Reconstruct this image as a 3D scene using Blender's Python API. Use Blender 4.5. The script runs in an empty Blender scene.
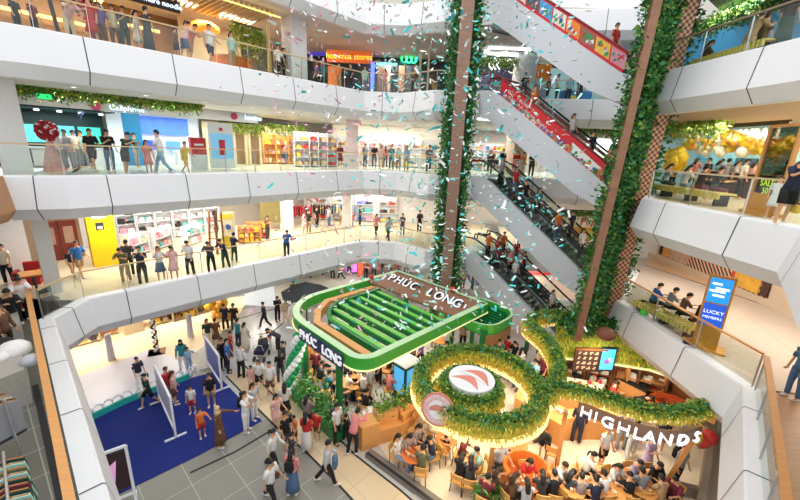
import bpy, bmesh, math, random
from mathutils import Vector, Matrix
import numpy as np
rnd = random.Random(7)
S = bpy.context.scene
COL = S.collection
PI = math.pi
# ---------------- camera ----------------
FPX, CAMZ = 366.0, 10.55
ROLL, PITCH = math.atan2(57, 1320), math.atan2(101.5, 366)
FW = Vector((0, math.cos(PITCH), -math.sin(PITCH)))
_r0, _u0 = Vector((1, 0, 0)), Vector((0, math.sin(PITCH), math.cos(PITCH)))
RT = _r0*math.cos(ROLL)+_u0*math.sin(ROLL)
UP = -_r0*math.sin(ROLL)+_u0*math.cos(ROLL)
cd = bpy.data.cameras.new('camera'); cam = bpy.data.objects.new('camera', cd); COL.objects.link(cam)
cd.sensor_width = 36; cd.lens = FPX/800*36; cd.clip_end = 300; cd.clip_start = 0.05
cam.matrix_world = Matrix(((RT.x, UP.x, -FW.x, 0), (RT.y, UP.y, -FW.y, 0), (RT.z, UP.z, -FW.z, CAMZ), (0, 0, 0, 1)))
S.camera = cam
# ---------------- world / exposure ----------------
W = bpy.data.worlds.new('skylight'); S.world = W; W.use_nodes = True
bgn = W.node_tree.nodes['Background']; bgn.inputs[0].default_value = (0.93, 0.96, 1.0, 1); bgn.inputs[1].default_value = 1.0
S.view_settings.view_transform = 'Standard'; S.view_settings.look = 'None'
S.view_settings.exposure = 0.24; S.view_settings.gamma = 1
S.view_settings.use_curve_mapping = False
S.cycles.use_denoising = True
S.cycles.max_bounces = 6; S.cycles.transparent_max_bounces = 12
S.cycles.diffuse_bounces = 4; S.cycles.glossy_bounces = 2; S.cycles.transmission_bounces = 4
S.cycles.sample_clamp_indirect = 4
# levels
ZL = {'G': 0.0, '2': 4.35, '3': 9.05, '4': 13.75, '5': 18.45}
def lz(l): return ZL[l] if l in ZL else float(l)
# a pixel of the photograph on a known floor (or height) -> the place there
def ray(px, py): return RT*(px-400)-UP*(py-250)+FW*FPX
def at(px, py, l='G'):
    d = ray(px, py); z = lz(l); t = (z-CAMZ)/d.z
    return Vector((d.x*t, d.y*t, z))
P1 = Vector((-12.05, 13.1)); P2 = Vector((-2.6, 23.95))
UU = (P2-P1).normalized(); NN = Vector((-UU.y, UU.x))
def bl(s, d, z=0.0):                      # along the long side of the atrium: s along, d behind its edge
    p = P1+UU*s+NN*d; return Vector((p.x, p.y, z))
BLZ = math.atan2(UU.y, UU.x)
def blpx(px, py, d):
    r = ray(px, py); t = (P1.dot(NN)+d)/(r.x*NN.x+r.y*NN.y); p = Vector((r.x*t, r.y*t)); return (p-P1).dot(UU), r.z*t+CAMZ
def ypx(px, py, Y): r = ray(px, py); t = Y/r.y; return Vector((r.x*t, Y, r.z*t+CAMZ))
def xpx(px, py, X): r = ray(px, py); t = X/r.x; return Vector((X, r.y*t, r.z*t+CAMZ))
def area(name, loc, sx, sy, power, col=(1, 1, 1), rot=(0, 0, 0)):
    l = bpy.data.lights.new(name, 'AREA'); l.shape = 'RECTANGLE'; l.size = sx; l.size_y = sy; l.energy = power; l.color = col
    o = bpy.data.objects.new(name, l); o.location = loc; o.rotation_euler = rot; COL.objects.link(o); return o
# ---------------- materials ----------------
_M = {}
def M(name, c=(.8, .8, .8), r=.6, metal=0., var=.06, scale=6., emit=0., ecol=None):
    if name in _M: return _M[name]
    m = bpy.data.materials.new(name); m.use_nodes = True; nt = m.node_tree; b = nt.nodes['Principled BSDF']
    n = nt.nodes.new('ShaderNodeTexNoise'); n.inputs['Scale'].default_value = scale; n.inputs['Detail'].default_value = 3
    tc = nt.nodes.new('ShaderNodeTexCoord'); nt.links.new(tc.outputs['Object'], n.inputs['Vector'])
    mx = nt.nodes.new('ShaderNodeMix'); mx.data_type = 'RGBA'
    mx.inputs[6].default_value = tuple(max(0, x*(1-var)) for x in c)+(1,)
    mx.inputs[7].default_value = tuple(min(1, x*(1+var)) for x in c)+(1,)
    nt.links.new(n.outputs['Fac'], mx.inputs[0]); nt.links.new(mx.outputs[2], b.inputs['Base Color'])
    b.inputs['Roughness'].default_value = r; b.inputs['Metallic'].default_value = metal
    if emit:
        b.inputs['Emission Color'].default_value = tuple(ecol or c)+(1,); b.inputs['Emission Strength'].default_value = emit
    m.diffuse_color = tuple(c)+(1,); _M[name] = m; return m
def srgb(h):
    h = h.lstrip('#'); v = [int(h[i:i+2], 16)/255 for i in (0, 2, 4)]
    return tuple(x/12.92 if x <= .04045 else ((x+.055)/1.055)**2.4 for x in v)
def glass_mat(name, tint=(.94, .985, .96), refl=.10):
    m = bpy.data.materials.new(name); m.use_nodes = True; nt = m.node_tree; nt.nodes.clear()
    o = nt.nodes.new('ShaderNodeOutputMaterial'); t = nt.nodes.new('ShaderNodeBsdfTransparent'); g = nt.nodes.new('ShaderNodeBsdfGlossy')
    t.inputs[0].default_value = tint+(1,); g.inputs['Roughness'].default_value = .03
    f = nt.nodes.new('ShaderNodeLayerWeight'); f.inputs[0].default_value = .25; mm = nt.nodes.new('ShaderNodeMath'); mm.operation = 'MULTIPLY_ADD'
    mm.inputs[1].default_value = .2; mm.inputs[2].default_value = refl*.4
    nt.links.new(f.outputs['Fresnel'], mm.inputs[0]); x = nt.nodes.new('ShaderNodeMixShader')
    nt.links.new(mm.outputs[0], x.inputs[0]); nt.links.new(t.outputs[0], x.inputs[1]); nt.links.new(g.outputs[0], x.inputs[2]); nt.links.new(x.outputs[0], o.inputs[0])
    _M[name] = m; return m
def tile_mat(name, c, grout, size=.9, rot=0., r=.35, var=.05, msize=.012):
    m = bpy.data.materials.new(name); m.use_nodes = True; nt = m.node_tree; b = nt.nodes['Principled BSDF']
    tc = nt.nodes.new('ShaderNodeTexCoord'); mp = nt.nodes.new('ShaderNodeMapping'); mp.inputs['Rotation'].default_value = (0, 0, rot)
    k = nt.nodes.new('ShaderNodeTexBrick'); k.offset = 0; k.inputs['Scale'].default_value = 1; k.inputs['Mortar Size'].default_value = msize
    k.inputs['Brick Width'].default_value = size; k.inputs['Row Height'].default_value = size; k.inputs['Bias'].default_value = 0
    k.inputs['Color1'].default_value = tuple(x*(1-var) for x in c)+(1,); k.inputs['Color2'].default_value = tuple(x*(1+var) for x in c)+(1,)
    k.inputs['Mortar'].default_value = tuple(grout)+(1,)
    nt.links.new(tc.outputs['Object'], mp.inputs[0]); nt.links.new(mp.outputs[0], k.inputs['Vector']); nt.links.new(k.outputs['Color'], b.inputs['Base Color'])
    b.inputs['Roughness'].default_value = r; _M[name] = m; return m
def wood_mat(name, c1, c2, rot=0., scale=3., r=.45):
    m = bpy.data.materials.new(name); m.use_nodes = True; nt = m.node_tree; b = nt.nodes['Principled BSDF']
    tc = nt.nodes.new('ShaderNodeTexCoord'); mp = nt.nodes.new('ShaderNodeMapping'); mp.inputs['Rotation'].default_value = (0, 0, rot); mp.inputs['Scale'].default_value = (scale*.25, scale*3, scale*3)
    n = nt.nodes.new('ShaderNodeTexNoise'); n.inputs['Scale'].default_value = 2; n.inputs['Detail'].default_value = 5
    mx = nt.nodes.new('ShaderNodeMix'); mx.data_type = 'RGBA'; mx.inputs[6].default_value = tuple(c1)+(1,); mx.inputs[7].default_value = tuple(c2)+(1,)
    nt.links.new(tc.outputs['Object'], mp.inputs[0]); nt.links.new(mp.outputs[0], n.inputs['Vector']); nt.links.new(n.outputs['Fac'], mx.inputs[0]); nt.links.new(mx.outputs[2], b.inputs['Base Color'])
    b.inputs['Roughness'].default_value = r; _M[name] = m; return m
white = M('white_cladding', (.83, .83, .85), .45, var=.02, scale=1.5)
joint = M('dark_joint', (.03, .03, .035), .8)
soff = M('ceiling_paint', (.76, .73, .71), .7, var=.03)
steel = M('brushed_steel', (.6, .6, .6), .3, 1.)
dark = M('dark_metal', (.03, .03, .035), .4, .3)
black = M('black_plastic', (.015, .015, .017), .5)
glass = glass_mat('rail_glass')
railw = wood_mat('handrail_wood', srgb('#c98a4a'), srgb('#e2a868'))
railp = M('pale_handrail', srgb('#cdb58c'), .4)
oak = wood_mat('orange_oak', srgb('#cd8a48'), srgb('#e5ab68'))
oakd = wood_mat('dark_oak', srgb('#7a4a28'), srgb('#94603a'))
# ---------------- mesh helpers ----------------
class MB:
    def __init__(s): s.v = []; s.f = []; s.m = []; s.smooth = False
    def add(s, vs, fs, m=0):
        o = len(s.v); s.v += [tuple(p) for p in vs]; s.f += [tuple(i+o for i in f) for f in fs]; s.m += [m]*len(fs)
    def box(s, c, size, rz=0., m=0):                                   # c = centre of the base
        x, y, z = size[0]/2, size[1]/2, size[2]; cs, sn = math.cos(rz), math.sin(rz)
        vs = [(c[0]+cs*a-sn*b, c[1]+sn*a+cs*b, c[2]+k) for k in (0, z) for a, b in ((-x, -y), (x, -y), (x, y), (-x, y))]
        s.add(vs, [(3, 2, 1, 0), (4, 5, 6, 7), (0, 1, 5, 4), (1, 2, 6, 5), (2, 3, 7, 6), (3, 0, 4, 7)], m)
    def bar(s, a, b, w, h, m=0, up=Vector((0, 0, 1))):                 # box beam from a to b
        a, b = Vector(a), Vector(b); d = (b-a).normalized(); sd = d.cross(up)
        sd = sd.normalized() if sd.length > 1e-4 else Vector((1, 0, 0)); u = sd.cross(d)
        vs = [p+sd*x*w/2+u*y*h/2 for p in (a, b) for x, y in ((-1, -1), (1, -1), (1, 1), (-1, 1))]
        s.add(vs, [(3, 2, 1, 0), (4, 5, 6, 7), (0, 1, 5, 4), (1, 2, 6, 5), (2, 3, 7, 6), (3, 0, 4, 7)], m)
    def tube(s, pts, r, n=8, m=0, caps=True, flat=1.):
        pts = [Vector(p) for p in pts]; rs = r if isinstance(r, (list, tuple)) else [r]*len(pts); rings = []
        for i, p in enumerate(pts):
            d = (pts[min(i+1, len(pts)-1)]-pts[max(i-1, 0)]).normalized()
            a = Vector((0, 0, 1)) if abs(d.z) < .9 else Vector((0, 1, 0)); x = d.cross(a).normalized(); y = x.cross(d)
            rings.append([p+x*rs[i]*math.cos(2*PI*k/n)+y*rs[i]*flat*math.sin(2*PI*k/n) for k in range(n)])
        s.loft(rings, m, caps)
    def loft(s, rings, m=0, caps=True, closed=True):
        n = len(rings[0]); vs = [p for r in rings for p in r]; fs = []
        for i in range(len(rings)-1):
            for k in range(n if closed else n-1):
                k2 = (k+1) % n; fs.append((i*n+k, i*n+k2, (i+1)*n+k2, (i+1)*n+k))
        if caps and closed: fs += [tuple(range(n-1, -1, -1)), tuple((len(rings)-1)*n+k for k in range(n))]
        s.add(vs, fs, m)
    def cyl(s, c, r, h, n=14, m=0, r2=None):
        r2 = r if r2 is None else r2
        s.loft([[(c[0]+q*math.cos(2*PI*k/n), c[1]+q*math.sin(2*PI*k/n), c[2]+z) for k in range(n)] for q, z in ((r, 0), (r2, h))], m)
    def lathe(s, c, prof, n=14, m=0):
        s.loft([[(c[0]+q*math.cos(2*PI*k/n), c[1]+q*math.sin(2*PI*k/n), c[2]+z) for k in range(n)] for q, z in prof], m)
    def ball(s, c, r, m=0, n=8, sc=(1, 1, 1)):
        s.loft([[(c[0]+r*sc[0]*math.sin(t)*math.cos(2*PI*k/n), c[1]+r*sc[1]*math.sin(t)*math.sin(2*PI*k/n), c[2]-r*sc[2]*math.cos(t)) for k in range(n)] for t in [PI*(i+.15)/(5.3) for i in range(6)]], m)
    def prism(s, poly, z0, z1, m=0):
        a = sum(poly[i][0]*poly[(i+1) % len(poly)][1]-poly[(i+1) % len(poly)][0]*poly[i][1] for i in range(len(poly)))
        if a < 0: poly = poly[::-1]
        s.loft([[(p[0], p[1], z) for p in poly] for z in (z0, z1)], m)
    def slab(s, quad, t=.03, m=0):                                     # thin panel from 4 corners, given a thickness
        q = [Vector(p) for p in quad]; n = (q[1]-q[0]).cross(q[3]-q[0]).normalized()*t
        s.add(q+[p-n for p in q], [(0, 1, 2, 3), (7, 6, 5, 4), (4, 5, 1, 0), (5, 6, 2, 1), (6, 7, 3, 2), (7, 4, 0, 3)], m)
    def leaf(s, p, L, w, d=None, m=0):
        d = d or Vector((rnd.gauss(0, 1), rnd.gauss(0, 1), rnd.gauss(0, .8))); d = d.normalized()
        x = d.cross(Vector((rnd.gauss(0, 1), rnd.gauss(0, 1), rnd.gauss(0, 1))));
        if x.length < 1e-3: x = Vector((1, 0, 0))
        x = x.normalized()*w/2; p = Vector(p); q = p+d*L
        s.add([p, p+d*L*.45+x, q, p+d*L*.45-x], [(0, 1, 2, 3)], m)
    def mesh(s, name, mats, org=(0, 0, 0)):
        me = bpy.data.meshes.new(name); o = Vector(org)
        me.from_pydata([(p[0]-o.x, p[1]-o.y, p[2]-o.z) for p in s.v], [], s.f)
        for m in (mats if isinstance(mats, (list, tuple)) else [mats]): me.materials.append(m)
        if any(s.m): me.polygons.foreach_set('material_index', s.m)
        if s.smooth: me.polygons.foreach_set('use_smooth', [True]*len(s.f))
        me.update(); return me
    def build(s, name, mats, parent=None, org=None, smooth=False, auto=False):
        s.smooth = smooth or s.smooth
        if org is None: org = parent.location if parent is not None and not parent.parent else (Vector((0, 0, 0)) if parent is None else worigin(parent))
        o = bpy.data.objects.new(name, s.mesh(name, mats, org)); COL.objects.link(o)
        if parent is not None: o.parent = parent; o.location = Vector(org)-worigin(parent)
        else: o.location = org
        return o
def worigin(o):
    p = Vector(o.location); q = o.parent
    while q is not None: p = p+Vector(q.location); q = q.parent
    return p
def tag(o, label, cat, group=None, kind=None):
    o['label'] = label; o['category'] = cat
    if group: o['group'] = group
    if kind: o['kind'] = kind
    return o
def thing(name, label, cat, loc=(0, 0, 0), group=None, rz=0.):
    o = bpy.data.objects.new(name, None); COL.objects.link(o); o.location = loc; o.rotation_euler = (0, 0, rz); o.empty_display_size = .2
    return tag(o, label, cat, group)
def struct(name, mb, mats, smooth=False):
    o = mb.build(name, mats, smooth=smooth); o['kind'] = 'structure'; return o
def copy_tree(o, parent=None):
    c = o.copy(); COL.objects.link(c)
    if parent is not None: c.parent = parent
    for ch in list(o.children): copy_tree(ch, c)
    return c
TEXTS = []
def text(name, body, size, mat, parent, loc, rot, extr=.02, align='CENTER', spacing=1.):
    cu = bpy.data.curves.new(name, 'FONT'); cu.body = body; cu.size = size; cu.extrude = extr; cu.align_x = align; cu.align_y = 'CENTER'; cu.space_character = spacing; cu.resolution_u = 3
    cu.materials.append(mat); o = bpy.data.objects.new(name, cu); COL.objects.link(o); TEXTS.append(o)
    if parent is not None: o.parent = parent; loc = Vector(loc)-worigin(parent)
    o.location = loc; o.rotation_euler = rot; return o
def face_rot(nx, ny): return (PI/2, 0, math.atan2(ny, nx)+PI/2)      # upright text whose front looks along (nx,ny)
def offs(poly, d):
    out = []
    for i, p in enumerate(poly):
        ns = []
        for j in (i-1, i):
            if 0 <= j < len(poly)-1:
                t = (Vector(poly[j+1])-Vector(poly[j])).normalized(); ns.append(Vector((-t.y, t.x)))
        if len(ns) == 2:
            b = (ns[0]+ns[1]).normalized(); out.append(Vector(p)+b*d/max(.35, b.dot(ns[0])))
        else: out.append(Vector(p)+ns[0]*d)
    return out
# ---------------- added fill lights: one high over the atrium, strips under the gallery ceilings ----------------
area('atrium_fill', (0, 14, 30), 24, 24, 2300, (1, .97, .93))  # unseen area fill added to the daylight from above
for _l in ('2', '3', '4', '5'):
    for k in range(4):
        p = bl(1.5+3.6*k, 3.6, lz(_l)+3.13); area('gallery_fill', p, 2.4, .16, 150, (1, .95, .88), (0, 0, BLZ))  # strip added under the ceiling to brighten the gallery
    for x in (-1.5, 6.0, 11.0): area('gallery_fill', (x, 28, lz(_l)+3.13), 2.4, .16, 150, (1, .96, .9))
for _l in ('2', '3', '4'):
    for y in (17.5, 13.5, 10): area('gallery_fill', (13.6, y, lz(_l)+3.13), .16, 2.4, 130, (1, .93, .83))
for x, y in ((-15.5, 16), (-13, 20), (-9.5, 24), (-4, 27.5), (4, 28), (10, 25), (14, 19)): area('shop_fill', (x, y, 2.8), 2.4, .16, 170, (1, .92, .8), (0, 0, BLZ))  # added fill for the ground floor shops
area('gallery_fill', (-11.5, 5.5, 7.6), .16, 3, 110, (1, .95, .88)); area('gallery_fill', (12.5, 7, 7.6), .16, 3, 70, (1, .9, .78))
for s, d, z in ((10, 7.5, 7.5), (12.5, 5, 7.5), (12.8, 6.5, 12.2)): area('shop_fill', bl(s, d, z), 2.0, .2, 110, (1, .93, .8), (0, 0, BLZ))  # extra fill added for dim spots behind the long side
# ---------------- setting: floors, fascias, ceilings, walls ----------------
tileG = tile_mat('grey_stone_tile', srgb('#8d8b84'), srgb('#b9b6ad'), 1.2, math.radians(43), .35, .06)
tile2 = tile_mat('beige_gallery_tile', srgb('#d9c8a8'), srgb('#c8b898'), .9, BLZ, .3, .03)
tile3 = tile_mat('pale_gallery_tile', srgb('#c9cdbd'), srgb('#b7baab'), .9, BLZ, .25, .03)
tile4 = tile_mat('warm_dark_tile', srgb('#8a735c'), srgb('#6c5946'), .9, BLZ, .3, .05)
tileL = tile_mat('grey_shop_tile', srgb('#6d6a62'), srgb('#a09c90'), .85, math.radians(40), .35, .08)
pinkf = tile_mat('pinkish_beige_tile', srgb('#c4b4a4'), srgb('#a59584'), 3.0, math.radians(20), .3, .03)
wallm = M('shop_wall_paint', srgb('#dcd5cc'), .7)
fm = MB(); fm.box((0, 15, -.2), (70, 70, .2)); struct('floor', fm, tileG)
wood_floor = wood_mat('oak_decking', srgb('#a87b52'), srgb('#c79a6c'), math.radians(45), 2.)
PROF = [(.34, .06), (0, .06), (-.04, .02), (-.24, -1.08), (.10, -1.5), (.45, -1.5)]
def fascia(nm, poly, z, mat=white, js=2.75, j0=1.2):
    mb = MB(); lines = [offs(poly, d) for d, _ in PROF]
    for i in range(len(PROF)-1):
        for k in range(len(poly)-1):
            a, b, c, d = lines[i][k], lines[i][k+1], lines[i+1][k+1], lines[i+1][k]; za, zb = z+PROF[i][1], z+PROF[i+1][1]
            mb.add([(a.x, a.y, za), (b.x, b.y, za), (c.x, c.y, zb), (d.x, d.y, zb)], [(0, 1, 2, 3)], 0)
    for k in range(len(poly)-1):                                       # dark panel joints
        A, B = Vector(poly[k]), Vector(poly[k+1]); L = (B-A).length; t = (B-A).normalized(); n = Vector((-t.y, t.x)); s = min(j0, L*.5)
        while s < L-.3:
            pr = [(d-.006*(1 if i != 1 else 0), zz+(.004 if i < 2 else 0)) for i, (d, zz) in enumerate(PROF[:5])]
            for i in range(len(pr)-1):
                q = []
                for (d, zz), e in ((pr[i], -1), (pr[i], 1), (pr[i+1], 1), (pr[i+1], -1)):
                    p = A+t*(s+e*.016)+n*d; q.append((p.x, p.y, z+zz))
                mb.add(q, [(0, 1, 2, 3)], 1)
            s += js
    return struct(nm, mb, [mat, joint])
def strip(nm, poly, d0, d1, z, mat, t=.05):
    mb = MB(); a, b = offs(poly, d0), offs(poly, d1)
    for k in range(len(poly)-1):
        q = [a[k], a[k+1], b[k+1], b[k]]; mb.prism([(p.x, p.y) for p in q], z-t, z)
    return struct(nm, mb, mat)
def wall(nm, poly, d, z0, z1, mat):
    mb = MB(); a, b = offs(poly, d), offs(poly, d+.15)
    for k in range(len(poly)-1): mb.prism([(p.x, p.y) for p in (a[k], a[k+1], b[k+1], b[k])], z0, z1)
    return struct(nm, mb, mat)
cP0, cP1, cP2, cP3, cP4, cP5 = (-12.05, 11.2), (-12.05, 13.1), (-2.6, 23.95), (-.35, 24.0), (1.6, 22.3), (4.1, 22.4)
EDGE_L = {'2': [(-2.37, 2.58), (-11.9, 11.42), cP1, cP2, cP3, cP4, cP5], '3': [(-13.55, 12.4), cP1, cP2, cP3, cP4, cP5],
          '4': [(-14.2, 11.4), cP1, cP2, cP3, cP4, cP5], '5': [(-14.2, 11.4), cP1, cP2, cP3, (1.9, 23.0), (4.6, 23.4)]}
EDGE_B = [(7.1, 24.0), (14.8, 22.6)]
EDGE_R = {'2': [(13.4, 20.1), (9.75, 15.25), (10.0, 9.15), (6.7, 5.4), (3.4, 1.7)], '3': [(13.0, 19.2), (9.25, 14.2), (9.65, 8.67), (6.98, 5.6), (4.6, 2.87)],
          '4': [(13.4, 20.5), (9.75, 15.7), (10.3, 11.0), (10.5, 8.0)]}
n = 0
for l in '2345':
    z = lz(l); fl = {'2': tile2, '3': tile3, '4': tile4, '5': tile4}[l]
    e = EDGE_L[l]; main = e if l != '2' else e[1:]
    fascia('trim_%d' % (n+1), e, z); n += 1
    strip('floor', main, .3, 9.6, z, fl); strip('ceiling', main, .4, 9.6, z-1.42, soff, .04)
    wall('wall_back', main, 9.6, z-4.7 if l == '2' else z-5, z+(3.3 if l != '5' else 5), wallm)
    fascia('trim_%d' % (n+1), EDGE_B, z); n += 1
    strip('floor', EDGE_B, .3, 8, z, fl); strip('ceiling', EDGE_B, .4, 8, z-1.42, soff, .04)
    mb = MB(); mb.prism([(3.7, 22.7), (7.4, 24.3), (7.4, 33), (3.0, 33)], z-.05, z); struct('floor', mb, fl)
    mb = MB(); mb.prism([(3.7, 22.7), (7.4, 24.3), (7.4, 33), (3.0, 33)], z-1.46, z-1.42); struct('ceiling', mb, soff)
    if l in EDGE_R:
        r = EDGE_R[l]; fascia('trim_%d' % (n+1), r, z); n += 1
        ri = r[1:] if l != '2' else r[1:4]
        fr = {'2': pinkf, '3': tile2, '4': tile4}[l]
        mb = MB(); o = offs(r, .3)
        if l == '2':
            mb.prism([(o[0].x, o[0].y), (o[1].x, o[1].y), (o[2].x, o[2].y), (18.5, 9.3), (18.5, 23), (14.5, 23)], z-.05, z); struct('floor', mb, fr)
            mb = MB(); mb.prism([(o[2].x, o[2].y), (o[3].x, o[3].y), (o[4].x, o[4].y), (9, -2), (18.5, -2), (18.5, 9.3)], z-.05, z); struct('floor', mb, wood_floor)
            mb = MB(); mb.prism([(10.1, 15.3), (10.4, 9.2), (7, 5.2), (9, 0), (18.5, 0), (18.5, 20)], z-1.46, z-1.42); struct('ceiling', mb, soff)
        else:
            pts = [(p.x, p.y) for p in o]+([(9, -2), (18.5, -2)] if l == '3' else [(18.5, 8)])+[(18.5, 23), (14.5, 23)]
            mb = MB(); mb.prism(pts, z-.05, z); struct('floor', mb, fr)
            mb = MB(); mb.prism(pts, z-1.46, z-1.42); struct('ceiling', mb, M('warm_soffit', srgb('#b89f86'), .6))
        mb = MB(); mb.prism([(16.9, 23.2), (17.6, 8), (17.8, 8), (17.1, 23.2)], z, z+3.25); struct('wall_right', mb, M('beige_wall', srgb('#cdb89d'), .6))
    mb = MB(); mb.box((8, 32.9, z), (22, .15, 3.3)); struct('wall_back', mb, wallm)
    mb = MB(); mb.box((17.3, 27.5, z-4.7 if l == '2' else z-1.4), (.15, 11, 4.7 if l != '2' else 9)); struct('wall_right', mb, wallm)
# brown clad edge of the level-3 floor at the left margin
fascia('trim_40', [(-9.0, 2.4), (-13.5, 12.38)], lz('3'), wood_mat('brown_cladding', srgb('#a9784f'), srgb('#b98a60')))
mb = MB(); mb.prism([(-9.3, 2.2), (-13.8, 12.4), (-24, 12), (-24, 2)], 9.0, 9.05); struct('floor', mb, tile3)
mb = MB(); mb.prism([(-9.3, 2.2), (-13.8, 12.4), (-24, 12), (-24, 2)], 7.59, 7.63); struct('ceiling', mb, soff)
# near left level 2 floor, its dark drain strip and its wall
mb = MB(); mb.prism([(-2.6, 2.4), (-12.1, 11.25), (-12.3, 13), (-24, 13), (-24, 0), (-3.5, 0)], 4.30, 4.35); struct('floor', mb, tileL)
mb = MB(); mb.bar(at(35, 385, '2')+Vector((0, 0, .004)), at(61, 500, '2')+Vector((0, 0, .004)), .12, .01); struct('trim_41', mb, black)
mb = MB(); mb.box((-24, 8, 4.35), (.2, 16, 3.3)); struct('wall_left', mb, wallm)
mb = MB(); mb.box((0, 38, 0), (50, .2, 4.4)); struct('wall_back', mb, M('pale_ground_wall', srgb('#d9d2c6')))
mb = MB(); mb.box((-24, 16, 0), (.2, 34, 4.3)); struct('wall_left', mb, M('pale_ground_wall'))
mb = MB(); mb.box((18.6, 12, 0), (.2, 40, 4.3)); struct('wall_right', mb, M('pale_ground_wall'))
# ground floor inlays: beige path with black borders, pale cafe floor, light stone walkway
def inlay(poly, mat, z=.004): mb = MB(); mb.prism([(p.x, p.y) for p in poly], 0, z); return struct('floor', mb, mat)
cafe = tile_mat('cream_cafe_floor', srgb('#e3d3bd'), srgb('#d6c4ac'), 1.2, math.radians(43), .3, .02)
inlay([Vector(p) for p in ((-4.6, 13.95), (-1.25, 10.55), (.35, 9.3), (3.0, 6.5), (16, 6), (16, 22), (9, 24), (0, 24), (-6, 20))], tile_mat('light_grey_cafe', srgb('#c6c2bb'), srgb('#b4b0a8'), 1.2, math.radians(43), .3, .03), .003)
inlay([Vector(p) for p in ((-.6, 11.3), (.35, 9.55), (3.2, 6.8), (13, 6.5), (13, 17), (4.2, 15.6))], cafe, .03)
inlay([at(226, 377), at(250, 402), at(275, 427), at(305, 452), at(335, 482), at(375, 520), at(460, 540), at(400, 490), at(355, 455), at(292, 391), at(262, 362)], tile_mat('beige_path', srgb('#d8c2a0'), srgb('#c4ac88'), 1.2, math.radians(43), .3, .03), .006)
inlay([Vector(p) for p in ((-8.3, 14.9), (-6.1, 12.8), (-3.4, 15.5), (-3.0, 20), (-7, 24), (-10.2, 21.8))], tile_mat('pale_walkway', srgb('#c4c5c4'), srgb('#a9aaa9'), 1.2, math.radians(43), .25, .04), .0035)
mb = MB()
for line in ([(226, 376), (250, 401), (275, 426), (305, 451), (335, 481), (357, 505)], [(240, 361), (262, 383), (292, 416)], [(292, 391), (355, 455), (400, 490), (425, 512)], [(200, 326), (242, 318), (262, 312), (300, 303)], [(284, 322), (270, 334), (255, 352)], [(190, 473), (235, 452), (277, 427)]):
    for a, b in zip(line, line[1:]): mb.bar(at(*a)+Vector((0, 0, .006)), at(*b)+Vector((0, 0, .006)), .07, .012)
struct('trim_42', mb, joint)
# ---------------- railings ----------------
def railing(pts, z, label, wood=False, sp=1.5, hr=railp):
    pts = [Vector((p[0], p[1], z)) for p in pts]; r = thing('glass_railing', label, 'railing', pts[0], 'glass balustrades')
    h = MB(); w, t = (.13, .06) if wood else (.08, .05)
    for a, b in zip(pts, pts[1:]):
        L = (b-a).length; nseg = max(1, round(L/sp)); d = (b-a)/nseg; u = d.normalized()
        h.bar(a+Vector((0, 0, 1.08)), b+Vector((0, 0, 1.08)), w, t)
        for k in range(nseg):
            g = MB(); g.bar(a+d*k+u*.04+Vector((0, 0, .54)), a+d*(k+1)-u*.04+Vector((0, 0, .54)), .012, .94); g.build('glass_panel', glass, r)
        for k in range(nseg+(1 if b is pts[-1] else 0)):
            p = MB(); p.bar(a+d*k+Vector((0, 0, .0)), a+d*k+Vector((0, 0, 1.05)), .045, .02, up=u); p.build('post', steel, r)
    h.build('handrail', hr, r)
    return r
def cut(l): return l[:-1]+[(3.4, 22.55)]
def epts(poly, d=.22): return [(p.x, p.y) for p in offs(poly, d)]
railing(epts(EDGE_L['2'], .43)[:2], 4.36, 'near left glass railing with broad orange wooden handrail beside the clothes racks', True, 1.6, railw)
railing(cut(epts(EDGE_L['2'])[1:]), 4.39, 'glass railing with pale handrail on the second level in front of the yellow pillar')
railing(cut(epts(EDGE_L['3'])), 9.09, 'glass railing on the third level in front of the electronics shops')
railing(cut(epts(EDGE_L['4'])), 13.79, 'glass railing on the fourth level below the gold lit restaurant')
railing(cut(epts(EDGE_L['5'])), 18.49, 'glass railing along the topmost floor edge')
for l, w in (('3', 'third level behind the escalators'), ('4', 'fourth level in front of the blue and white stall')):
    railing(epts(EDGE_B), lz(l)+.04, 'glass railing on the '+w)
railing(epts(EDGE_R['2'][1:3]), 4.39, 'right hand second level glass railing beside the yellow slatted bench', False, 2.3, railw)
railing(epts(EDGE_R['2'][2:]), 4.39, 'near right glass railing with broad wooden handrail beside the oak decking', True, 1.6, railw)
railing(epts(EDGE_R['3'][1:4]), 9.09, 'glass railing on the right third level in front of the yellow balloon shop', False, 1.7)
railing(epts(EDGE_R['4'][1:]), 13.79, 'glass railing on the right fourth level in front of the light blue wall', False, 1.7, M('brown_handrail', srgb('#8f7d68')))
# ---------------- pillars ----------------
def pillar(x, y, z0, z1, w=.95, rz=BLZ, mat=None):
    mb = MB(); mb.box((x, y, z0), (w, w, z1-z0), rz); struct('pillar', mb, mat or M('pillar_paint', srgb('#d9d6d4'), .5))
for s, d, l, w in ((-.78, 1.9, '2', .48), (-1.0, 1.9, '3', .75), (10.6, 1.5, '4', .95)):
    p = bl(s, d); pillar(p.x, p.y, lz(l), lz(l)+3.3, w)
p = at(287, 230, '2'); pillar(p.x, p.y, 4.35, 7.6, .7)
pillar(-3.6, 26.5, 9.05, 12.4, .8, 0, M('pinkish_pillar', srgb('#dcc3c4'))); pillar(-4.2, 28, 4.35, 7.7, .7, 0)
pillar(7.9, 27.2, 13.75, 17.1, 1.1, .3); pillar(8.0, 27.2, 9.05, 12.4, 1.1, .3, M('tan_pillar', srgb('#c2ab92')))
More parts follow.
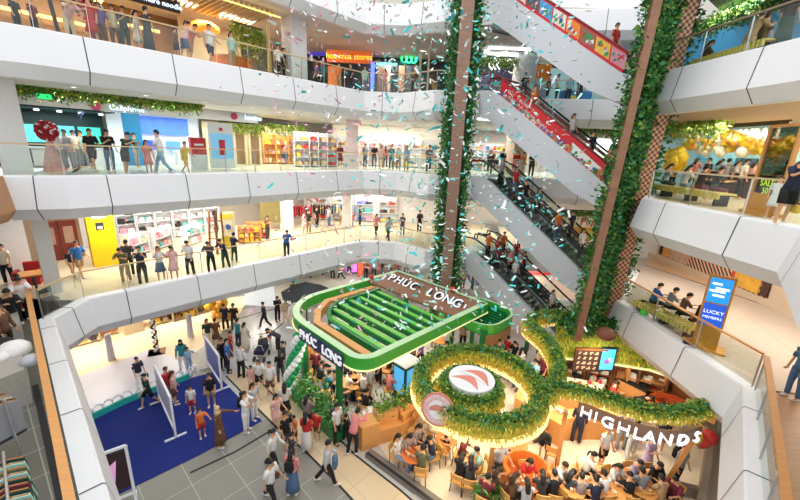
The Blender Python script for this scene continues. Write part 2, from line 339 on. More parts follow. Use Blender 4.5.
# ---------------- planted columns ----------------
LEAF = [M('leaf_dark', srgb('#1f5a24'), .6, var=.25), M('leaf_mid', srgb('#3a7f2f'), .6, var=.25), M('leaf_light', srgb('#7ea63e'), .6, var=.2), M('leaf_yellow', srgb('#b9b23c'), .6, var=.2), M('leaf_blue', srgb('#4f9a78'), .6, var=.2)]
def leafcloud(name, pts, parent, L=.16, w=.09, mix=(3, 4, 2, 1, 0), jit=.12, down=0., org=None):
    mb = MB(); idx = [i for i, k in enumerate(mix) for _ in range(k)]
    for p in pts:
        d = Vector((rnd.gauss(0, 1), rnd.gauss(0, 1), rnd.gauss(0, .8)-down))
        mb.leaf((p[0]+rnd.uniform(-jit, jit), p[1]+rnd.uniform(-jit, jit), p[2]+rnd.uniform(-jit, jit)), L*rnd.uniform(.6, 1.3), w*rnd.uniform(.7, 1.3), d, rnd.choice(idx))
    o = mb.build(name, LEAF, parent, org); return o
bark = wood_mat('column_bark', srgb('#7c5846'), srgb('#b08c78'), PI/2, 2.)
def chequer_mat():
    m = bpy.data.materials.new('chequered_tile'); m.use_nodes = True; nt = m.node_tree; b = nt.nodes['Principled BSDF']
    tc = nt.nodes.new('ShaderNodeTexCoord'); mp = nt.nodes.new('ShaderNodeMapping'); mp.inputs['Rotation'].default_value = (0, 0, 0)
    k = nt.nodes.new('ShaderNodeTexChecker'); k.inputs['Scale'].default_value = 9
    k.inputs['Color1'].default_value = srgb('#6e3a22')+(1,); k.inputs['Color2'].default_value = srgb('#c39c7c')+(1,)
    nt.links.new(tc.outputs['Object'], mp.inputs[0]); nt.links.new(mp.outputs[0], k.inputs[0]); nt.links.new(k.outputs[0], b.inputs['Base Color']); return m
t = thing('planted_column', 'round column with bark coloured trunk between two strips of green leaves beside the escalator tops', 'column', (2.72, 20.6, 0))
mb = MB(); mb.cyl((2.72, 20.6, 0), .62, 22, 16); mb.build('core', M('column_core', srgb('#2c4a28')), t)
mb = MB(); mb.box((2.72, 19.95, 0), (.62, .16, 22)); mb.build('trunk', bark, t)
for s in (-1, 1):
    leafcloud('foliage', [(2.72+s*(.42+abs(rnd.gauss(0, .2)))+.05, 20.05+rnd.uniform(-.15, .9), rnd.uniform(1, 22)) for _ in range(5200)], t, .2, .12, (5, 5, 1, 0, 1), .06)
tb, tt = Vector((7.2, 13.95, 0)), Vector((8.25, 13.9, 21)); qb, qt = Vector((10.05, 16.5, 0)), Vector((10.95, 16.5, 21))
f0 = 3.1/21; tt = Vector((8.3, 13.9, 21)); tb = Vector((7.46, 13.9, 0)).lerp(tt, f0); qb = qb.lerp(qt, f0)
t = thing('planted_column', 'massive leaf covered column with plain brown and chequered boards beside the right galleries', 'column', tb)
mb = MB(); mb.bar(tb, tt, .3, .2, up=Vector((0, 1, 0))); mb.build('plain_board', wood_mat('brown_board', srgb('#8a5f46'), srgb('#a37a5f'), 0, 1.), t)
o = MB(); o.bar(qb+Vector((-.55, -1.05, 0)), qt+Vector((-.55, -1.05, 0)), .58, .2, up=Vector((0, 1, 0))); o = o.build('chequered_board', chequer_mat(), t)
mb = MB(); mb.add([tb+Vector((.2, .3, 0)), qb+Vector((0, .4, 0)), qt+Vector((0, .4, 0)), tt+Vector((.2, .3, 0)), tb+Vector((.75, 1.2, 0)), qb+Vector((-.3, 1.2, 0)), qt+Vector((-.3, 1.2, 0)), tt+Vector((.75, 1.2, 0))], [(0, 1, 2, 3), (5, 4, 7, 6), (4, 0, 3, 7), (1, 5, 6, 2)]); mb.build('core', M('column_core'), t)
pts = []
for _ in range(16000):
    k = rnd.uniform(.12, 1); z = rnd.uniform(3.2, 21); f = (z-3.1)/17.9; a = rnd.uniform(0, .8)
    A = tb.lerp(tt, f); B = qb.lerp(qt, f); p = A.lerp(B, a)
    if rnd.random() < .13: p = A+Vector((-.1-abs(rnd.gauss(0, .13)), .05+rnd.uniform(-.1, .25), 0))
    elif rnd.random() < .14: p = B+Vector((-.1+abs(rnd.gauss(0, .2)), -.7, 0))
    else: p = p+Vector((.28, .12-rnd.uniform(0, .22), 0))
    pts.append((p.x, p.y, z))
leafcloud('foliage', pts, t, .2, .11, (6, 5, 2, 0, 1), .07)
# ---------------- escalators ----------------
EH, EW = Vector((.747, -.666, 0)), Vector((.666, .747, 0))
stepm = M('escalator_steps', srgb('#4b4a48'), .45, .4); trussm = M('escalator_cladding', srgb('#d4d7de'), .4, var=.02)
redm = M('red_banner', srgb('#d3202a'), .5, var=.2, scale=2.5)
def esc_pt(A, t, w, z): return A+EH*t+EW*w+Vector((0, 0, z))
def escalator(ztop, zbot, lane, label, banner=None):
    A = Vector((4.72, 21.83, 0)); L = 6.64; w0 = lane*1.62; w1 = w0+1.55; r = thing('escalator', label, 'escalator', esc_pt(A, L, w0+.75, zbot))
    H = ztop-zbot
    line = [(-1.3, ztop), (-.3, ztop), (.4, ztop-.285), (L-.4, zbot+.285), (L+.3, zbot), (L+1.3, zbot)]
    def zl(t):
        for (a, za), (b, zb) in zip(line, line[1:]):
            if a <= t <= b: return za+(zb-za)*(t-a)/(b-a)
        return line[-1][1]
    low = [(-1.3, ztop-1.2), (-.2, ztop-1.35), (L-1.6, zbot-.25), (L-.5, zbot-.75), (L+1.3, zbot-.7)] if zbot > 1 else [(-1.3, ztop-1.2), (-.2, ztop-1.35), (L-1.7, zbot+.02), (L+1.3, zbot+.02)]
    mb = MB(); prof = [(a, z+.12) for a, z in line]+low[::-1]
    ringA = [esc_pt(A, a, w0, z) for a, z in prof]; ringB = [esc_pt(A, a, w1, z) for a, z in prof]
    mb.loft([ringA, ringB]); mb.build('truss', trussm, r)
    mb = MB(); k = 0.2
    n = int(round(H/.2)); ts = [.1+(L-.2)*i/n for i in range(n+1)]
    for i in range(n): 
        z = zl(ts[i])+.13; p = esc_pt(A, (ts[i]+ts[i+1])/2, w0+.77, z-.22); mb.box(p, (1.0, L/n+.1, .24), math.atan2(EW.y, EW.x))
    mb.build('steps', stepm, r)
    for w, nm in ((w0+.16, 0), (w1-.16, 1)):
        seg = [(-1.0, ztop+.12), (-.3, ztop+.12), (.4, ztop-.165), (L-.4, zbot+.405), (L+.3, zbot+.12), (L+1, zbot+.12)]
        mb = MB()
        for (a, za), (b, zb) in zip(seg, seg[1:]):
            if banner and nm == 0 and (a < -.2 or a > L-.5): continue
            mb.add([esc_pt(A, q, w+e, z) for e in (-.02, .02) for q, z in ((a, za), (b, zb), (b, zb+.82), (a, za+.82))], [(0, 1, 2, 3), (7, 6, 5, 4), (3, 2, 6, 7), (0, 4, 5, 1)])
        mb.build('balustrade', (redm if banner and nm == 0 else glass), r)
        mb = MB(); pt = [esc_pt(A, a, w, z+.88) for a, z in seg]; pt = [esc_pt(A, -1.05, w, ztop+.6)]+pt+[esc_pt(A, L+1.15, w, zbot+.6)]
        mb.tube(pt, .055, 6); mb.build('handrail', black if not banner else M('dark_red_rail', srgb('#7c1a20'), .5), r)
    return r, A, L, w0, line, zl
E_ = {}
for l0, l1, nm in (('5', '4', 'topmost escalator'), ('4', '3', 'upper middle escalator'), ('3', '2', 'third escalator down'), ('2', 'G', 'lowest escalator')):
    for lane in (0, 1):
        lab = {('5', 0): 'topmost escalator lane with red banner of cartoonish colour posters on its side', ('5', 1): 'topmost escalator lane, the one behind the poster banner',
               ('4', 0): 'escalator lane with bright red festive banner between the fourth and third level', ('4', 1): 'escalator lane hidden behind the bright red festive banner',
               ('3', 0): 'grey escalator lane with white side and black handrails down from the third level', ('3', 1): 'grey escalator lane farther from the viewer, next to the Pino style cream sign',
               ('2', 0): 'lowest escalator lane with white side ending behind the green cafe ring', ('2', 1): 'lowest escalator lane beside the small red and white shop'}[(l0, lane)].replace('Pino style cream', 'cream and orange')
        E_[l0, lane] = escalator(lz(l0), lz(l1), lane, lab, banner=(lane == 0 and l0 in '54'))
def on_esc(l0, lane, px_t, w=.75):                 # a standing place on an escalator, px_t = distance down its slope
    r, A, L, w0, line, zl = E_[l0, lane]; return esc_pt(A, px_t, w0+w, zl(px_t)+.15)
# posters on the topmost banner
r, A, L, w0, line, zl = E_['5', 0]
cols = ['#e6e0d6', '#5d5a55', '#3f9fd6', '#e9e4da', '#f08a2c', '#8d6a4e', '#e8b93c', '#d98aa0']
for i in range(8):
    t0 = .6+i*.72; t1 = t0+.66; mb = MB()
    mb.slab([esc_pt(A, q, w0+.13, zl(q)+z) for q, z in ((t0, .26), (t1, .26), (t1, .86), (t0, .86))], .012)
    p = mb.build('poster', M('poster_'+'abcdefgh'[i], srgb(cols[i]), .5, var=.25, scale=6), r)
    mb = MB()
    for _ in range(7):
        q = rnd.uniform(t0+.1, t1-.12); z = zl(q)+rnd.uniform(.34, .72); s = rnd.uniform(.04, .1); k = rnd.randrange(4)
        mb.slab([esc_pt(A, q+a, w0+.115, z+b) for a, b in ((-s, -s), (s, -s*.7), (s*.8, s), (-s*.7, s*.8))], .006, k)
    mb.build('picture', [M('print_red', srgb('#cf2f3a')), M('print_green', srgb('#3c9a58')), M('print_white', (.85, .85, .82)), M('print_blue', srgb('#3157b0'))], p)
r, A, L, w0, line, zl = E_['4', 0]
mb = MB()
for i in range(150):                               # printed flowers along the foot of the red banner
    q = rnd.uniform(.5, L-.5); z = zl(q)+.16+abs(rnd.gauss(0, .13))*(.5+q/L)+.03; s = rnd.uniform(.03, .1)
    mb.slab([esc_pt(A, q+a*s, w0+.13, z+b*s) for a, b in ((-1, -1), (1, -.8), (.9, 1), (-.8, .9))], .006, rnd.randrange(5))
mb.build('flower_print', [M('print_green'), M('print_orange', srgb('#ee8a4a')), M('print_white'), M('print_pink', srgb('#e58aa6')), M('print_blue')], r)
mb = MB(); mb.slab([esc_pt(A, q, w0+.132, zl(q)+z) for q, z in ((4.6, .2), (6.1, .2), (6.1, .62), (4.6, .7))], .006); mb.build('white_print', M('print_white'), r)
for j, (tx, t0, dz, s) in enumerate((('VUI TRUNG THU', .9, .64, .22), ('RON RA NGAN QUA', 1.0, .38, .2))):
    for i, ch in enumerate(tx):
        if ch == ' ': continue
        q = t0+i*.145; sl = math.atan2(zl(q+.1)-zl(q), .1); R = Matrix((EH, Vector((0, 0, 1)), -EW)).transposed()
        o = text('lettering', ch, s, M('print_white'), r, esc_pt(A, q, w0+.12, zl(q)+dz), (0, 0, 0), .006)
        o.rotation_euler = (R @ Matrix.Rotation(sl, 3, 'Z')).to_euler()
# ---------------- green roofed tea stall ----------------
KC = Vector((-1.2, 10.46, 0)); KA = Vector((.703, .711, 0)); KB = Vector((-.711, .703, 0)); KZ = math.atan2(KA.y, KA.x)
def K(a, b, z=0.): return KC+KA*a+KB*b+Vector((0, 0, z))
g1, g2, g3 = M('bright_green_paint', srgb('#3fae3a'), .4, var=.05), M('dark_green_paint', srgb('#0f7a3c'), .4, var=.05), M('lime_green_paint', srgb('#6cc644'), .4, var=.05)
gE = M('pale_green_trim', srgb('#bcdcae'), .4)
def rrect(a0, b0, a1, b1, rads, n=6):
    out = []
    for (ca, cb, q), rr in zip(((a0, b0, 2), (a1, b0, 3), (a1, b1, 0), (a0, b1, 1)), rads):
        sa, sb = (1, -1)[ca == a1], (1, -1)[cb == b1]
        ctr = (ca+sa*rr, cb+sb*rr)
        for i in range(n+1):
            th = (q*90+90*i/n)*PI/180; out.append((ctr[0]+rr*math.cos(th), ctr[1]+rr*math.sin(th)))
    return out
def ringwall(mb, path, z0, z1, w, m=0, mtop=None, closed=True):
    nn = len(path); ins = []
    for i, p in enumerate(path):
        a, b = path[(i-1) % nn if closed else max(i-1, 0)], path[(i+1) % nn if closed else min(i+1, nn-1)]
        t = Vector((b[0]-a[0], b[1]-a[1])).normalized(); ins.append((p[0]-t.y*w, p[1]+t.x*w))
    for i in range(nn if closed else nn-1):
        j = (i+1) % nn; o0, o1, i0, i1 = K(*path[i]), K(*path[j]), K(*ins[i]), K(*ins[j])
        q = lambda v, z: (v.x, v.y, z)
        mb.add([q(o0, z0), q(o1, z0), q(o1, z1), q(o0, z1)], [(0, 1, 2, 3)], m); mb.add([q(i1, z0), q(i0, z0), q(i0, z1), q(i1, z1)], [(0, 1, 2, 3)], m)
        mb.add([q(o0, z1), q(o1, z1), q(i1, z1), q(i0, z1)], [(0, 1, 2, 3)], m if mtop is None else mtop); mb.add([q(o1, z0), q(o0, z0), q(i0, z0), q(i1, z0)], [(0, 1, 2, 3)], m)
t = thing('tea_stall', 'open tea stall under a rounded green louvered roof with PHUC LONG lettering', 'stall', K(4, 3.4))
mb = MB(); out = rrect(.38, .32, 8.4, 6.75, (.8, .1, .2, 2.4), 7); ringwall(mb, out, 2.95, 3.42, .3, 0, 1); mb.build('roof_ring', [g1, gE], t)
mb = MB(); ringwall(mb, rrect(.35, .29, 8.43, 6.78, (.8, .1, .2, 2.4), 7), 2.91, 2.96, .2); mb.build('light_strip', M('warm_light_strip', srgb('#eef2a8'), emit=.5, ecol=(1, .95, .55)), t)
mb = MB(); U = [(1.0, .65), (1.0, 4.3), (1.65, 5.3), (2.7, 6.05), (5.75, 6.05)]; ringwall(mb, U, 2.85, 3.25, -.32, closed=False); mb.build('orange_beam', oak, t)
mb = MB(); U2 = [(1.55, .65), (1.55, 4.0), (2.1, 4.9), (2.9, 5.45), (5.75, 5.5)]; ringwall(mb, U2, 2.9, 3.3, -.16, closed=False); mb.build('inner_frame', g2, t)
for i in range(7):
    a = 1.78+i*.6; mb = MB(); b1 = (4.35, 4.95, 5.4)[i] if i < 3 else 5.45
    mb.bar(K(a, .6, 3.09), K(a, b1, 3.09), .05, .2, 0); mb.bar(K(a+.13, .6, 3.2), K(a+.13, b1, 3.2), .2, .05, 1)
    mb.build('louvre', [g2, g3], t)
mb = MB(); mb.prism([(K(a, b).x, K(a, b).y) for a, b in ((5.9, .62), (8.2, .6), (8.2, 6.5), (5.8, 6.5))], 3.3, 3.42); mb.build('sign_board', M('brown_sign_board', srgb('#8a6148'), .6), t)
wl, nv = M('white_letter', (.9, .9, .92), .4, emit=.35), M('navy_letter_side', srgb('#1d2c55'), .4)
for i, ch in enumerate('PHÚC LONG'):
    if ch == ' ': continue
    p = K(7.0, 5.75-i*.57, 3.44); R = Matrix((-KB, (KA*.75+Vector((0, 0, .66))).normalized(), Vector((0, 0, 0)))).transposed()
    x = -KB; y = (KA*.85+Vector((0, 0, .5))).normalized(); z = x.cross(y); R = Matrix((x, y, z)).transposed()
    for k, (m, e, dd) in enumerate(((nv, .07, 0), (wl, .02, .09))):
        o = text('letter', ch, .72, m, t, p+z*dd, (0, 0, 0), e); o.rotation_euler = R.to_euler()
mb = MB(); mb.bar(K(.3, 1.25, 3.05), K(.3, 4.3, 3.05), .04, .6); sb = mb.build('sign_strip', nv, t)
for i, ch in enumerate('PHÚC LONG'):
    if ch != ' ': text('letter', ch, .52, wl, t, K(.26, 4.05-i*.325, 3.05), face_rot(-KA.x, -KA.y), .03)
for a, b in ((.9, 2.3), (1.04, 5.24), (8.3, 2.3), (8.3, .4), (8.3, 5.8), (4.8, 6.6)):
    mb = MB(); mb.box(K(a, b), (.2, .2, 2.95), KZ); mb.build('post', g2, t)
for a, b in ((2.6, 5.7), (7.6, 3.8)): pass
t2 = thing('canopy_tray', 'small rounded dark green canopy tray behind the sign board of the tea stall', 'canopy', at(482, 303, 2.7))
mb = MB(); ctr = K(8.35, .95); 
def K2(a, b): return K(a, b)
o_ = rrect(6.9, -.75, 9.75, 2.3, (.9, 1.1, 1.1, .9)); ringwall(mb, o_, 2.5, 2.95, .12, 0, 1); mb.build('rim', [g1, gE], t2)
mb = MB(); mb.prism([(K(*p).x, K(*p).y) for p in o_], 2.45, 2.52); mb.build('tray_floor', g2, t2)
mb = MB()
for i in range(10): mb.bar(K(7.0+i*.28, -.6+.05*i, 2.62), K(7.0+i*.28, 2.2, 2.62), .05, .2)
mb.build('slats', g2, t2)
mb = MB(); mb.box(K(8.6, 1.2), (.2, .2, 2.48)); mb.build('post', g2, t2)
for q, z in (((485, 345), .0),): pass
# planter hedges of the tea stall
def hedge(nm, path, w, h, z0, label, cat='planter', mix=(2, 5, 3, 0, 1), dens=260, box=None, L=.17):
    t = thing(nm, label, cat, Vector((path[0].x, path[0].y, z0)))
    mb = MB()
    for a, b in zip(path, path[1:]): mb.bar(Vector((a.x, a.y, z0+.25)), Vector((b.x, b.y, z0+.25)), w, .5)
    mb.build('planter_box', box or oak, t); pts = []
    for a, b in zip(path, path[1:]):
        d = (b-a); Ln = d.length; nrm = Vector((-d.y, d.x, 0)).normalized()
        for _ in range(int(dens*Ln)):
            p = a+d*rnd.random()+nrm*rnd.gauss(0, w*.33); pts.append((p.x, p.y, z0+.45+abs(rnd.gauss(0, h*.5))))
    leafcloud('foliage', pts, t, L, .09, mix, .04); return t
hedge('planter', [K(.2, 4.6), K(.15, 1.0)], .75, .65, 0, 'long planter of dense green bushes beneath the PHUC LONG fascia and beside the balloon column', box=g2)
hedge('planter', [K(1.1, .35), K(1.9, .05), K(3.2, -.05), K(4.2, .15)], .5, .5, .6, 'planter of leafy plants on the curved orange counter in front of the tea stall seats', mix=(1, 4, 4, 1, 0))
t = thing('service_counter', 'curved orange wooden counter carrying leafy plants at the corner of the tea stall', 'counter', K(.1, .1))
mb = MB(); mb.prism([(K(*p).x, K(*p).y) for p in ((.3, .7), (.28, .07), (.95, -.12), (1.05, .5))], 0, 1.0); mb.build('end_block', oak, t)
mb = MB(); path = [(.95, -.1), (1.7, -.42), (2.8, -.5), (4.2, -.25), (4.2, .4), (2.8, .35), (1.7, .35), (1.0, .45)]; mb.prism([(K(*p).x, K(*p).y) for p in path], 0, .62); mb.build('curved_body', oak, t)
t = thing('display_kiosk', 'dark green kiosk with blue picture screen and white top beside the leaf ring', 'kiosk', at(405, 394))
c = at(405, 396); mb = MB(); mb.box(c, (.9, .75, 1.75), KZ); mb.build('body', M('teal_dark_body', srgb('#0d4a48'), .4), t)
mb = MB(); mb.box(c+Vector((0, 0, 1.75)), (.95, .8, .05), KZ); mb.build('top', M('white_top', (.85, .87, .88)), t)
mb = MB(); mb.box(c-KA*.46+Vector((0, 0, .45)), (.02, .6, 1.15), KZ); scr = mb.build('screen', M('blue_picture_screen', srgb('#4aa3d8'), .3, var=.5, scale=5, emit=.7), t)
mb = MB(); mb.box(c-KB*.39+Vector((0, 0, .45)), (.72, .02, 1.15), KZ); mb.build('screen', M('blue_picture_screen'), t)
# balloon column
t = thing('balloon_column', 'twisted column of green and white balloons at the corner of the tea stall', 'balloon column', at(287, 397))
b0, b1 = at(287, 397)+Vector((0, 0, .1)), at(300, 337, 2.6)
bm_ = {0: M('green_balloon', srgb('#0f9a5a'), .25), 1: M('white_balloon', (.85, .88, .86), .25)}
for k in range(15):
    f = k/14; c = b0.lerp(b1, f)
    for j in range(4):
        th = j*PI/2+k*.42; mb = MB(); p = c+Vector((math.cos(th)*.19, math.sin(th)*.19, 0)); mb.ball(p, .165, 0, 10); mb.build('balloon', bm_[j % 2], t, smooth=True)
# ---------------- leaf ring cafe ----------------
moss = [M('moss_lime', srgb('#cfd650'), .7, var=.2), M('moss_yellow', srgb('#efdc50'), .7, var=.2), M('leaf_mid'), M('leaf_light'), M('moss_gold', srgb('#f2cc58'), .7, var=.2)]
def ring_canopy(path, label, w=.36, h=.58, z=2.68, closed=True, dens=520, nm='hedge_ring', fr=.5, warm=True, rx=.16):
    t = thing(nm, label, 'hedge canopy', Vector((path[0].x, path[0].y, z))); nn = len(path)
    fr_, to, fg = MB(), [], MB(); tr = []
    for i in range(nn if closed else nn-1):
        a, b = path[i], path[(i+1) % nn]; d = b-a; n_ = Vector((-d.y, d.x, 0)).normalized()
        ex = d.normalized()*.06
        fr_.bar(a-ex+Vector((0, 0, z+h*.45-a.z)), b+ex+Vector((0, 0, z+h*.45-b.z)), w*.8, h*.9)
        tr.append((a, b))
        for _ in range(int(dens*d.length)):
            p = a+d*rnd.random()+n_*rnd.gauss(0, w*.2); to.append((p.x, p.y, z+h+rnd.uniform(-.07, .1)))
        for _ in range(int(dens*1.1*d.length)):
            s = rnd.choice((-1, 1)); p = a+d*rnd.random()+n_*(s*(w*.42+rnd.uniform(0, .12))); k = rnd.random()
            fg.leaf((p.x, p.y, z+h*(.05+.95*k)), .13*rnd.uniform(.6, 1.3), .05, Vector((n_.x*s*.6+rnd.gauss(0, .3), n_.y*s*.6+rnd.gauss(0, .3), -1)), rnd.choice((0, 1, 1, 1, 4, 4)) if k < .8 else rnd.choice((2, 3, 0)))
    fr_.build('core', M('moss_core', srgb('#a8ad3c')), t); leafcloud('foliage', to, t, .12, .07, (1, 3, 6, 2, 2), .04); fg.build('moss_fringe', moss, t)
    mb = MB()
    for a, b in tr: mb.bar(Vector((a.x, a.y, z-.05)), Vector((b.x, b.y, z-.05)), w+rx, .07)
    mb.build('glowing_wood_rim', M('warm_rim', srgb('#e5b45a'), .4, emit=1.1, ecol=(1, .8, .4)), t)  # wood rim made to glow like an LED strip, lighting the moss
    return t
def circ(cx, cy, r, n=30, ry=None): return [Vector((cx+r*math.cos(2*PI*k/n), cy+(ry or r)*math.sin(2*PI*k/n), 0)) for k in range(n)]
def smooth_path(pts, n=6):
    out = []
    for i in range(len(pts)-1):
        p0, p1, p2, p3 = pts[max(i-1, 0)], pts[i], pts[i+1], pts[min(i+2, len(pts)-1)]
        for k in range(n):
            t = k/n; out.append(.5*((2*p1)+(p2-p0)*t+(2*p0-5*p1+4*p2-p3)*t*t+(3*p1-p0-3*p2+p3)*t**3))
    return out+[pts[-1]]
ring_canopy(circ(2.85, 10.72, 1.95), 'large round ring of hanging greenery with yellow moss sides around the oval red logo', rx=.34)
ring_canopy(circ(2.52, 10.46, .88, 22), 'small inner ring of greenery directly around the oval red and white logo', w=.2, h=.55, dens=560)
loop = smooth_path([at(546, 392, 3.2), at(558, 375, 3.2), at(557, 355, 3.2), at(547, 338, 3.2), at(529, 322, 3.2), at(540, 314, 3.2), at(562, 313, 3.2), at(586, 321, 3.2), at(596, 327, 3.2)])
for p in loop: p.z = 0
ring_canopy(loop, 'curling ribbon of greenery rising behind the ring towards the foot of the escalators', closed=False)
arc = smooth_path([at(548, 386, 3.2), at(575, 389, 3.2), at(605, 397, 3.2), at(640, 408, 3.2), at(675, 412, 3.2), at(700, 408, 3.2), at(712, 400, 3.2)])
for p in arc: p.z = 0
ring_canopy(arc, 'arc of greenery above the HIGHLANDS letters', closed=False, w=.34, h=.3, z=2.98, rx=.02)
# logo disc
coral = M('coral_logo', srgb('#e08a78'), .5); wlog = M('white_logo', (.88, .87, .87), .5)
t = thing('logo_disc', 'oval white disc with coral mountain shapes lying inside the small leaf ring', 'sign', (2.52, 10.42, 3.3))
mb = MB(); mb.cyl((2.52, 10.42, 3.3), .74, .14, 32); mb.build('disc', wlog, t)
ux, uy = Vector((.72, -.69, 0)), Vector((.69, .72, 0))
def D(a, b, z=3.44): v = Vector((2.52, 10.42, z))+ux*a+uy*b; return v
def lens(y0, y1, x0, x1, bend, n=12):
    up = [(x0+(x1-x0)*i/n, y1+bend*math.sin(PI*i/n)*1.3) for i in range(n+1)]; dn = [(x1-(x1-x0)*i/n, y0+bend*.45*math.sin(PI*i/n)) for i in range(n+1)]
    return up+dn
for (y0, y1, x0, x1, bd) in ((-.42, -.42, -.5, .5, .36), (.0, .0, -.5, .62, .42)):
    mb = MB(); mb.prism([(D(a, b).x, D(a, b).y) for a, b in lens(y0, y1, x0, x1, bd)], 3.44, 3.455); mb.build('emblem', coral, t)
mb = MB(); mb.prism([(D(a, b).x, D(a, b).y) for a, b in lens(.0, .05, -.5, .5, .12)], 3.455, 3.465); mb.build('emblem', wlog, t)
# round badge standing in front of the ring
bc = at(438, 409, 3.15); nx = Vector((-.35, -.9, .25)).normalized(); bx = Vector((.93, -.36, 0)).normalized(); by = nx.cross(bx).normalized()
if by.z < 0: by = -by
R = Matrix((bx, by, bx.cross(by))).transposed(); zn = bx.cross(by)
t = thing('round_sign', 'round coral badge sign with ring lettering standing at the front of the leaf ring', 'sign', bc)
def disc(mb, c, r, th, n=28): mb.loft([[c+bx*r*math.cos(2*PI*k/n)+by*r*math.sin(2*PI*k/n)+zn*e for k in range(n)] for e in (0, th)])
mb = MB(); disc(mb, bc, .5, .05); mb.build('rim_disc', coral, t)
mb = MB(); disc(mb, bc+zn*.05, .28, .012); mb.build('centre_disc', wlog, t)
mb = MB(); disc(mb, bc+zn*.05, .44, .006); mb.build('letter_band', M('pink_band', srgb('#f0b9b0')), t)
for i, ch in enumerate('HIGHLANDS'):
    th = math.radians(150-15*i); o = text('letter', ch, .15, wlog, t, bc+zn*.07+(bx*math.cos(th)+by*math.sin(th))*.375, (0, 0, 0), .006); o.rotation_euler = (R @ Matrix.Rotation(th-PI/2, 3, 'Z')).to_euler()
for i, ch in enumerate('COFFEE'):
    th = math.radians(232+15*i); o = text('letter', ch, .15, wlog, t, bc+zn*.07+(bx*math.cos(th)+by*math.sin(th))*.375, (0, 0, 0), .006); o.rotation_euler = (R @ Matrix.Rotation(th+PI/2, 3, 'Z')).to_euler()
mb = MB(); mb.prism([(0, 0), (1, 0), (1, 1)], 0, .001)
mb = MB(); mb.loft([[bc+zn*e+bx*a+by*b for a, b in lens(-.08, .02, -.25, .25, .1)] for e in (.062, .075)]); mb.build('emblem', coral, t)
mb = MB(); e_ = Vector((2.85, 10.72, 2.7))-bc; e_.z = 0; mb.bar(bc-by*.3, Vector((bc.x, bc.y, 2.72))+e_.normalized()*.75, .05, .05); mb.build('bracket', oakd, t)
# HIGHLANDS letters on the arc
t = thing('letter_sign', 'curved row of glowing white HIGHLANDS letters under the arc of greenery', 'sign', Vector((arc[20].x, arc[20].y, 2.3)))
mb = MB(); sg = smooth_path([at(578, 407, 2.55), at(605, 419, 2.55), at(640, 432, 2.55), at(675, 438, 2.55), at(700, 433, 2.55)], 20)
for a, b in zip(sg, sg[1:]): mb.bar(Vector((a.x, a.y, 2.6)), Vector((b.x, b.y, 2.6)), .05, .42)
mb.build('back_band', M('band_brown', srgb('#8a6a55'), .5), t)
glow = M('glowing_letter', (.95, .93, .95), .4, emit=.6, ecol=(1, .97, 1))
for i, (ch, px, py) in enumerate(zip('HIGHLANDS', (585.5, 595.5, 608, 623, 637, 650, 665, 680, 693), (414, 418, 423.5, 430, 434, 437, 438.5, 438, 434.5))):
    p = at(px, py, 2.6); k_ = min(range(1, len(sg)-1), key=lambda j: (Vector((sg[j].x, sg[j].y, 0))-Vector((p.x, p.y, 0))).length); d = sg[k_+1]-sg[k_-1]; d.z = 0; d.normalize(); p = Vector((sg[k_].x, sg[k_].y, 2.6)).lerp(p, .35); nn_ = Vector((d.y, -d.x, 0))
    text('letter', ch, .52, glow, t, p+nn_*.14, face_rot(nn_.x, nn_.y), .04)
hedge('planter', [at(702, 432, .9), at(716, 412, .9)], .5, 1.3, 1.4, 'bright lime plant bush at the end of the HIGHLANDS letters', mix=(0, 2, 6, 3, 0), dens=900)
# moss wall with menu boards
t = thing('moss_wall', 'tall curved wall of yellow green moss behind the menu boards', 'moss wall', at(600, 376, 1.1))
mw = [Vector((7.2, 15.0, 0)), Vector((8.2, 14.9, 0)), Vector((9.6, 14.7, 0)), Vector((11.2, 14.3, 0)), Vector((12.3, 13.4, 0))]
mb = MB(); fg = MB()
for a, b in zip(mw, mw[1:]):
    mb.bar(Vector((a.x, a.y, 2.45)), Vector((b.x, b.y, 2.45)), .2, 1.5); d = b-a; nn_ = Vector((d.y, -d.x, 0)).normalized()
    for _ in range(int(1000*d.length)):
        p = a+d*rnd.random()+nn_*.12; fg.leaf((p.x, p.y, rnd.uniform(1.85, 3.2)), .26, .07, Vector((nn_.x*.3+rnd.gauss(0, .2), nn_.y*.3+rnd.gauss(0, .2), -1)), rnd.choice((0, 0, 0, 1, 3)))
mb.build('backing', M('moss_core'), t); fg.build('moss', moss, t)
mb = MB()
for a, b in zip(mw, mw[1:]): d = b-a; nn_ = Vector((d.y, -d.x, 0)).normalized(); mb.bar(Vector((a.x, a.y, 1.7))+nn_*.1, Vector((b.x, b.y, 1.7))+nn_*.1, .3, .08)
mb.build('light_shelf', M('warm_light_strip'), t)
leafcloud('foliage', [(a.x+rnd.uniform(-.5, .5)+(mw[-1].x-mw[0].x)*0, a.y+rnd.uniform(-.2, .2), 3.2+rnd.uniform(0, .5)) for k in range(4) for a in [mw[k].lerp(mw[k+1], q/40) for q in range(40)] for _ in range(12)], t, .2, .12, (4, 5, 2, 0, 0), .1)
t = thing('menu_display', 'dark brown menu board with rows of drink pictures beside the blue screen', 'menu', Vector((8.75, 14.3, 1.5)))
cx = ypx(589, 360, 14.3); w_ = 1.25
mb = MB(); mb.box((cx.x, 14.3, cx.z-.55), (1.35, .08, 1.1)); mb.build('board', M('dark_menu', srgb('#3a241c')), t)
mb = MB(); mb.box((cx.x, 14.28, cx.z+.5), (1.4, .14, .09)); mb.build('wood_top', oakd, t)
mb = MB()
for i in range(4):
    for j in range(5):
        for k in range(2): mb.box((cx.x-.5+j*.25+.03*k, 14.245, cx.z-.42+i*.24+.07*k), (rnd.uniform(.06, .17), .012, .045))
mb.build('menu_print', M('cream_print', srgb('#d9b9a0')), t)
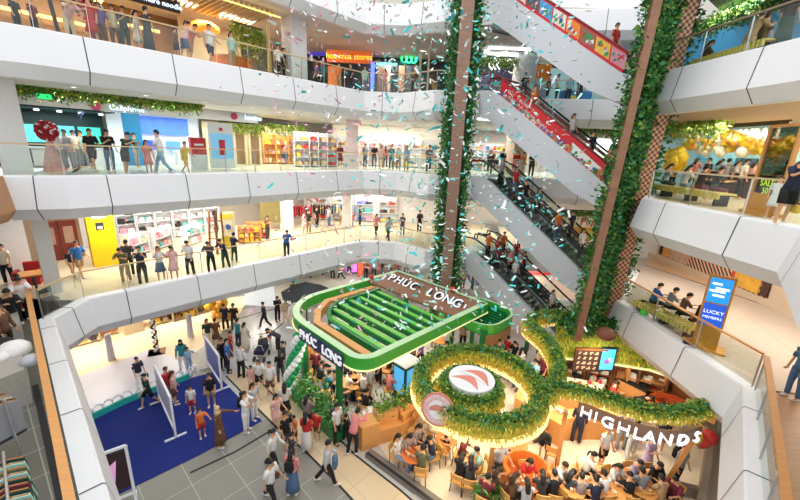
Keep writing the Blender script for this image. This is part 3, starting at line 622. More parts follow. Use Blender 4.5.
t = thing('menu_television', 'bright blue menu screen with a picture of a drink, right of the brown menu board', 'screen', Vector((9.6, 14.3, 1.5)))
cx = ypx(607, 359, 14.27); mb = MB(); mb.box((cx.x, 14.27, cx.z-.58), (.68, .08, 1.15)); mb.build('casing', black, t)
mb = MB(); mb.box((cx.x, 14.225, cx.z-.5), (.58, .01, 1.0)); mb.build('display', M('sky_blue_display', srgb('#49b4e6'), .3, var=.15, emit=.8), t)
mb = MB(); mb.ball((cx.x-.02, 14.215, cx.z-.1), .13, 0, 10, (1, .05, 1)); mb.ball((cx.x+.1, 14.212, cx.z-.02), .1, 1, 10, (1, .05, 1)); mb.build('picture', [M('purple_picture', srgb('#8b5fc0'), emit=.3), M('pink_picture', srgb('#e3a6d8'), emit=.3)], t)
# posts that carry the ring
for px, py, zt in ((488, 478, 2.75), (557, 465, 2.75), (663, 487, 2.75)):
    p = at(px, py); o = MB(); q = {488: at(496, 424, 2.75), 557: at(566, 411, 2.75), 663: at(700, 433, 2.5)}[px]; o.bar(p, Vector((q.x, q.y, 2.75)), .13, .13); o = o.build('wooden_post', oak, None, p)
    tag(o, {488: 'slanted wooden post under the front of the large leaf ring', 557: 'slanted wooden post where the ring meets the arc of greenery', 663: 'slanted wooden post at the right end of the HIGHLANDS letters'}[px], 'post')
# wooden counters
def counter(poly, h, label, top=None, nm='bar_counter'):
    t = thing(nm, label, 'counter', Vector((poly[0][0], poly[0][1], 0))); mb = MB(); mb.prism(poly, 0, h-.05); mb.build('body', oak, t)
    mb = MB(); c = Vector((sum(p[0] for p in poly)/len(poly), sum(p[1] for p in poly)/len(poly))); mb.prism([(c.x+(p[0]-c.x)*1.03, c.y+(p[1]-c.y)*1.03) for p in poly], h-.05, h); mb.build('worktop', top or oak, t); return t
def pp(*l, z=0): return [(at(a, b, z).x, at(a, b, z).y) for a, b in l]
counter(pp((512, 418), (560, 449), (566, 432), (518, 405)), 1.0, 'slanted orange wooden counter front under the crossing of the greenery')
counter([(6.35, 11.6), (7.6, 11.75), (9.1, 11.75), (9.05, 12.3), (7.6, 12.3), (6.6, 12.1)], 1.05, 'orange slatted bar counter behind the HIGHLANDS letters')
counter(pp((558, 388), (602, 396), (604, 384), (562, 376), z=1), 1.0, 'pastry counter in front of the menu board', M('counter_stone', srgb('#d8cbb8')))
counter(pp((625, 372), (648, 382), (646, 392), (618, 378), z=1), 1.0, 'black coffee machine counter under the moss wall', dark)
counter(pp((425, 405), (398, 428), (402, 436), (435, 412)), .9, 'curved orange wooden bench back at the left end of the cafe', oak)
counter(pp((478, 353), (507, 331), (510, 335), (482, 357)), .8, 'orange wooden partition below the canopy tray')
def rack(px, py, label):
    c = at(px, py); t = thing('display_shelf', label, 'shelf', c)
    for k in range(3): mb = MB(); mb.box(c+Vector((0, 0, .35+.4*k)), (1.5, .4, .04), -.3); mb.build('shelf', oak, t)
    for s in (-1, 1): mb = MB(); mb.box(c+Vector((s*.75*math.cos(-.3), s*.75*math.sin(-.3), 0)), (.06, .42, 1.7), -.3); mb.build('side_panel', oak, t)
    return t
rack(640, 402, 'orange wooden shelf of bottles beside the coffee machine counter')
# pastry and cup items on the pastry counter
for i in range(12):
    px = 563+3.3*i; p = at(px, 383+.2*i+rnd.uniform(-3, 3), 1.0); mb = MB(); mb.lathe(p, [(.07, 0), (.11, .05), (.08, .12), (.02, .14)], 8)
    tag(mb.build('pastry', M('pastry_'+'abc'[i % 3], srgb(('#c98f55', '#e8d2a8', '#a3352f')[i % 3])), None, p), 'small pastry on the counter in front of the menu board', 'pastry', 'pastries on the counter')
for i in range(14):
    p = at(542+2.0*i, 404.5+.9*i+rnd.uniform(-1, 1), 1.0); mb = MB(); mb.lathe(p, [(.035, 0), (.05, .13), (.052, .14)], 8)
    tag(mb.build('paper_cup', M('white_cup', (.86, .84, .8)), None, p), 'white paper cup stacked on the slanted orange counter', 'cup', 'paper cups on the slanted counter')
# orange round booth sofa and a patterned one
t = thing('booth_sofa', 'curved red orange booth sofa beside the lime bush', 'sofa', at(665, 413, .45))
c = at(668, 412, .45); orr = M('red_orange_leather', srgb('#d0501f'), .5, var=.3, scale=9)
mb = MB(); mb.tube([c+Vector((.62*math.cos(a), .5*math.sin(a), .3)) for a in [PI*(-.1+k*.12) for k in range(11)]], .24, 8); mb.build('backrest', orr, t)
mb = MB(); mb.tube([c+Vector((.4*math.cos(a), .3*math.sin(a), -.12)) for a in [PI*(-.1+k*.12) for k in range(11)]], .3, 8, flat=.8); mb.build('seat', orr, t)
t = thing('armchair', 'pink patterned armchair behind the red orange booth', 'armchair', at(662, 398, .4)); c = at(662, 400, .1); pk = M('pink_pattern', srgb('#c98a90'), .8, var=.4, scale=18)
mb = MB(); mb.box(c, (1, .9, .45)); mb.build('seat', pk, t); mb = MB(); mb.box(c+Vector((0, .4, .3)), (1.1, .2, .7)); mb.build('backrest', pk, t)
for px, py, lb in ((652, 360, 'tan leather armchair at the shelf'), ):
    pass
for px, py, lb in ((690, 408, 'orange panel sofa beside the lime plant bush'), (630, 397, 'tan sofa in front of the coffee machine')):
    c = at(px, py, .2); t = thing('sofa', lb, 'sofa', Vector((c.x, c.y, 0))); m_ = M('tan_leather', srgb('#cf8444'), .5)
    mb = MB(); mb.box(c-Vector((0, 0, .15)), (1.3, .8, .4), -.4); mb.build('seat', m_, t); mb = MB(); mb.box(c+Vector((.1, .35, 0)), (1.3, .2, .8), -.4); mb.build('backrest', m_, t)
# booth in the foreground
t = thing('booth_sofa', 'tall curved orange booth around the woman in the red top', 'sofa', at(527, 485)); c = at(523, 487)
mb = MB(); mb.loft([[c+Vector((r*math.cos(a), r*.9*math.sin(a), z)) for r, z in ((.74, 0), (.76, .85), (.64, .9), (.62, 0))] for a in [PI*(-.15+k*.13) for k in range(11)]]); mb.build('backrest', wood_mat('booth_orange', srgb('#d9772e'), srgb('#e88f45')), t)
mb = MB(); mb.cyl(c, .6, .42, 24); mb.build('seat', M('booth_seat', srgb('#c9682c')), t)
counter([(5.0, 9.4), (6.4, 9.9), (8.7, 9.75), (8.65, 9.95), (6.4, 10.15), (4.9, 9.65)], .5, 'long low orange wooden bench back curving behind the front row of tables', oak)
mb = MB(); p = at(497, 404); c = at(482, 498, .3)
hedge('planter', [at(478, 502, .3), at(494, 497, .3)], .35, .35, 0, 'small palm like plant in front of the foreground table', mix=(1, 5, 2, 0, 0), dens=300, L=.3)
# balloon pair
c = at(702, 440, 1.9)
for i, (dx, dz, col, nm) in enumerate(((0, 0, '#d23b34', 'red'), (-.28, .12, '#e9c22e', 'yellow'), (.2, .1, '#c9302e', 'dark red'))):
    mb = MB(); mb.ball(c+Vector((dx, 0, dz)), .24, 0, 10, (1, 1, 1.15)); mb.cyl(c+Vector((dx, 0, dz-.33)), .03, .06, 6)
    tag(mb.build('balloon', M(nm.replace(' ', '_')+'_balloon', srgb(col), .3), None, c+Vector((dx, 0, dz-.3)), smooth=True), nm+' balloon tied at the end of the HIGHLANDS letters', 'balloon')
for a, b in (((705, 440), (700, 498)),):
    t = thing('low_barrier', 'grey low barrier wall at the right edge of the cafe', 'barrier', at(705, 450)); mb = MB(); mb.bar(at(711, 432)+Vector((0, 0, .3)), at(697, 515)+Vector((0, 0, .3)), .2, .6); mb.build('body', M('taupe_panel', srgb('#8d7f72')), t)
    mb = MB(); mb.bar(at(697, 498)+Vector((0, 0, .2)), at(655, 488)+Vector((0, 0, .2)), .2, .4); mb.build('body', M('taupe_panel'), t)
t = thing('low_step', 'long grey step along the front edge of the cafe platform', 'step', at(395, 470)); mb = MB(); mb.bar(at(368, 455)+Vector((0, 0, .09)), at(440, 508)+Vector((0, 0, .09)), .3, .18); mb.build('body', M('taupe_step', srgb('#7b736a')), t)
mb = MB(); mb.bar(at(367, 457)+Vector((0, 0, .19)), at(438, 510)+Vector((0, 0, .19)), .1, .02); mb.build('edge_strip', black, t)
# added warm fill under the ring, without fixtures
for x, y in ((2.8, 10.7), (6.9, 11.0), (8.0, 12.5), (5.9, 13.5)):
    area('ring_fill', (x, y, 2.6), .5, .5, 60, (1, .86, .62))
for a in (1.5, 4, 6.8):
    p = K(a, 3.4, 2.75); area('stall_fill', p, .2, 2.5, 70, (1, .9, .75), (0, 0, KZ))  # added warm fill under the stall roof

for p, pw in (((8.6, 13.6, 2.9), 45), ((11.0, 12.6, 2.9), 45), ((5.6, 8.6, 2.6), 25), ((2.0, 9.0, 2.4), 22), ((4.6, 8.9, 2.4), 22)): area('cafe_fill', p, .6, .6, pw, (1, .88, .66))  # added warm fill in the cafe, floating without fixtures
# ---------------- people: posed bodies with clothes ----------------
SKIN = M('skin_tan', srgb('#d9a37c'), .55, var=.05); SKIN2 = M('skin_light', srgb('#e8bd9b'), .55, var=.05); EYE = M('eye_dark', (.02, .015, .012), .3); LIP = M('lip', srgb('#b0605a'), .5)
HAIRC = {'black': '#15110f', 'brown': '#3a2418', 'teal': '#1f6f78', 'beige': '#d8bb92', 'white': '#e6e2da'}
CL = {'black': '#17171a', 'navy': '#1f2740', 'white': '#e8e6e4', 'grey': '#8a8b90', 'dark grey': '#3d4045', 'light grey': '#b9bcc2', 'red': '#c22a2a', 'pink': '#e58a8c', 'pale pink': '#e9b9b4', 'orange': '#e4772e',
      'yellow': '#e8bd2d', 'green': '#2f6b46', 'dark green': '#1d4034', 'teal': '#2b8793', 'blue': '#2f6fb8', 'light blue': '#93bfe0', 'denim': '#4c6a8c', 'pale denim': '#8fb0cc', 'brown': '#6b4a36', 'khaki': '#b09068', 'beige': '#d8c3a0',
      'cream': '#e6dcc6', 'lilac': '#b3a4c8', 'purple': '#6d4f93', 'maroon': '#6e2230', 'olive': '#5f6142', 'plaid': '#8d7f7c', 'mint': '#a9d8cc'}
def cloth(c): return M('cloth_'+c.replace(' ', '_'), srgb(CL[c]), .8, var=.12 if c != 'plaid' else .8, scale=12 if c != 'plaid' else 22)
def hairm(c): return M('hair_'+c, srgb(HAIRC[c]), .55, var=.2, scale=30)
V = Vector
def fk(P):
    J = {}; ln = math.radians(P.get('lean', 0)); sp = V((0, -math.sin(ln), math.cos(ln)))
    def leg(s, a, k, ab=4):
        a, k, ab = map(math.radians, (a, k, ab)); h = J['pel']+V((s*.085, 0, -.03)); kn = h+V((s*math.sin(ab)*math.cos(a), -math.sin(a), -math.cos(a)*math.cos(ab)))*.42
        an = kn+V((0, -math.sin(a-k), -math.cos(a-k)))*.40; th = P.get('toe', 0); J['hip', s], J['kn', s], J['an', s] = h, kn, an; J['toe', s] = an+V((s*.02, -.15, -.055))
    J['pel'] = V((0, 0, 0)); leg(-1, *P['L']); leg(1, *P['R'])
    lo = min(J['an', -1].z, J['an', 1].z)-.08; J['pel'] = V((0, 0, -lo)); leg(-1, *P['L']); leg(1, *P['R'])
    b = J['pel']; J['w'] = b+sp*.16; J['ch'] = b+sp*.36; J['nb'] = b+sp*.50; hp = math.radians(P.get('head', 5)+P.get('lean', 0)*.6); hd = V((0, -math.sin(hp), math.cos(hp)))
    J['nk'] = J['nb']+(sp+hd).normalized()*.08; J['hc'] = J['nk']+hd*.11; J['ht'] = J['nk']+hd*.215; J['hd'] = hd; J['sp'] = sp
    def arm(s, f, ab, e, inn=0):
        f, ab, e, inn = map(math.radians, (f, ab, e, inn)); f0 = f+ln*.5
        sh = J['nb']+V((s*.175, 0, 0))-sp*.045; d = V((s*math.sin(ab), -math.sin(f0)*math.cos(ab), -math.cos(f0)*math.cos(ab))); el = sh+d*.27
        g = f0+e; d2 = V((s*math.sin(ab)*.4-s*math.sin(inn), -math.sin(g), -math.cos(g))).normalized(); wr = el+d2*.24
        J['sh', s], J['el', s], J['wr', s], J['ha', s], J['hv', s] = sh, el, wr, wr+d2*.075, d2
    arm(-1, *P['A']); arm(1, *P['B']); return J
POSE = {
 'stand': dict(L=(2, 4), R=(-2, 4), A=(5, 8, 12), B=(8, 8, 15)),
 'phone': dict(L=(3, 5), R=(-4, 4), A=(30, 6, 95, 28), B=(10, 8, 20), head=25),
 'photo': dict(L=(2, 3), R=(-2, 3), A=(62, 10, 75, 20), B=(62, 10, 75, 20), head=0),
 'walk': dict(L=(24, 12), R=(-16, 22), A=(-18, 7, 20), B=(24, 7, 28), lean=4),
 'rail': dict(L=(6, 8), R=(-8, 6), A=(45, 12, 62, 25), B=(45, 12, 62, 25), lean=20, head=18),
 'sit': dict(L=(84, 84, 7), R=(80, 84, 7), A=(32, 8, 62, 18), B=(28, 8, 66, 18), lean=10, head=18),
 'sitback': dict(L=(82, 74, 8), R=(86, 88, 8), A=(18, 10, 60, 25), B=(36, 8, 80, 28), lean=-4, head=14),
 'point': dict(L=(2, 3), R=(-3, 4), A=(5, 8, 15), B=(70, 28, 12), head=0),
 'hips': dict(L=(3, 4), R=(-3, 4), A=(-8, 38, 75, 50), B=(20, 10, 90, 40), head=8),
 'bend': dict(L=(10, 12), R=(2, 8), A=(40, 8, 30), B=(40, 8, 30), lean=48, head=20)}
_JC = {}
def joints(p):
    if p not in _JC: _JC[p] = fk(POSE[p])
    return _JC[p]
_MC = {}
def ell(c, rx, ry, ax, n=12, front=V((0, -1, 0))):
    ax = ax.normalized(); x = V((1, 0, 0)); x = (x-ax*x.dot(ax)).normalized(); y = ax.cross(x)
    return [c+x*rx*math.cos(2*PI*k/n)+y*ry*math.sin(2*PI*k/n) for k in range(n)]
def make_body(pose):
    if ('body', pose) in _MC: return _MC['body', pose]
    J = joints(pose); bm_ = bmesh.new(); lay = bm_.verts.layers.skin.verify()
    names = ['pel', 'w', 'ch', 'nb', 'nk', 'hc', 'ht']; vs = [J[n] for n in names]; rad = [(.115, .10), (.10, .085), (.125, .095), (.06, .055), (.047, .05), (.072, .088), (.05, .06)]; ed = [(i, i+1) for i in range(6)]
    for s in (-1, 1):
        o = len(vs); vs += [J['hip', s], J['kn', s], J['an', s], J['toe', s]]; rad += [(.08, .08), (.052, .052), (.036, .036), (.034, .026)]; ed += [(0, o), (o, o+1), (o+1, o+2), (o+2, o+3)]
        o = len(vs); vs += [J['sh', s], J['el', s], J['wr', s], J['ha', s]]; rad += [(.044, .044), (.036, .036), (.026, .026), (.036, .02)]; ed += [(3, o), (o, o+1), (o+1, o+2), (o+2, o+3)]
    bv = [bm_.verts.new(v) for v in vs]
    for v, r in zip(bv, rad): v[lay].radius = r
    bv[0][lay].use_root = True
    for a, b in ed: bm_.edges.new((bv[a], bv[b]))
    me = bpy.data.meshes.new('skeleton'); bm_.to_mesh(me); bm_.free()
    ob = bpy.data.objects.new('skeleton', me); COL.objects.link(ob); ob.modifiers.new('skin', 'SKIN'); sb = ob.modifiers.new('sub', 'SUBSURF'); sb.levels = 1; sb.render_levels = 1
    dg = bpy.context.evaluated_depsgraph_get(); ev = ob.evaluated_get(dg); tm = ev.to_mesh(); mb = MB()
    mb.add([tuple(v.co) for v in tm.vertices], [tuple(p.vertices) for p in tm.polygons]); ev.to_mesh_clear(); bpy.data.objects.remove(ob); bpy.data.meshes.remove(me)
    # face, ears, fingers
    hd = J['hd']; fr = (V((0, -1, 0))-hd*V((0, -1, 0)).dot(hd)).normalized(); c = J['hc']; X = V((1, 0, 0))
    for s in (-1, 1):
        mb.ball(c+fr*.078+X*s*.03+hd*.012, .012, 1, 6); mb.ball(c+X*s*.076-hd*.005, .026, 0, 6, (.4, .8, 1.1))
    mb.loft([[c+fr*.08+hd*.02+X*.006, c+fr*.08+hd*.02-X*.006, c+fr*.075+hd*.021], [c+fr*.078-hd*.03+X*.016, c+fr*.078-hd*.03-X*.016, c+fr*.112-hd*.026]])
    mb.tube([c+fr*.079-hd*.052-X*.022, c+fr*.088-hd*.054, c+fr*.079-hd*.052+X*.022], .006, 5, 2)
    for s in (-1, 1):
        hv = J['hv', s]; wr = J['wr', s]; sx = (X-hv*X.dot(hv)); sx = sx.normalized() if sx.length > .1 else V((0, 0, 1)); pn = hv.cross(sx).normalized()
        if pn.y > 0: pn = -pn
        for i, (off, Ln) in enumerate(((-.03, .06), (-.01, .072), (.011, .068), (.031, .052))):
            a = wr+hv*.075+sx*off; m_ = a+hv*Ln*.55+pn*.008; mb.tube([a, m_, m_+hv*Ln*.4+pn*.03], [.010, .009, .007], 5)
        a = wr+hv*.03-sx*s*.03; mb.tube([a, a-sx*s*.03+hv*.025+pn*.015, a-sx*s*.035+hv*.055+pn*.035], [.012, .011, .008], 5)
    mb.smooth = True; me = mb.mesh('person', [SKIN, EYE, LIP]); _MC['body', pose] = me; return me
def cloth_mesh(kind, pose):
    if (kind, pose) in _MC: return _MC[kind, pose]
    J = joints(pose); mb = MB(); sp = J['sp']; k = 1.0
    if kind in ('shirt', 'longshirt'):
        b = J['pel']; sit = pose.startswith('sit')
        mb.loft([ell(b+sp*h, rx, ry, sp, 14) for h, rx, ry in ((-.05 if not sit else .0, .158, .128), (.08, .148, .122), (.2, .142, .115), (.34, .165, .125), (.43, .165, .11), (.49, .125, .085), (.525, .07, .066))])
        for s in (-1, 1):
            sh, el, wr = J['sh', s], J['el', s], J['wr', s]; i_ = sh+V((-s*.06, 0, .0))
            pts = [i_, sh, sh.lerp(el, .45), sh.lerp(el, .85)]+([el, el.lerp(wr, .5), el.lerp(wr, .92)] if kind == 'longshirt' else [])
            mb.tube(pts, ([.075, .076, .066, .064] if kind == 'shirt' else [.075, .074, .062, .056, .052, .046, .042]), 9)
    elif kind in ('trousers', 'shorts'):
        mb.loft([ell(J['pel']+sp*h, rx, ry, sp, 14) for h, rx, ry in ((-.12, .08, .09), (-.05, .15, .12), (.05, .145, .118), (.1, .14, .112))])
        for s in (-1, 1):
            h, kn, an = J['hip', s], J['kn', s], J['an', s]
            if kind == 'trousers': mb.tube([h, h.lerp(kn, .5), kn, kn.lerp(an, .5), kn.lerp(an, .96)], [.098, .088, .068, .062, .06], 10)
            else: mb.tube([h, h.lerp(kn, .5), h.lerp(kn, .88)], [.1, .094, .088], 10)
    elif kind in ('skirt', 'longskirt'):
        zz = .42 if kind == 'skirt' else .72; b = J['pel']
        if pose.startswith('sit'):
            for s in (-1, 1): mb.tube([J['hip', s], J['hip', s].lerp(J['kn', s], .6), J['kn', s], J['kn', s].lerp(J['an', s], .3)], [.11, .1, .085, .085], 10)
            mb.loft([ell(b+sp*h, .15, .12, sp, 12) for h in (-.06, .08)])
        else:
            mid = (J['kn', -1]+J['kn', 1])*.5; cy = lambda f: V((b.x, b.y+(mid.y-b.y)*f, b.z))
            mb.loft([ell(cy(f)+V((0, 0, h)), rx, ry, V((0, 0, 1)), 14) for f, h, rx, ry in ((0, .1, .135, .11), (0, -.02, .165, .135), (.5, -zz*.6, .2, .17), (1, -zz, .235, .2))])
    elif kind == 'shoe':
        for s in (-1, 1):
            a, t_ = J['an', s], J['toe', s]; f = V((0, -1, 0)); c = a+V((0, 0, -.045))
            mb.loft([ell(c+f*q, w, h, f, 8) for q, w, h in ((-.06, .03, .03), (-.03, .042, .045), (.05, .046, .042), (.13, .047, .032), (.17, .03, .022))])
    elif kind.startswith('hair'):
        hd = J['hd']; fr = (V((0, -1, 0))-hd*V((0, -1, 0)).dot(hd)).normalized(); X = V((1, 0, 0)); c = J['hc']+hd*.01-fr*.004; n, m = 16, 7; rings = []
        for i in range(m+1):
            ring = []
            for q in range(n):
                ph = 2*PI*q/n; cf = math.cos(ph); lim = 62+28*(1-cf)+(26 if cf < -.2 else 0)*(-cf)
                if kind == 'hairlong': lim = 62+34*(1-cf)
                if kind == 'haircap': lim = 80+10*(1-cf)
                if kind == 'hairscarf': lim = 66+45*(1-cf)
                th = math.radians(lim)*i/m; bump = 1.0+.04*math.sin(q*5.3+i*2.1) if kind != 'haircap' else 1.03
                ring.append(c+(X*.091*math.sin(ph)*math.sin(th)+fr*.106*cf*math.sin(th)+hd*.118*math.cos(th))*bump)
            rings.append(ring)
        mb.loft(rings, 0, False)
        if kind == 'hairlong':
            mb.loft([[c-fr*(.062+d)+X*w*math.cos(a)+fr*tk*math.sin(a)-hd*z for a in [2*PI*j/10 for j in range(10)]] for z, w, tk, d in ((-.02, .085, .04, .01), (.1, .088, .045, .025), (.22, .085, .035, .05), (.33, .06, .02, .06))])
        if kind == 'hairtail':
            mb.tube([c-fr*.1+hd*.02, c-fr*.16, c-fr*.15-hd*.12, c-fr*.13-hd*.22], [.03, .035, .03, .008], 8)
        if kind == 'haircap':
            mb.loft([[c+hd*z+fr*(.05+.1*math.cos(a)*r)+X*.085*r*math.sin(a) for a in [PI*(-.5+j/8) for j in range(9)]] for z, r in ((.03, 1), (.042, 1), (.042, .2))], 0, True)
        if kind == 'hairscarf':
            mb.loft([ell(J['nk']-sp*.06, .14, .11, sp, 12), ell(J['nk']+hd*.0, .1, .1, hd, 12), ell(J['nk']+hd*.05-fr*.02, .085, .09, hd, 12)])
    mb.smooth = True; me = mb.mesh(kind, [cloth('grey')]); _MC[kind, pose] = me; return me
LABELS = {}
PEOPLE = []
def person(loc, label, top='white', bot='black', pose='stand', yaw=0, h=1.62, hair='hairshort', hc='black', tk='shirt', bk='trousers', shoe='white', skin=SKIN, detail=True, group=None):
    s = h/1.66; J = joints(pose)
    o = bpy.data.objects.new('person', make_body(pose)); COL.objects.link(o); o.location = loc; o.scale = (s, s, s); o.rotation_euler = (0, 0, math.radians(yaw))
    if skin is not SKIN: o.material_slots[0].link = 'OBJECT'; o.material_slots[0].material = skin
    tag(o, label, 'person', group)
    its = [(hair, hairm(hc) if hc in HAIRC else cloth(hc), {'hairscarf': 'headscarf', 'haircap': 'cap'}.get(hair, 'hair')), (tk, cloth(top), {'shirt': 'shirt', 'longshirt': 'shirt'}[tk])]
    if bk: its.append((bk, cloth(bot), {'longskirt': 'skirt'}.get(bk, bk)))
    if detail: its.append(('shoe', cloth(shoe), 'shoes'))
    for kind, mat, nm in its:
        c = bpy.data.objects.new(nm, cloth_mesh(kind, pose)); COL.objects.link(c); c.parent = o; c.material_slots[0].link = 'OBJECT'; c.material_slots[0].material = mat
    PEOPLE.append(o); return o
BAG = {}
def bag(o, label, col, kind='backpack'):
    J = _JC[[k for k in _JC if _MC.get(('body', k)) is o.data][0]]; s = o.scale[0]; R = Matrix.Rotation(o.rotation_euler.z, 4, 'Z')
    p = J['ch']+V((0, .17, -.04)) if kind == 'backpack' else J['pel']+V((.2, -.02, .02)); w = Vector(o.location)+(R @ p)*s
    sz = (.28, .14, .38) if kind == 'backpack' else (.09, .26, .2); mb = MB(); r_ = [[Vector(o.location)+(R @ (p+V((a*sz[0]/2*q, b*sz[1]/2*q, z*sz[2]))))*s for a, b in ((-1, -.7), (-.7, -1), (.7, -1), (1, -.7), (1, .7), (.7, 1), (-.7, 1), (-1, .7))] for z, q in ((-.5, .8), (-.35, 1), (.3, 1), (.5, .7))]
    mb.loft(r_)
    for e in (-1, 1):
        sh = J['sh', e] if kind == 'backpack' else J['sh', 1]
        mb.tube([Vector(o.location)+(R @ q)*s for q in (p+V((e*.08 if kind == 'backpack' else e*.0, -.06, .15)), V((sh.x*.65, sh.y-.02, sh.z+.07)))], .016, 5)
    t = mb.build(kind if kind == 'backpack' else 'handbag', cloth(col), None, w); tag(t, label, 'bag'); return t
# -------- seats and tables --------
def make_chair(label, cat='chair', seatm=None, legm=None):
    t = thing('dining_chair', label, cat); sm = seatm or M('chair_wood', srgb('#d9a25a'), .5); lm = legm or dark
    mb = MB(); mb.box((0, 0, .42), (.42, .42, .045)); mb.build('seat', sm, t)
    mb = MB(); mb.loft([[(x*.2, .2+.02*z+.03*(1-x*x)+e, .62+.22*z) for x in (-1, -.5, 0, .5, 1)]+[(x*.2, .225+.02*z+.03*(1-x*x)+e, .62+.22*z) for x in (1, .5, 0, -.5, -1)] for z, e in ((0, 0), (.5, 0), (1, .01))]); mb.build('backrest', sm, t)
    for sx in (-1, 1):
        for sy in (-1, 1): mb = MB(); mb.tube([(sx*.17, sy*.17, .43), (sx*.2, sy*.2, 0)], .016, 6); mb.build('leg', lm, t)
        mb = MB(); mb.tube([(sx*.17, .18, .44), (sx*.18, .22, .68)], .014, 6); mb.build('back_post', lm, t)
    return t
_chair0 = [None]
def chair(loc, yaw, label, group=None):
    if _chair0[0] is None: _chair0[0] = make_chair(label); c = _chair0[0]
    else: c = copy_tree(_chair0[0])
    c.location = loc; c.rotation_euler = (0, 0, math.radians(yaw)); c['label'] = label
    if group: c['group'] = group
    elif 'group' in c: del c['group']
    return c
def table(loc, label, r=.36, h=.73, top=None, group=None):
    t = thing('round_table', label, 'table', loc, group); mb = MB(); mb.lathe(loc+V((0, 0, h-.04)), [(r*.96, 0), (r, .015), (r, .03), (r*.97, .04)], 22); mb.build('tabletop', top or M('table_wood', srgb('#dd9a55'), .4), t)
    mb = MB(); mb.cyl(loc+V((0, 0, .02)), .035, h-.06, 8); mb.build('pedestal', dark, t); mb = MB(); mb.cyl(loc, .24, .025, 16, 0, .2); mb.build('base', dark, t); return t
def cup(p, label, group, m=None):
    mb = MB(); mb.lathe(p, [(.032, 0), (.045, .12), (.048, .13), (.03, .14)], 8); o = mb.build('drink_cup', m or M('cup_clear', srgb('#d7c3a5'), .3), None, p); tag(o, label, 'cup', group); return o
# ---------------- everybody on the ground floor ----------------
HS, HL, HT, HC_, HF = 'hairshort', 'hairlong', 'hairtail', 'haircap', 'hairscarf'
def put(px, py, l, label, top, bot, pose='stand', yaw=0, h=1.62, hair=HS, **k): return person(at(px, py, l), label, top, bot, pose, yaw, h, hair, **k)
put(141, 387, .06, 'boy in a navy top and white trousers standing on the pale stage edge', 'navy', 'white', 'stand', 60, 1.42)
put(150, 406, 'G', 'woman in a dark green top and black shorts stepping off the teal stage edge', 'dark green', 'black', 'walk', -30, 1.52, HT, bk='shorts')
put(184, 371, .06, 'woman in a teal top and dark headscarf on the pale stage', 'teal', 'white', 'stand', 20, 1.58, HF, hc='black', tk='longshirt')
put(190, 371, .06, 'child in light blue with one arm raised beside the woman in teal', 'light blue', 'pale denim', 'point', 60, 1.2)
put(170, 402, 'G', 'man in a red shirt and khaki trousers on the blue carpet by the white frame', 'red', 'khaki', 'stand', 70, 1.6)
put(176, 404, 'G', 'woman in a pale pink top close behind the man in red on the blue carpet', 'pale pink', 'brown', 'stand', 120, 1.5, HL, bk='shorts')
put(193, 413, 'G', 'child in a white top holding a red bag on the blue carpet', 'white', 'red', 'stand', 10, 1.22, bk='shorts')
put(203, 437, 'G', 'child in orange with outstretched arm on the blue carpet', 'orange', 'red', 'point', 40, 1.2, bk='shorts')
put(212, 406, 'G', 'woman in a black tee and khaki shorts near the corner of the blue carpet', 'black', 'khaki', 'stand', 20, 1.5, HL, bk='shorts')
put(221, 446, 'G', 'woman in a long brown dress and beige headscarf pointing across the blue carpet', 'brown', 'brown', 'point', 90, 1.62, HF, hc='beige', bk='longskirt', tk='longshirt')
a1 = put(247, 431, 'G', 'woman all in white holding up a phone at the corner of the blue carpet', 'white', 'white', 'photo', 80, 1.68, HT)
bag(a1, 'small black backpack on the woman all in white', 'black')
put(255, 419, 'G', 'person in white standing just behind the woman holding up a phone', 'light grey', 'white', 'stand', 70, 1.6, HL)
put(260, 389, 'G', 'girl in a printed white tee and dark shorts in the middle of the walkway', 'white', 'black', 'walk', 20, 1.5, HL, bk='shorts')
put(271, 397, 'G', 'man in a white shirt and brown shorts beside the balloon column', 'white', 'brown', 'stand', 0, 1.68, bk='shorts')
put(252, 388, 'G', 'child in pale pink walking beside the girl in the printed white tee', 'pale pink', 'pale pink', 'walk', 10, 1.15, HL, bk='shorts')
put(209, 346, 'G', 'girl in a dark green top and pale trousers by the beige shop', 'dark green', 'cream', 'walk', 40, 1.58, HL)
put(217, 346, 'G', 'woman in a brown patterned dress in front of the yellow balloons', 'brown', 'brown', 'stand', 200, 1.56, HS, bk='skirt')
put(242, 377, 'G', 'man in a white shirt and black trousers seen from behind near the blue banner', 'white', 'black', 'stand', 160, 1.72, shoe='black', tk='longshirt')
put(229, 372, 'G', 'man in a blue shirt and dark trousers behind the blue banner', 'blue', 'navy', 'stand', 100, 1.7, shoe='black')
put(224, 369, 'G', 'person all in black next to the man in the blue shirt', 'black', 'black', 'stand', 60, 1.62, HS, shoe='black')
put(232, 357, 'G', 'child in a red top beyond the man in the blue shirt', 'red', 'maroon', 'stand', 120, 1.4)
put(239, 347, 'G', 'person in a teal top in the group before the shops', 'teal', 'navy', 'stand', 150, 1.6)
put(246, 352, 'G', 'woman in a long cream dress in the group before the shops', 'cream', 'cream', 'stand', 170, 1.62, HT, bk='longskirt')
put(226, 330, 'G', 'person in a dark navy top beside the yellow balloon bunch', 'navy', 'black', 'phone', 10, 1.6)
put(235, 331, 'G', 'man in a black tee with back turned right of the yellow balloon bunch', 'black', 'dark grey', 'stand', 190, 1.66)
put(265, 328, 'G', 'person in a dark navy outfit striding across the pale walkway', 'navy', 'black', 'walk', -60, 1.66)
put(278, 321, 'G', 'person in black talking at the edge of the walkway', 'black', 'black', 'phone', 40, 1.62, shoe='black')
put(286, 324, 'G', 'woman in a beige coat like top beside the green canopy corner', 'beige', 'cream', 'stand', -20, 1.6, HT)
put(294, 304, 'G', 'person in a green jacket standing beyond the walkway near the shop entrance', 'green', 'black', 'stand', 30, 1.66)
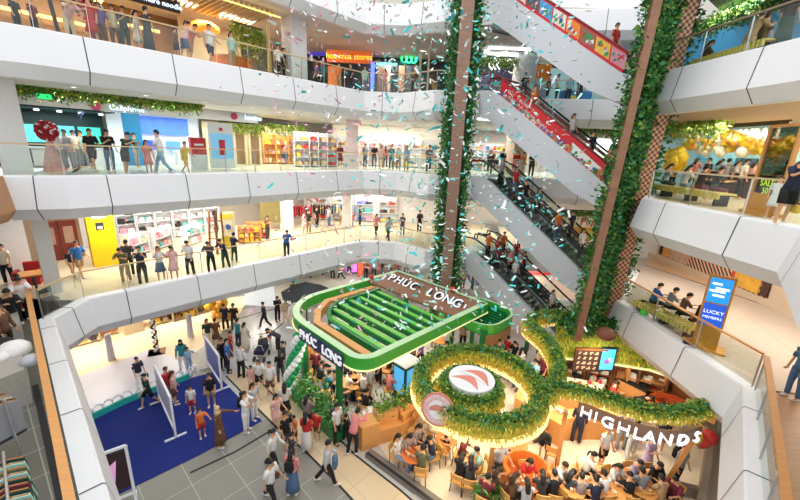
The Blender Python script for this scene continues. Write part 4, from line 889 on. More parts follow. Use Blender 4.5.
put(262, 354, 'G', 'child with a red top sitting by the stroller on the walkway', 'red', 'pink', 'stand', 30, 1.0)
put(271, 348, 'G', 'child in a pink top near the stroller', 'pink', 'white', 'stand', -60, 1.05)
put(279, 352, 'G', 'man in dark clothes bending over the stroller', 'dark grey', 'black', 'bend', -60, 1.66)
put(284, 371, 'G', 'woman in a grey top and white trousers left of the balloon column', 'dark grey', 'light grey', 'stand', -60, 1.55, HT)
put(281, 382, 'G', 'woman in a black top beside the balloon column', 'black', 'dark grey', 'phone', 200, 1.55, HL)
put(277, 427, 'G', 'girl in a pink dress walking along the beige path', 'pale pink', 'pale pink', 'walk', 60, 1.5, HL, bk='skirt')
put(286, 419, 'G', 'woman in a white blouse and black skirt on the beige path', 'white', 'black', 'stand', 190, 1.6, HL, bk='skirt')
put(287, 452, 'G', 'man in a black tee and grey shorts in the middle of the beige path', 'black', 'dark grey', 'stand', 60, 1.66, bk='shorts')
put(295, 443, 'G', 'small child in orange with the man in the black tee', 'orange', 'brown', 'stand', -40, 1.15, bk='shorts')
put(307, 451, 'G', 'woman in a bright red top and white skirt on the beige path', 'red', 'white', 'stand', 170, 1.55, HL, bk='longskirt')
put(308, 432, 'G', 'woman in a black and white checked shirt near the green planter', 'plaid', 'black', 'phone', 160, 1.6, HL, tk='longshirt')
put(317, 441, 'G', 'child in a red tee and brown shorts near the green planter', 'red', 'brown', 'stand', -20, 1.3, bk='shorts')
a2 = put(337, 443, 'G', 'young man in a white shirt and black trousers at the tea stall corner post', 'white', 'black', 'stand', 60, 1.66, shoe='black')
bag(a2, 'dark grey backpack on the young man at the corner post', 'dark grey')
put(353, 453, 'G', 'man in a pink shirt and black trousers leaning at the orange counter', 'pink', 'black', 'rail', 150, 1.7, tk='longshirt')
put(346, 441, 'G', 'child in black beside the man in the pink shirt', 'black', 'black', 'stand', 150, 1.15)
put(274, 469, 'G', 'woman with ponytail in a white patterned blouse and black trousers on the grey tiles', 'white', 'black', 'walk', 80, 1.6, HT, tk='longshirt', shoe='black')
a3 = put(293, 494, 'G', 'woman in a pink top and long denim skirt with black backpack on the grey tiles', 'pink', 'denim', 'stand', 170, 1.62, HL, bk='longskirt')
bag(a3, 'black backpack on the woman in the pink top and denim skirt', 'black')
put(292, 463, 'G', 'child in grey behind the woman with the black backpack', 'dark grey', 'black', 'stand', 140, 1.2)
a4 = put(272, 503, 'G', 'man in a white tee and black trousers cut by the lower edge of the view', 'white', 'black', 'walk', 70, 1.64)
bag(a4, 'brown shoulder bag of the man in the white tee at the lower edge', 'brown', 'handbag')
a5 = put(327, 483, 'G', 'woman in a light grey blouse carrying a blue jacket near the black floor border', 'light grey', 'black', 'walk', 100, 1.66, HS, tk='longshirt')
mb = MB(); q = Vector(a5.location)+Vector((.26, .02, .9)); mb.loft([[q+Vector((.1*math.cos(a)*w, .16*math.sin(a)*w, z)) for a in [2*PI*j/10 for j in range(10)]] for z, w in ((-.3, .6), (-.15, 1), (.1, 1), (.18, .4))])
tag(mb.build('jacket', cloth('denim'), None, q), 'blue jacket over the arm of the woman in the light grey blouse', 'jacket')
# right side of the cafe, standing
put(543, 459, 'G', 'waiter in black jacket and black shorts leaning over the yellow chair', 'black', 'black', 'bend', -70, 1.72, bk='shorts', tk='longshirt')
put(575, 443, 'G', 'person in dark navy standing at the slatted bar counter', 'navy', 'navy', 'stand', 150, 1.72, shoe='white', tk='longshirt')
put(600, 468, 'G', 'man in a white tee and black shorts in the aisle of the cafe', 'white', 'black', 'stand', 20, 1.7, bk='shorts')
put(619, 450, 'G', 'person in grey trousers behind the glowing letters S and H', 'grey', 'grey', 'stand', 160, 1.68)
put(629, 458, 'G', 'person in light grey loose trousers behind the glowing letter L', 'light grey', 'light grey', 'walk', 150, 1.66)
put(657, 452, 'G', 'person with bare legs under the glowing letters N and D', 'navy', 'pink', 'stand', 160, 1.6, bk='shorts')
put(643, 475, 'G', 'woman in a short lilac dress looking at a phone below the glowing letters', 'lilac', 'lilac', 'phone', 20, 1.58, HL, bk='skirt')
a6 = put(673, 487, 'G', 'man in a grey tee and black trousers with shoulder straps by the right barrier', 'grey', 'black', 'stand', 20, 1.72)
bag(a6, 'black backpack worn by the man in the grey tee', 'black')
put(632, 419, .3, 'barista in black behind the bar counter', 'black', 'black', 'bend', 20, 1.66, detail=False)
put(608, 414, .3, 'person with a red top behind the left end of the slatted bar', 'red', 'red', 'phone', 60, 1.55, detail=False)
put(640, 395, 'G', 'barista in white at the black coffee machine', 'white', 'khaki', 'stand', 60, 1.6, HC_, hc='beige', detail=False)
put(686, 424, .3, 'person with dark hair sitting by the lime plant bush', 'beige', 'brown', 'rail', -40, 1.4, HL, detail=False)
# seated guests at the cafe: (table pixel, label) and its guests
def seat(px, py, label, top, bot, yaw, hair=HS, pose='sit', with_chair=True, h=1.62, z=0., where=None, **k):
    p = at(px, py, .45+z); p.z = z; o = person(p, label, top, bot, pose, yaw, h, hair, **k); s = h/1.66
    o.location.z = z
    if with_chair: chair(p+Matrix.Rotation(math.radians(yaw), 3, 'Z') @ V((0, .04, 0)), yaw, 'cafe chair of the '+' '.join(label.split()[:12]))
    return o
cafe_t = []
def tbl(px, py, label, r=.36, top=None, drinks=2, z=0.):
    p = at(px, py, .73+z); p.z = z; t = table(p, label, r, .73, top); cafe_t.append(t)
    for i in range(drinks): a = rnd.uniform(0, 6.3); cup(p+V((math.cos(a)*r*.5, math.sin(a)*r*.5, .73)), 'small iced drink cup on a cafe table', 'drink cups on the cafe tables')
    return t
ot = M('orange_table_top', srgb('#d4743a'), .4)
tbl(413, 454, 'round orange table between four guests at the left end of the cafe', .4, ot)
seat(398, 455, 'woman in a white top and pale jeans sitting left of the round orange table', 'white', 'pale denim', 60, HL, 'sitback')
seat(407, 452, 'woman in a black and white top and blue jeans sitting behind the round orange table', 'plaid', 'denim', 30, HL)
seat(421, 470, 'man in an olive tee sitting with his back to us at the round orange table', 'olive', 'khaki', 170)
seat(432, 456, 'man in a navy shirt and blue trousers right of the round orange table', 'navy', 'denim', -70)
seat(416, 442, 'woman in a checked shirt near the curved bench back', 'plaid', 'black', 40, HL)
tbl(446, 438, 'low square orange table beside the round coral badge', .36, ot)
seat(430, 430, 'man in a cream tee under the round coral badge', 'cream', 'beige', 70)
seat(421, 424, 'person with green cap like hair and cream top under the badge', 'cream', 'cream', 60, HC_, hc='beige')
seat(444, 449, 'small dark stool guest in black near the badge', 'black', 'black', 150, h=1.2)
tbl(471, 463, 'round pale table of the couple with the red checked shirt', .36)
seat(461, 455, 'man in a red and black checked shirt at the pale round table', 'maroon', 'black', 60)
seat(459, 478, 'woman in a black tee and grey skirt seen from behind at the pale round table', 'black', 'dark grey', 150, HL)
seat(479, 468, 'man in a white and mint tee right of the pale round table', 'mint', 'beige', -80, bk='shorts')
seat(469, 482, 'woman in dark shorts beside the woman in the black tee', 'dark grey', 'black', 170, HL, bk='shorts')
tbl(516, 443, 'round wooden table with a newspaper near the slanted post', .42)
seat(499, 450, 'young man in a black tee leaning to the newspaper table', 'black', 'black', 70)
put(496, 481, 'G', 'young man in a grey tee and black trousers walking past the slanted post', 'light grey', 'black', 'walk', 30, 1.66)
for i, (px, py, yw) in enumerate(((523, 437, 190), (538, 440, -60), (550, 462, 150))):
    chair(at(px, py), yw, ('empty yellow wooden chair behind the newspaper table', 'empty yellow wooden chair right of the newspaper table', 'empty yellow wooden chair beside the waiter in black')[i])
tbl(527, 481, 'round orange table inside the tall curved booth', .42, ot)
bw = [(526, 477, 'woman in a red top in the tall curved booth', 'red', 'black', 0, HL), (510, 497, 'woman with long brown hair in brown on the left side of the booth', 'brown', 'black', 120, HL),
      (540, 497, 'woman in a grey top on the near right side of the booth', 'dark grey', 'black', 170, HL), (493, 491, 'woman in a dark brown jacket in front of the booth corner', 'brown', 'brown', 110, HL), (484, 500, 'person in maroon at the lower edge left of the booth', 'maroon', 'black', 150, HS), (525, 506, 'person in light grey with long hair at the lower edge below the booth', 'light grey', 'black', 175, HL)]
for px, py, lb, tp, bt, yw, hr in bw: seat(px, py, lb, tp, bt, yw, hr, hc='brown' if 'brown' in lb else 'black')
fr = [(557, 481, 'man in a white shirt in the front row right of the booth', 'white', 'black', 40, HS), (552, 497, 'man in a big black jacket with his back to us in the front row', 'black', 'black', 170, HS), (566, 494, 'woman in a black and grey top in the front row behind the man in black', 'dark grey', 'black', 120, HL),
      (585, 472, 'woman in a black dress over a white blouse leaning on the table', 'white', 'black', 70, HT), (579, 500, 'person in a checked top at the lower edge of the front row', 'plaid', 'black', 170, HS), (603, 497, 'person in white at the lower edge, second front table', 'white', 'denim', 190, HS),
      (611, 482, 'woman with long black hair in white and black with back turned', 'white', 'black', 20, HL), (594, 503, 'man in a navy tee at the lower edge between two front tables', 'navy', 'black', 180, HS), (632, 478, 'woman in a lilac blouse behind the third front table', 'lilac', 'black', 10, HS), (651, 480, 'man in a black shirt behind the fourth front table', 'black', 'black', 10, HS),
      (640, 494, 'person in light grey with bowed head at the third front table', 'grey', 'black', 180, HS), (627, 499, 'man in a black cap at the lower edge of the third front table', 'black', 'denim', 170, HC_), (672, 497, 'person with dark hair at the right lower corner of the cafe', 'maroon', 'black', -60, HS), (660, 502, 'person in orange brown at the right lower corner of the cafe', 'khaki', 'black', 190, HS)]
for px, py, lb, tp, bt, yw, hr in fr: seat(px, py, lb, tp, bt, yw, hr)
for px, py, lb in ((572, 487, 'wooden table of the front row beside the man in the white shirt'), (592, 486, 'wooden table of the front row with the woman in the black dress'), (618, 492, 'wooden table of the front row before the woman with long black hair'), (643, 488, 'wooden table of the front row before the man in the black shirt')): tbl(px, py, lb, .4, None, 3)
# guests under the green roof and beyond
ts = [(332, 386, 'man in a grey tee sitting at the back of the tea stall', 'grey', 'black', 60), (352, 372, 'woman in brown with folded arms in the tea stall', 'brown', 'black', 20), (363, 377, 'person in maroon next to the woman in brown in the tea stall', 'maroon', 'black', 10), (337, 398, 'person in white near the green corner post in the tea stall', 'white', 'black', 100),
      (363, 396, 'man in brown sitting in front of the standing man in the tea stall', 'brown', 'khaki', 170), (365, 409, 'person in black at the white table of the tea stall', 'black', 'black', 160), (322, 366, 'woman in light grey at the tall wooden cabinet', 'light grey', 'black', 70), (319, 378, 'person in a dark tee near the balloon column inside the stall', 'dark grey', 'black', 100), (388, 372, 'person in black beside the round wooden tables of the stall', 'black', 'black', 60), (347, 390, 'person in cream between the stall tables', 'cream', 'beige', 120)]
for px, py, lb, tp, bt, yw in ts: seat(px, py, lb, tp, bt, yw, HL if 'woman' in lb else HS)
put(369, 401, 'G', 'man in a pale green polo standing among the stall tables', 'light grey', 'khaki', 'stand', 60, 1.68)
for px, py, lb in ((343, 382, 'round table in front of the man in the grey tee in the tea stall'), (354, 384, 'round table beside the standing man in the tea stall'), (376, 364, 'round table near the screen kiosk, the farther one'), (388, 368, 'round table near the screen kiosk, the nearer one'), (372, 412, 'white table beside the curved counter of the stall')):
    tbl(px, py, lb, .38, M('white_table', (.8, .8, .78)) if 'white table' in lb else None, 1)
cab = at(314, 370); t = thing('cabinet', 'tall orange wooden cabinet inside the tea stall', 'cabinet', cab); mb = MB(); mb.box(cab, (.9, .6, 1.7), KZ); mb.build('body', oak, t); mb = MB(); mb.box(cab+V((0, 0, .9))-KB*.31, (.7, .02, .7), KZ); mb.build('door', wood_mat('cabinet_door', srgb('#c88440'), srgb('#dd9d58')), t)
for i, (a, b, tp, lb) in enumerate(((1.9, 2.0, 'white', 'person in white under the first roof louvres of the tea stall'), (2.2, 3.6, 'black', 'person in black under the first roof louvres of the tea stall'), (3.0, 1.6, 'pink', 'person in pink at the near tables under the green roof'), (3.3, 2.6, 'navy', 'person in navy at the near tables under the green roof'), (3.2, 4.4, 'beige', 'person in beige at the middle tables under the green roof'), (4.1, 3.2, 'red', 'person in red at the middle tables under the green roof'), (4.4, 1.5, 'grey', 'person in grey by the roof edge of the tea stall'), (4.9, 4.6, 'light blue', 'person in light blue deep under the green roof'), (5.4, 2.6, 'brown', 'person in brown deep under the green roof'), (1.3, 4.7, 'maroon', 'person in maroon below the orange roof beam'), (1.0, 3.4, 'teal', 'person in teal below the orange roof beam'), (5.6, 5.9, 'green', 'member of staff in green below the brown sign board'), (6.4, 1.2, 'white', 'person in white at the stall edge facing the leaf ring'), (7.4, .9, 'khaki', 'person in khaki at the stall edge near the canopy tray'))):
    p = K(a, b); person(p, lb, tp, ('black', 'denim', 'khaki')[i % 3], 'sit' if i % 3 else 'stand', rnd.choice((0, 60, -60, 120, 200)), 1.62, HL if i % 2 else HS, detail=False)
    if i % 3: chair(p+V((0, .0, 0)), 0, 'cafe chair of the '+lb)
for a, b, lb in ((2.1, 2.8, 'round table under the first roof louvres'), (3.2, 3.4, 'round table under the middle of the green roof'), (4.6, 2.4, 'round table under the far louvres of the green roof')):
    tb_ = table(K(a, b), lb, .4)
# crowd behind the ring, by the escalator foot and the partition
cr = [(505, 358, 'person in a red jacket in the crowd behind the orange partition', 'red', 'black'), (512, 364, 'person in black in the crowd behind the ring', 'black', 'black'), (496, 363, 'person in bright green in the crowd behind the ring', 'green', 'green'), (518, 372, 'person in white in the crowd behind the ring', 'white', 'black'), (524, 358, 'person in green at the middle of the crowd behind the ring', 'green', 'dark grey'),
      (535, 370, 'person in beige beside the orange partition end', 'beige', 'black'), (540, 380, 'person in maroon behind the crossing of the greenery', 'maroon', 'black'), (532, 384, 'person in light blue behind the crossing of the greenery', 'light blue', 'denim'), (545, 372, 'person in pink under the curling green ribbon', 'pink', 'black'), (502, 372, 'person in brown in the crowd behind the ring', 'brown', 'black'),
      (515, 384, 'person in navy inside the right part of the leaf ring', 'navy', 'denim'), (522, 392, 'person in cream inside the right part of the leaf ring', 'cream', 'brown'), (423, 330, 'person in a brown tee behind the tea stall corner post', 'brown', 'black'), (433, 342, 'person in beige at a table under the tea stall eave', 'beige', 'khaki'), (446, 347, 'person in white at a table under the tea stall eave', 'white', 'black'),
      (462, 343, 'person in khaki right of the stall posts', 'khaki', 'black'), (412, 357, 'person in dark grey left of the leaf ring', 'dark grey', 'black'), (420, 362, 'person in purple left of the leaf ring', 'purple', 'black'), (487, 335, 'person in black at the foot of the lowest escalator', 'black', 'black'), (480, 330, 'person in dark green below the canopy tray', 'dark green', 'black')]
for i, (px, py, lb, tp, bt) in enumerate(cr): put(px, py+6, 'G', lb, tp, bt, ('stand', 'phone', 'walk')[i % 3], rnd.choice((0, 60, -60, 120, 180)), rnd.uniform(1.55, 1.7), HL if i % 2 else HS, detail=False)
for px, py, lb in ((440, 340, 'round table under the tea stall eave beside the post'), (510, 368, 'round table in the crowd behind the ring'), (530, 378, 'round table by the partition end behind the ring')): tbl(px, py, lb, .4, None, 1)
# people far back on the ground floor
wd = ['black', 'white', 'red', 'grey', 'navy', 'pink', 'beige', 'teal', 'brown', 'light blue']
for i in range(20):
    px = 300+8.2*i if i < 14 else 452+5*(i-14); py = 283+rnd.uniform(-3, 4)+(3 if i >= 14 else 0); c = wd[i % 10]; b = 'black' if i < 10 else 'denim'
    put(px, py-(7 if i < 14 else 0), 'G', 'person in a %s top and %s trousers far %s' % (c, b, 'behind the brown sign board' if i < 14 else 'behind the white escalator side'), c, b, ('stand', 'walk')[i % 2], rnd.choice((0, 90, 180, -90)), 1.62, HL if i % 3 == 0 else HS, detail=False, group='distant ground floor shoppers')
# ---------------- people on the galleries ----------------
L2 = [(127, 283, 'man in a grey green tee leaning on the second level rail beside the yellow pillar', 'olive', 'khaki', 'rail', 20, 1.66, HS), (144, 285, 'man in a navy jacket and black trousers filming from the second level rail', 'navy', 'black', 'photo', 30, 1.68, HS), (131, 276, 'person in dark grey standing back from the second level rail', 'dark grey', 'black', 'stand', 200, 1.66, HS),
      (162, 281, 'woman in a white top and denim skirt raising a phone on the second level', 'white', 'denim', 'photo', 40, 1.56, HL), (175, 280, 'woman in a pale pink dress on the second level', 'pale pink', 'pale pink', 'phone', 20, 1.58, HL), (191, 276, 'man in a white shirt and black trousers last in the row on the second level', 'white', 'black', 'phone', 0, 1.68, HS),
      (212, 273, 'man in dark clothes at the rail left of the two wooden easels', 'dark grey', 'black', 'rail', 10, 1.64, HS), (226, 269, 'man in a navy shirt and green trousers at the rail by the easels', 'navy', 'dark green', 'rail', -20, 1.6, HS), (235, 262, 'man in navy sitting beside the easel on the second level', 'navy', 'black', 'phone', 160, 1.55, HS), (287, 257, 'man in a blue and grey shirt alone at the second level rail', 'blue', 'black', 'rail', 30, 1.6, HS),
      (82, 277, 'man in a blue polo and khaki shorts walking past the red door', 'blue', 'khaki', 'walk', 70, 1.68, HS), (268, 240, 'woman in a brown top beside the wooden display stand', 'brown', 'dark grey', 'phone', 60, 1.6, HL), (10, 284, 'man in a cream tee standing left on the second level', 'cream', 'black', 'stand', 20, 1.68, HS), (74, 276, 'child in dark navy beside the man in the blue polo', 'navy', 'khaki', 'walk', 70, 1.3, HS),
      (304, 234, 'woman in a pale pink dress before the red clothes rail', 'pale pink', 'pale pink', 'stand', 100, 1.58, HL), (309, 233, 'man in a black jacket and khaki trousers before the red clothes rail', 'black', 'khaki', 'stand', 150, 1.68, HS), (317, 228, 'woman in black before the red clothes rail', 'black', 'black', 'stand', 60, 1.6, HL), (329, 227, 'woman in white and denim at the end of the clothes rails', 'white', 'denim', 'stand', -60, 1.6, HT),
      (352, 227, 'child in red on the second level by the white shop', 'red', 'denim', 'walk', 60, 1.2, HS), (360, 226, 'man in navy on the second level by the white shop', 'navy', 'black', 'stand', 100, 1.62, HS), (376, 236, 'woman in a pink and black top on the second level curve', 'pink', 'black', 'walk', 30, 1.6, HL), (388, 241, 'man in a white shirt walking at the curve of the second level', 'light grey', 'black', 'walk', 40, 1.66, HS),
      (402, 236, 'person in dark grey at the second level curve', 'dark grey', 'denim', 'stand', -30, 1.62, HS), (419, 233, 'person all in black left of the round planted column on the second level', 'black', 'black', 'stand', 20, 1.7, HS), (342, 226, 'person in beige inside the bright second level shop', 'beige', 'khaki', 'stand', 180, 1.6, HL)]
for px, py, lb, tp, bt, po, yw, h, hr in L2: put(px, py, '2', lb, tp, bt, po, yw, h, hr, bk='skirt' if ('dress' in lb or 'skirt' in lb) else ('shorts' if 'shorts' in lb else 'trousers'))
# near left corner of the second level
put(26, 322, '2', 'man in a white tee leaning far over the left wooden handrail', 'white', 'black', 'rail', 60, 1.66)
put(16, 338, '2', 'man in a black jacket bent over the left wooden handrail', 'black', 'black', 'rail', 60, 1.7, tk='longshirt')
put(12, 357, '2', 'woman with brown hair in a brown sweater at the left margin', 'brown', 'black', 'stand', 100, 1.55, HL, hc='brown', tk='longshirt')
put(5, 345, '2', 'person in maroon half hidden at the left margin', 'maroon', 'black', 'stand', 100, 1.6)
seat(20, 296, 'woman in a pale top sitting in front of the red armchair', 'pale pink', 'red', 60, HS, 'sit', False, z=4.35)
L3 = [(95, 171, 'man in a black tee and black shorts walking past the electronics shop', 'black', 'black', 'walk', 70, 1.74, HS, 'shorts'), (112, 172, 'man in a black and red top and blue jeans on the third level', 'black', 'denim', 'phone', 60, 1.7, HS, 'trousers'), (128, 175, 'boy in a dark green tee and dark shorts leaning on the third level rail', 'dark green', 'dark grey', 'rail', 80, 1.66, HS, 'shorts'),
      (150, 174, 'girl in a pink dress on the third level', 'pink', 'pink', 'stand', 60, 1.35, HL, 'skirt'), (163, 174, 'man in a white shirt and pale jeans striding on the third level', 'white', 'pale denim', 'walk', -70, 1.8, HS, 'trousers'), (187, 174, 'boy in yellow running along the third level', 'yellow', 'yellow', 'walk', 80, 1.38, HS, 'shorts'), (3, 168, 'person in orange and dark patterned trousers at the left margin of the third level', 'orange', 'navy', 'stand', 90, 1.7, HS, 'trousers'),
      (285, 164, 'woman in a bright pink top on the third level', 'pink', 'denim', 'stand', 170, 1.6, HL, 'trousers'), (296, 162, 'man in black beside the woman in bright pink', 'black', 'black', 'stand', 100, 1.66, HS, 'trousers'), (340, 167, 'woman in a maroon dress at the rail beside the pinkish pillar', 'maroon', 'maroon', 'stand', 20, 1.6, HL, 'skirt'), (356, 168, 'woman in a magenta pink skirt before the pinkish pillar', 'black', 'pink', 'stand', -20, 1.6, HL, 'skirt'),
      (365, 168, 'person in grey right of the pinkish pillar', 'grey', 'dark grey', 'stand', 40, 1.66, HS, 'trousers'), (374, 168, 'person in black right of the pinkish pillar', 'black', 'dark grey', 'stand', 0, 1.7, HS, 'trousers'), (381, 169, 'woman in a pale pink blouse and khaki trousers on the third level curve', 'pale pink', 'khaki', 'phone', 10, 1.6, HL, 'trousers'), (391, 170, 'man in a teal shirt on the third level curve', 'teal', 'black', 'stand', -20, 1.66, HS, 'trousers'),
      (398, 170, 'person in beige at the third level curve', 'beige', 'brown', 'stand', 30, 1.64, HS, 'trousers'), (406, 171, 'person in light blue at the third level curve', 'light blue', 'khaki', 'stand', 10, 1.6, HL, 'trousers'), (428, 173, 'man in black and white stripes left of the round planted column', 'plaid', 'black', 'stand', 20, 1.72, HS, 'trousers'), (385, 163, 'person in red in front of the bright cosmetics shelves', 'red', 'black', 'stand', 180, 1.6, HL, 'trousers'), (355, 162, 'person in navy in front of the bright cosmetics shelves', 'navy', 'black', 'stand', 180, 1.64, HS, 'trousers'),
      (490, 172, 'person in brown at the head of the third escalator', 'brown', 'black', 'stand', 0, 1.6, HL, 'trousers'), (502, 166, 'person in a black top at the tan pillar', 'black', 'black', 'stand', 20, 1.7, HS, 'trousers'), (516, 168, 'woman in a red dress beside the tan pillar', 'red', 'red', 'stand', -10, 1.62, HL, 'skirt'), (532, 176, 'man in dark green right of the red dress', 'dark green', 'black', 'stand', 0, 1.7, HS, 'trousers'), (523, 172, 'person in orange right of the red dress', 'orange', 'khaki', 'stand', 40, 1.55, HS, 'trousers')]
for px, py, lb, tp, bt, po, yw, h, hr, bk in L3:
    p = at(px, max(py, 168) if px > 330 else py, '3')
    if px > 480: q = ypx(px, 165, 24.9+(px % 7)*.25); p = V((q.x, q.y, 9.05))
    person(p, lb, tp, bt, po, yw, h, hr, bk=bk, detail=px < 200)
# in front of the electronics shop doorway, standing about
for i, (px, py, tp, lb) in enumerate(((62, 171, 'white', 'person in white waiting beside the red flower stand'), (71, 170, 'light grey', 'person in light grey in the electronics shop entrance'), (79, 169, 'cream', 'person in cream in the electronics shop entrance'), (138, 167.5, 'teal', 'person in teal inside the blue lit shop'), (86, 168, 'mint', 'person in mint deep in the electronics shop'))):
    put(px, py, '3', lb, tp, 'grey', 'stand', rnd.choice((0, 90, 180)), 1.62, detail=False)
def put4(px, py, d, l, label, *a, **k): s, z = blpx(px, py, d); return person(bl(s, d, lz(l)), label, *a, **k)
L4 = [(148, 35, .9, 'person in a long dark grey coat with back turned on the fourth level', 'dark grey', 'dark grey', 'stand', 160, 1.7, HS, 'longskirt'), (184, 40, .8, 'woman in a pale pink top and denim shorts at the fourth level rail', 'pale pink', 'denim', 'rail', 150, 1.6, HT, 'shorts'), (190, 40, 1.2, 'woman in a pink top behind the one in denim shorts', 'pink', 'khaki', 'rail', 100, 1.62, HS, 'shorts'),
      (176, 45, .8, 'small boy in brown beside the woman in denim shorts', 'brown', 'navy', 'stand', 150, 1.2, HS, 'shorts'), (125, 35, 1.3, 'person in dark clothes holding a yellow parcel on the fourth level', 'dark grey', 'dark green', 'phone', 60, 1.6, HS, 'trousers'), (115, 32, 1.5, 'woman in beige right of the flower arrangement', 'beige', 'brown', 'stand', 20, 1.6, HL, 'trousers'), (92, 28, 1.2, 'person in red under the flower arrangement', 'red', 'red', 'stand', 20, 1.62, HL, 'skirt'),
      (70, 30, 1.4, 'person in pale pink bending near the flower arrangement', 'pale pink', 'beige', 'bend', 60, 1.6, HS, 'trousers'), (17, 21, 1.6, 'person with dark hair seated at the far left of the fourth level', 'black', 'black', 'stand', 90, 1.2, HS, 'trousers'), (35, 26, 1.6, 'person in maroon seated left of the black posts', 'maroon', 'black', 'stand', 90, 1.2, HS, 'trousers'), (138, 38, 1.4, 'woman in a cream dress beside the long dark coat', 'cream', 'cream', 'stand', 120, 1.6, HL, 'skirt'), (102, 34, 1.4, 'person in purple near the yellow parcel', 'purple', 'brown', 'stand', 30, 1.55, HL, 'trousers'),
      (210, 48, .9, 'man in a white tee and dark backpack walking on the fourth level', 'white', 'navy', 'walk', 60, 1.7, HS, 'shorts'), (232, 52, 1.0, 'woman in a mint top and brown trousers beside the orange drum', 'mint', 'khaki', 'stand', 60, 1.62, HL, 'trousers'), (278, 66, .9, 'person in white left of the tall white pillar on the fourth level', 'white', 'black', 'walk', 60, 1.6, HS, 'trousers'), (284, 68, 1.5, 'person in black left of the tall white pillar on the fourth level', 'black', 'black', 'stand', 100, 1.62, HS, 'trousers')]
for px, py, d, lb, tp, bt, po, yw, h, hr, bk in L4: put4(px, py, d, '4', lb, tp, bt, po, yw, h, hr, bk=bk, detail=px > 120)
for i, (px, tp, bt, lb) in enumerate(((316, 'purple', 'black', 'person in purple just right of the tall white pillar'), (322, 'teal', 'black', 'person in teal right of the tall white pillar'), (338, 'orange', 'khaki', 'person in orange under the orange sign band'), (350, 'navy', 'black', 'person in navy under the orange sign band'), (364, 'mint', 'denim', 'person in mint at the blue light post'), (384, 'pink', 'khaki', 'woman in pink on the fourth level curve'), (394, 'dark grey', 'black', 'person in dark grey on the fourth level curve'), (414, 'brown', 'black', 'person in brown between the golden posts'))):
    p = ypx(px, 84, 24.9 if px > 350 else 24.2); person(V((p.x, p.y+.4, 13.75)), lb, tp, bt, ('stand', 'phone')[i % 2], rnd.choice((0, 40, -40, 180)), 1.64, HL if i % 2 else HS, detail=False)
for i, (px, tp, lb) in enumerate(((524, 'black', 'person in black at the head of the red banner escalator'), (548, 'dark grey', 'person in dark grey at the fourth level stall behind the escalators'), (557, 'white', 'person in white at the fourth level stall behind the escalators'), (569, 'light blue', 'person in light blue beside the blue table on the fourth level'), (580, 'black', 'person in black behind the blue table on the fourth level'))):
    p = ypx(px, 90, 25.2); person(V((p.x, p.y, 13.75)), lb, tp, 'navy', 'stand', rnd.choice((0, 60, 180)), 1.64, HS, detail=False)
# right galleries
R3 = [(779, 225, 'man in a navy tee and black shorts at the right third level rail', 'navy', 'black', 'rail', -20, 1.74, HS, 'shorts'), (769, 218, 'girl in a white dress beside the man in the navy tee', 'white', 'white', 'stand', -60, 1.15, HL, 'skirt'), (764, 214, 'child in black beside the orange frame', 'black', 'black', 'stand', -90, 1.25, HS, 'trousers')]
for px, py, lb, tp, bt, po, yw, h, hr, bk in R3: put(px, py, '3', lb, tp, bt, po, yw, h, hr, bk=bk)
bag(PEOPLE[-3], 'bright yellow bag at the feet of the man in the navy tee', 'yellow', 'handbag').location.z -= .55
for i, (px, py, X, tp, bt, lb) in enumerate(((668, 185, 12.0, 'light grey', 'dark grey', 'woman in grey sitting on the yellow bench at its left end'), (688, 186, 12.0, 'white', 'grey', 'woman in white sitting on the yellow slatted bench'), (704, 187, 12.0, 'black', 'maroon', 'man in black sitting in the middle of the yellow slatted bench'), (718, 190, 11.8, 'dark grey', 'maroon', 'person in dark grey sitting right on the yellow slatted bench'))):
    p = xpx(px, py+12, X); o = person(V((p.x-.35, p.y, 9.05)), lb, tp, bt, 'sit', 70+rnd.uniform(-20, 20), 1.66, HL if 'woman' in lb else HS, detail=False)
for i, (px, X, tp, lb) in enumerate(((672, 14.5, 'white', 'person in white before the tall yellow balloon bunch'), (692, 15.2, 'pink', 'person in pink in the queue below the white sign'), (705, 14.8, 'black', 'man in black in the queue before the balloon arch'), (716, 15.3, 'light blue', 'person in light blue in the queue before the balloon arch'), (724, 14.8, 'grey', 'person in grey in the queue before the balloon arch'), (734, 15.2, 'white', 'person in white in the queue right of the person in grey'), (742, 14.6, 'cream', 'person in cream left of the orange frame'), (750, 15.3, 'pale pink', 'person in pale pink at the shop counter left of the orange frame'), (783, 15.2, 'olive', 'person in olive behind the orange frame'), (793, 14.5, 'teal', 'person in teal at the right margin of the third level'))):
    p = xpx(px, 180, X); person(V((p.x, p.y, 9.05)), lb, tp, 'black', ('stand', 'phone')[i % 2], rnd.choice((90, 60, 120, -90)), 1.62, HL if i % 2 else HS, detail=False)
for px, py, X, tp, bt, po, yw, lb, h in ((750, 38, 11.6, 'khaki', 'khaki', 'rail', 100, 'person in a khaki jacket standing on the right fourth level', 1.72), (763, 35, 12.2, 'olive', 'black', 'stand', 100, 'person in olive behind the khaki jacket', 1.7), (785, 28, 11.2, 'black', 'dark green', 'stand', 100, 'person with long black hair at the right margin of the fourth level', 1.76)):
    s_ = xpx(px, py, X); person(V((s_.x, s_.y, 13.75)), lb, tp, bt, po, yw, h, HL if 'long' in lb else HS, bk='longskirt' if 'long' in lb else 'trousers')
p = xpx(704, 56, 11.6); person(V((p.x, p.y, 13.75)), 'person in brown sitting at the left end of the fourth level bench', 'brown', 'brown', 'sit', 60, 1.64, HL, hc='brown')
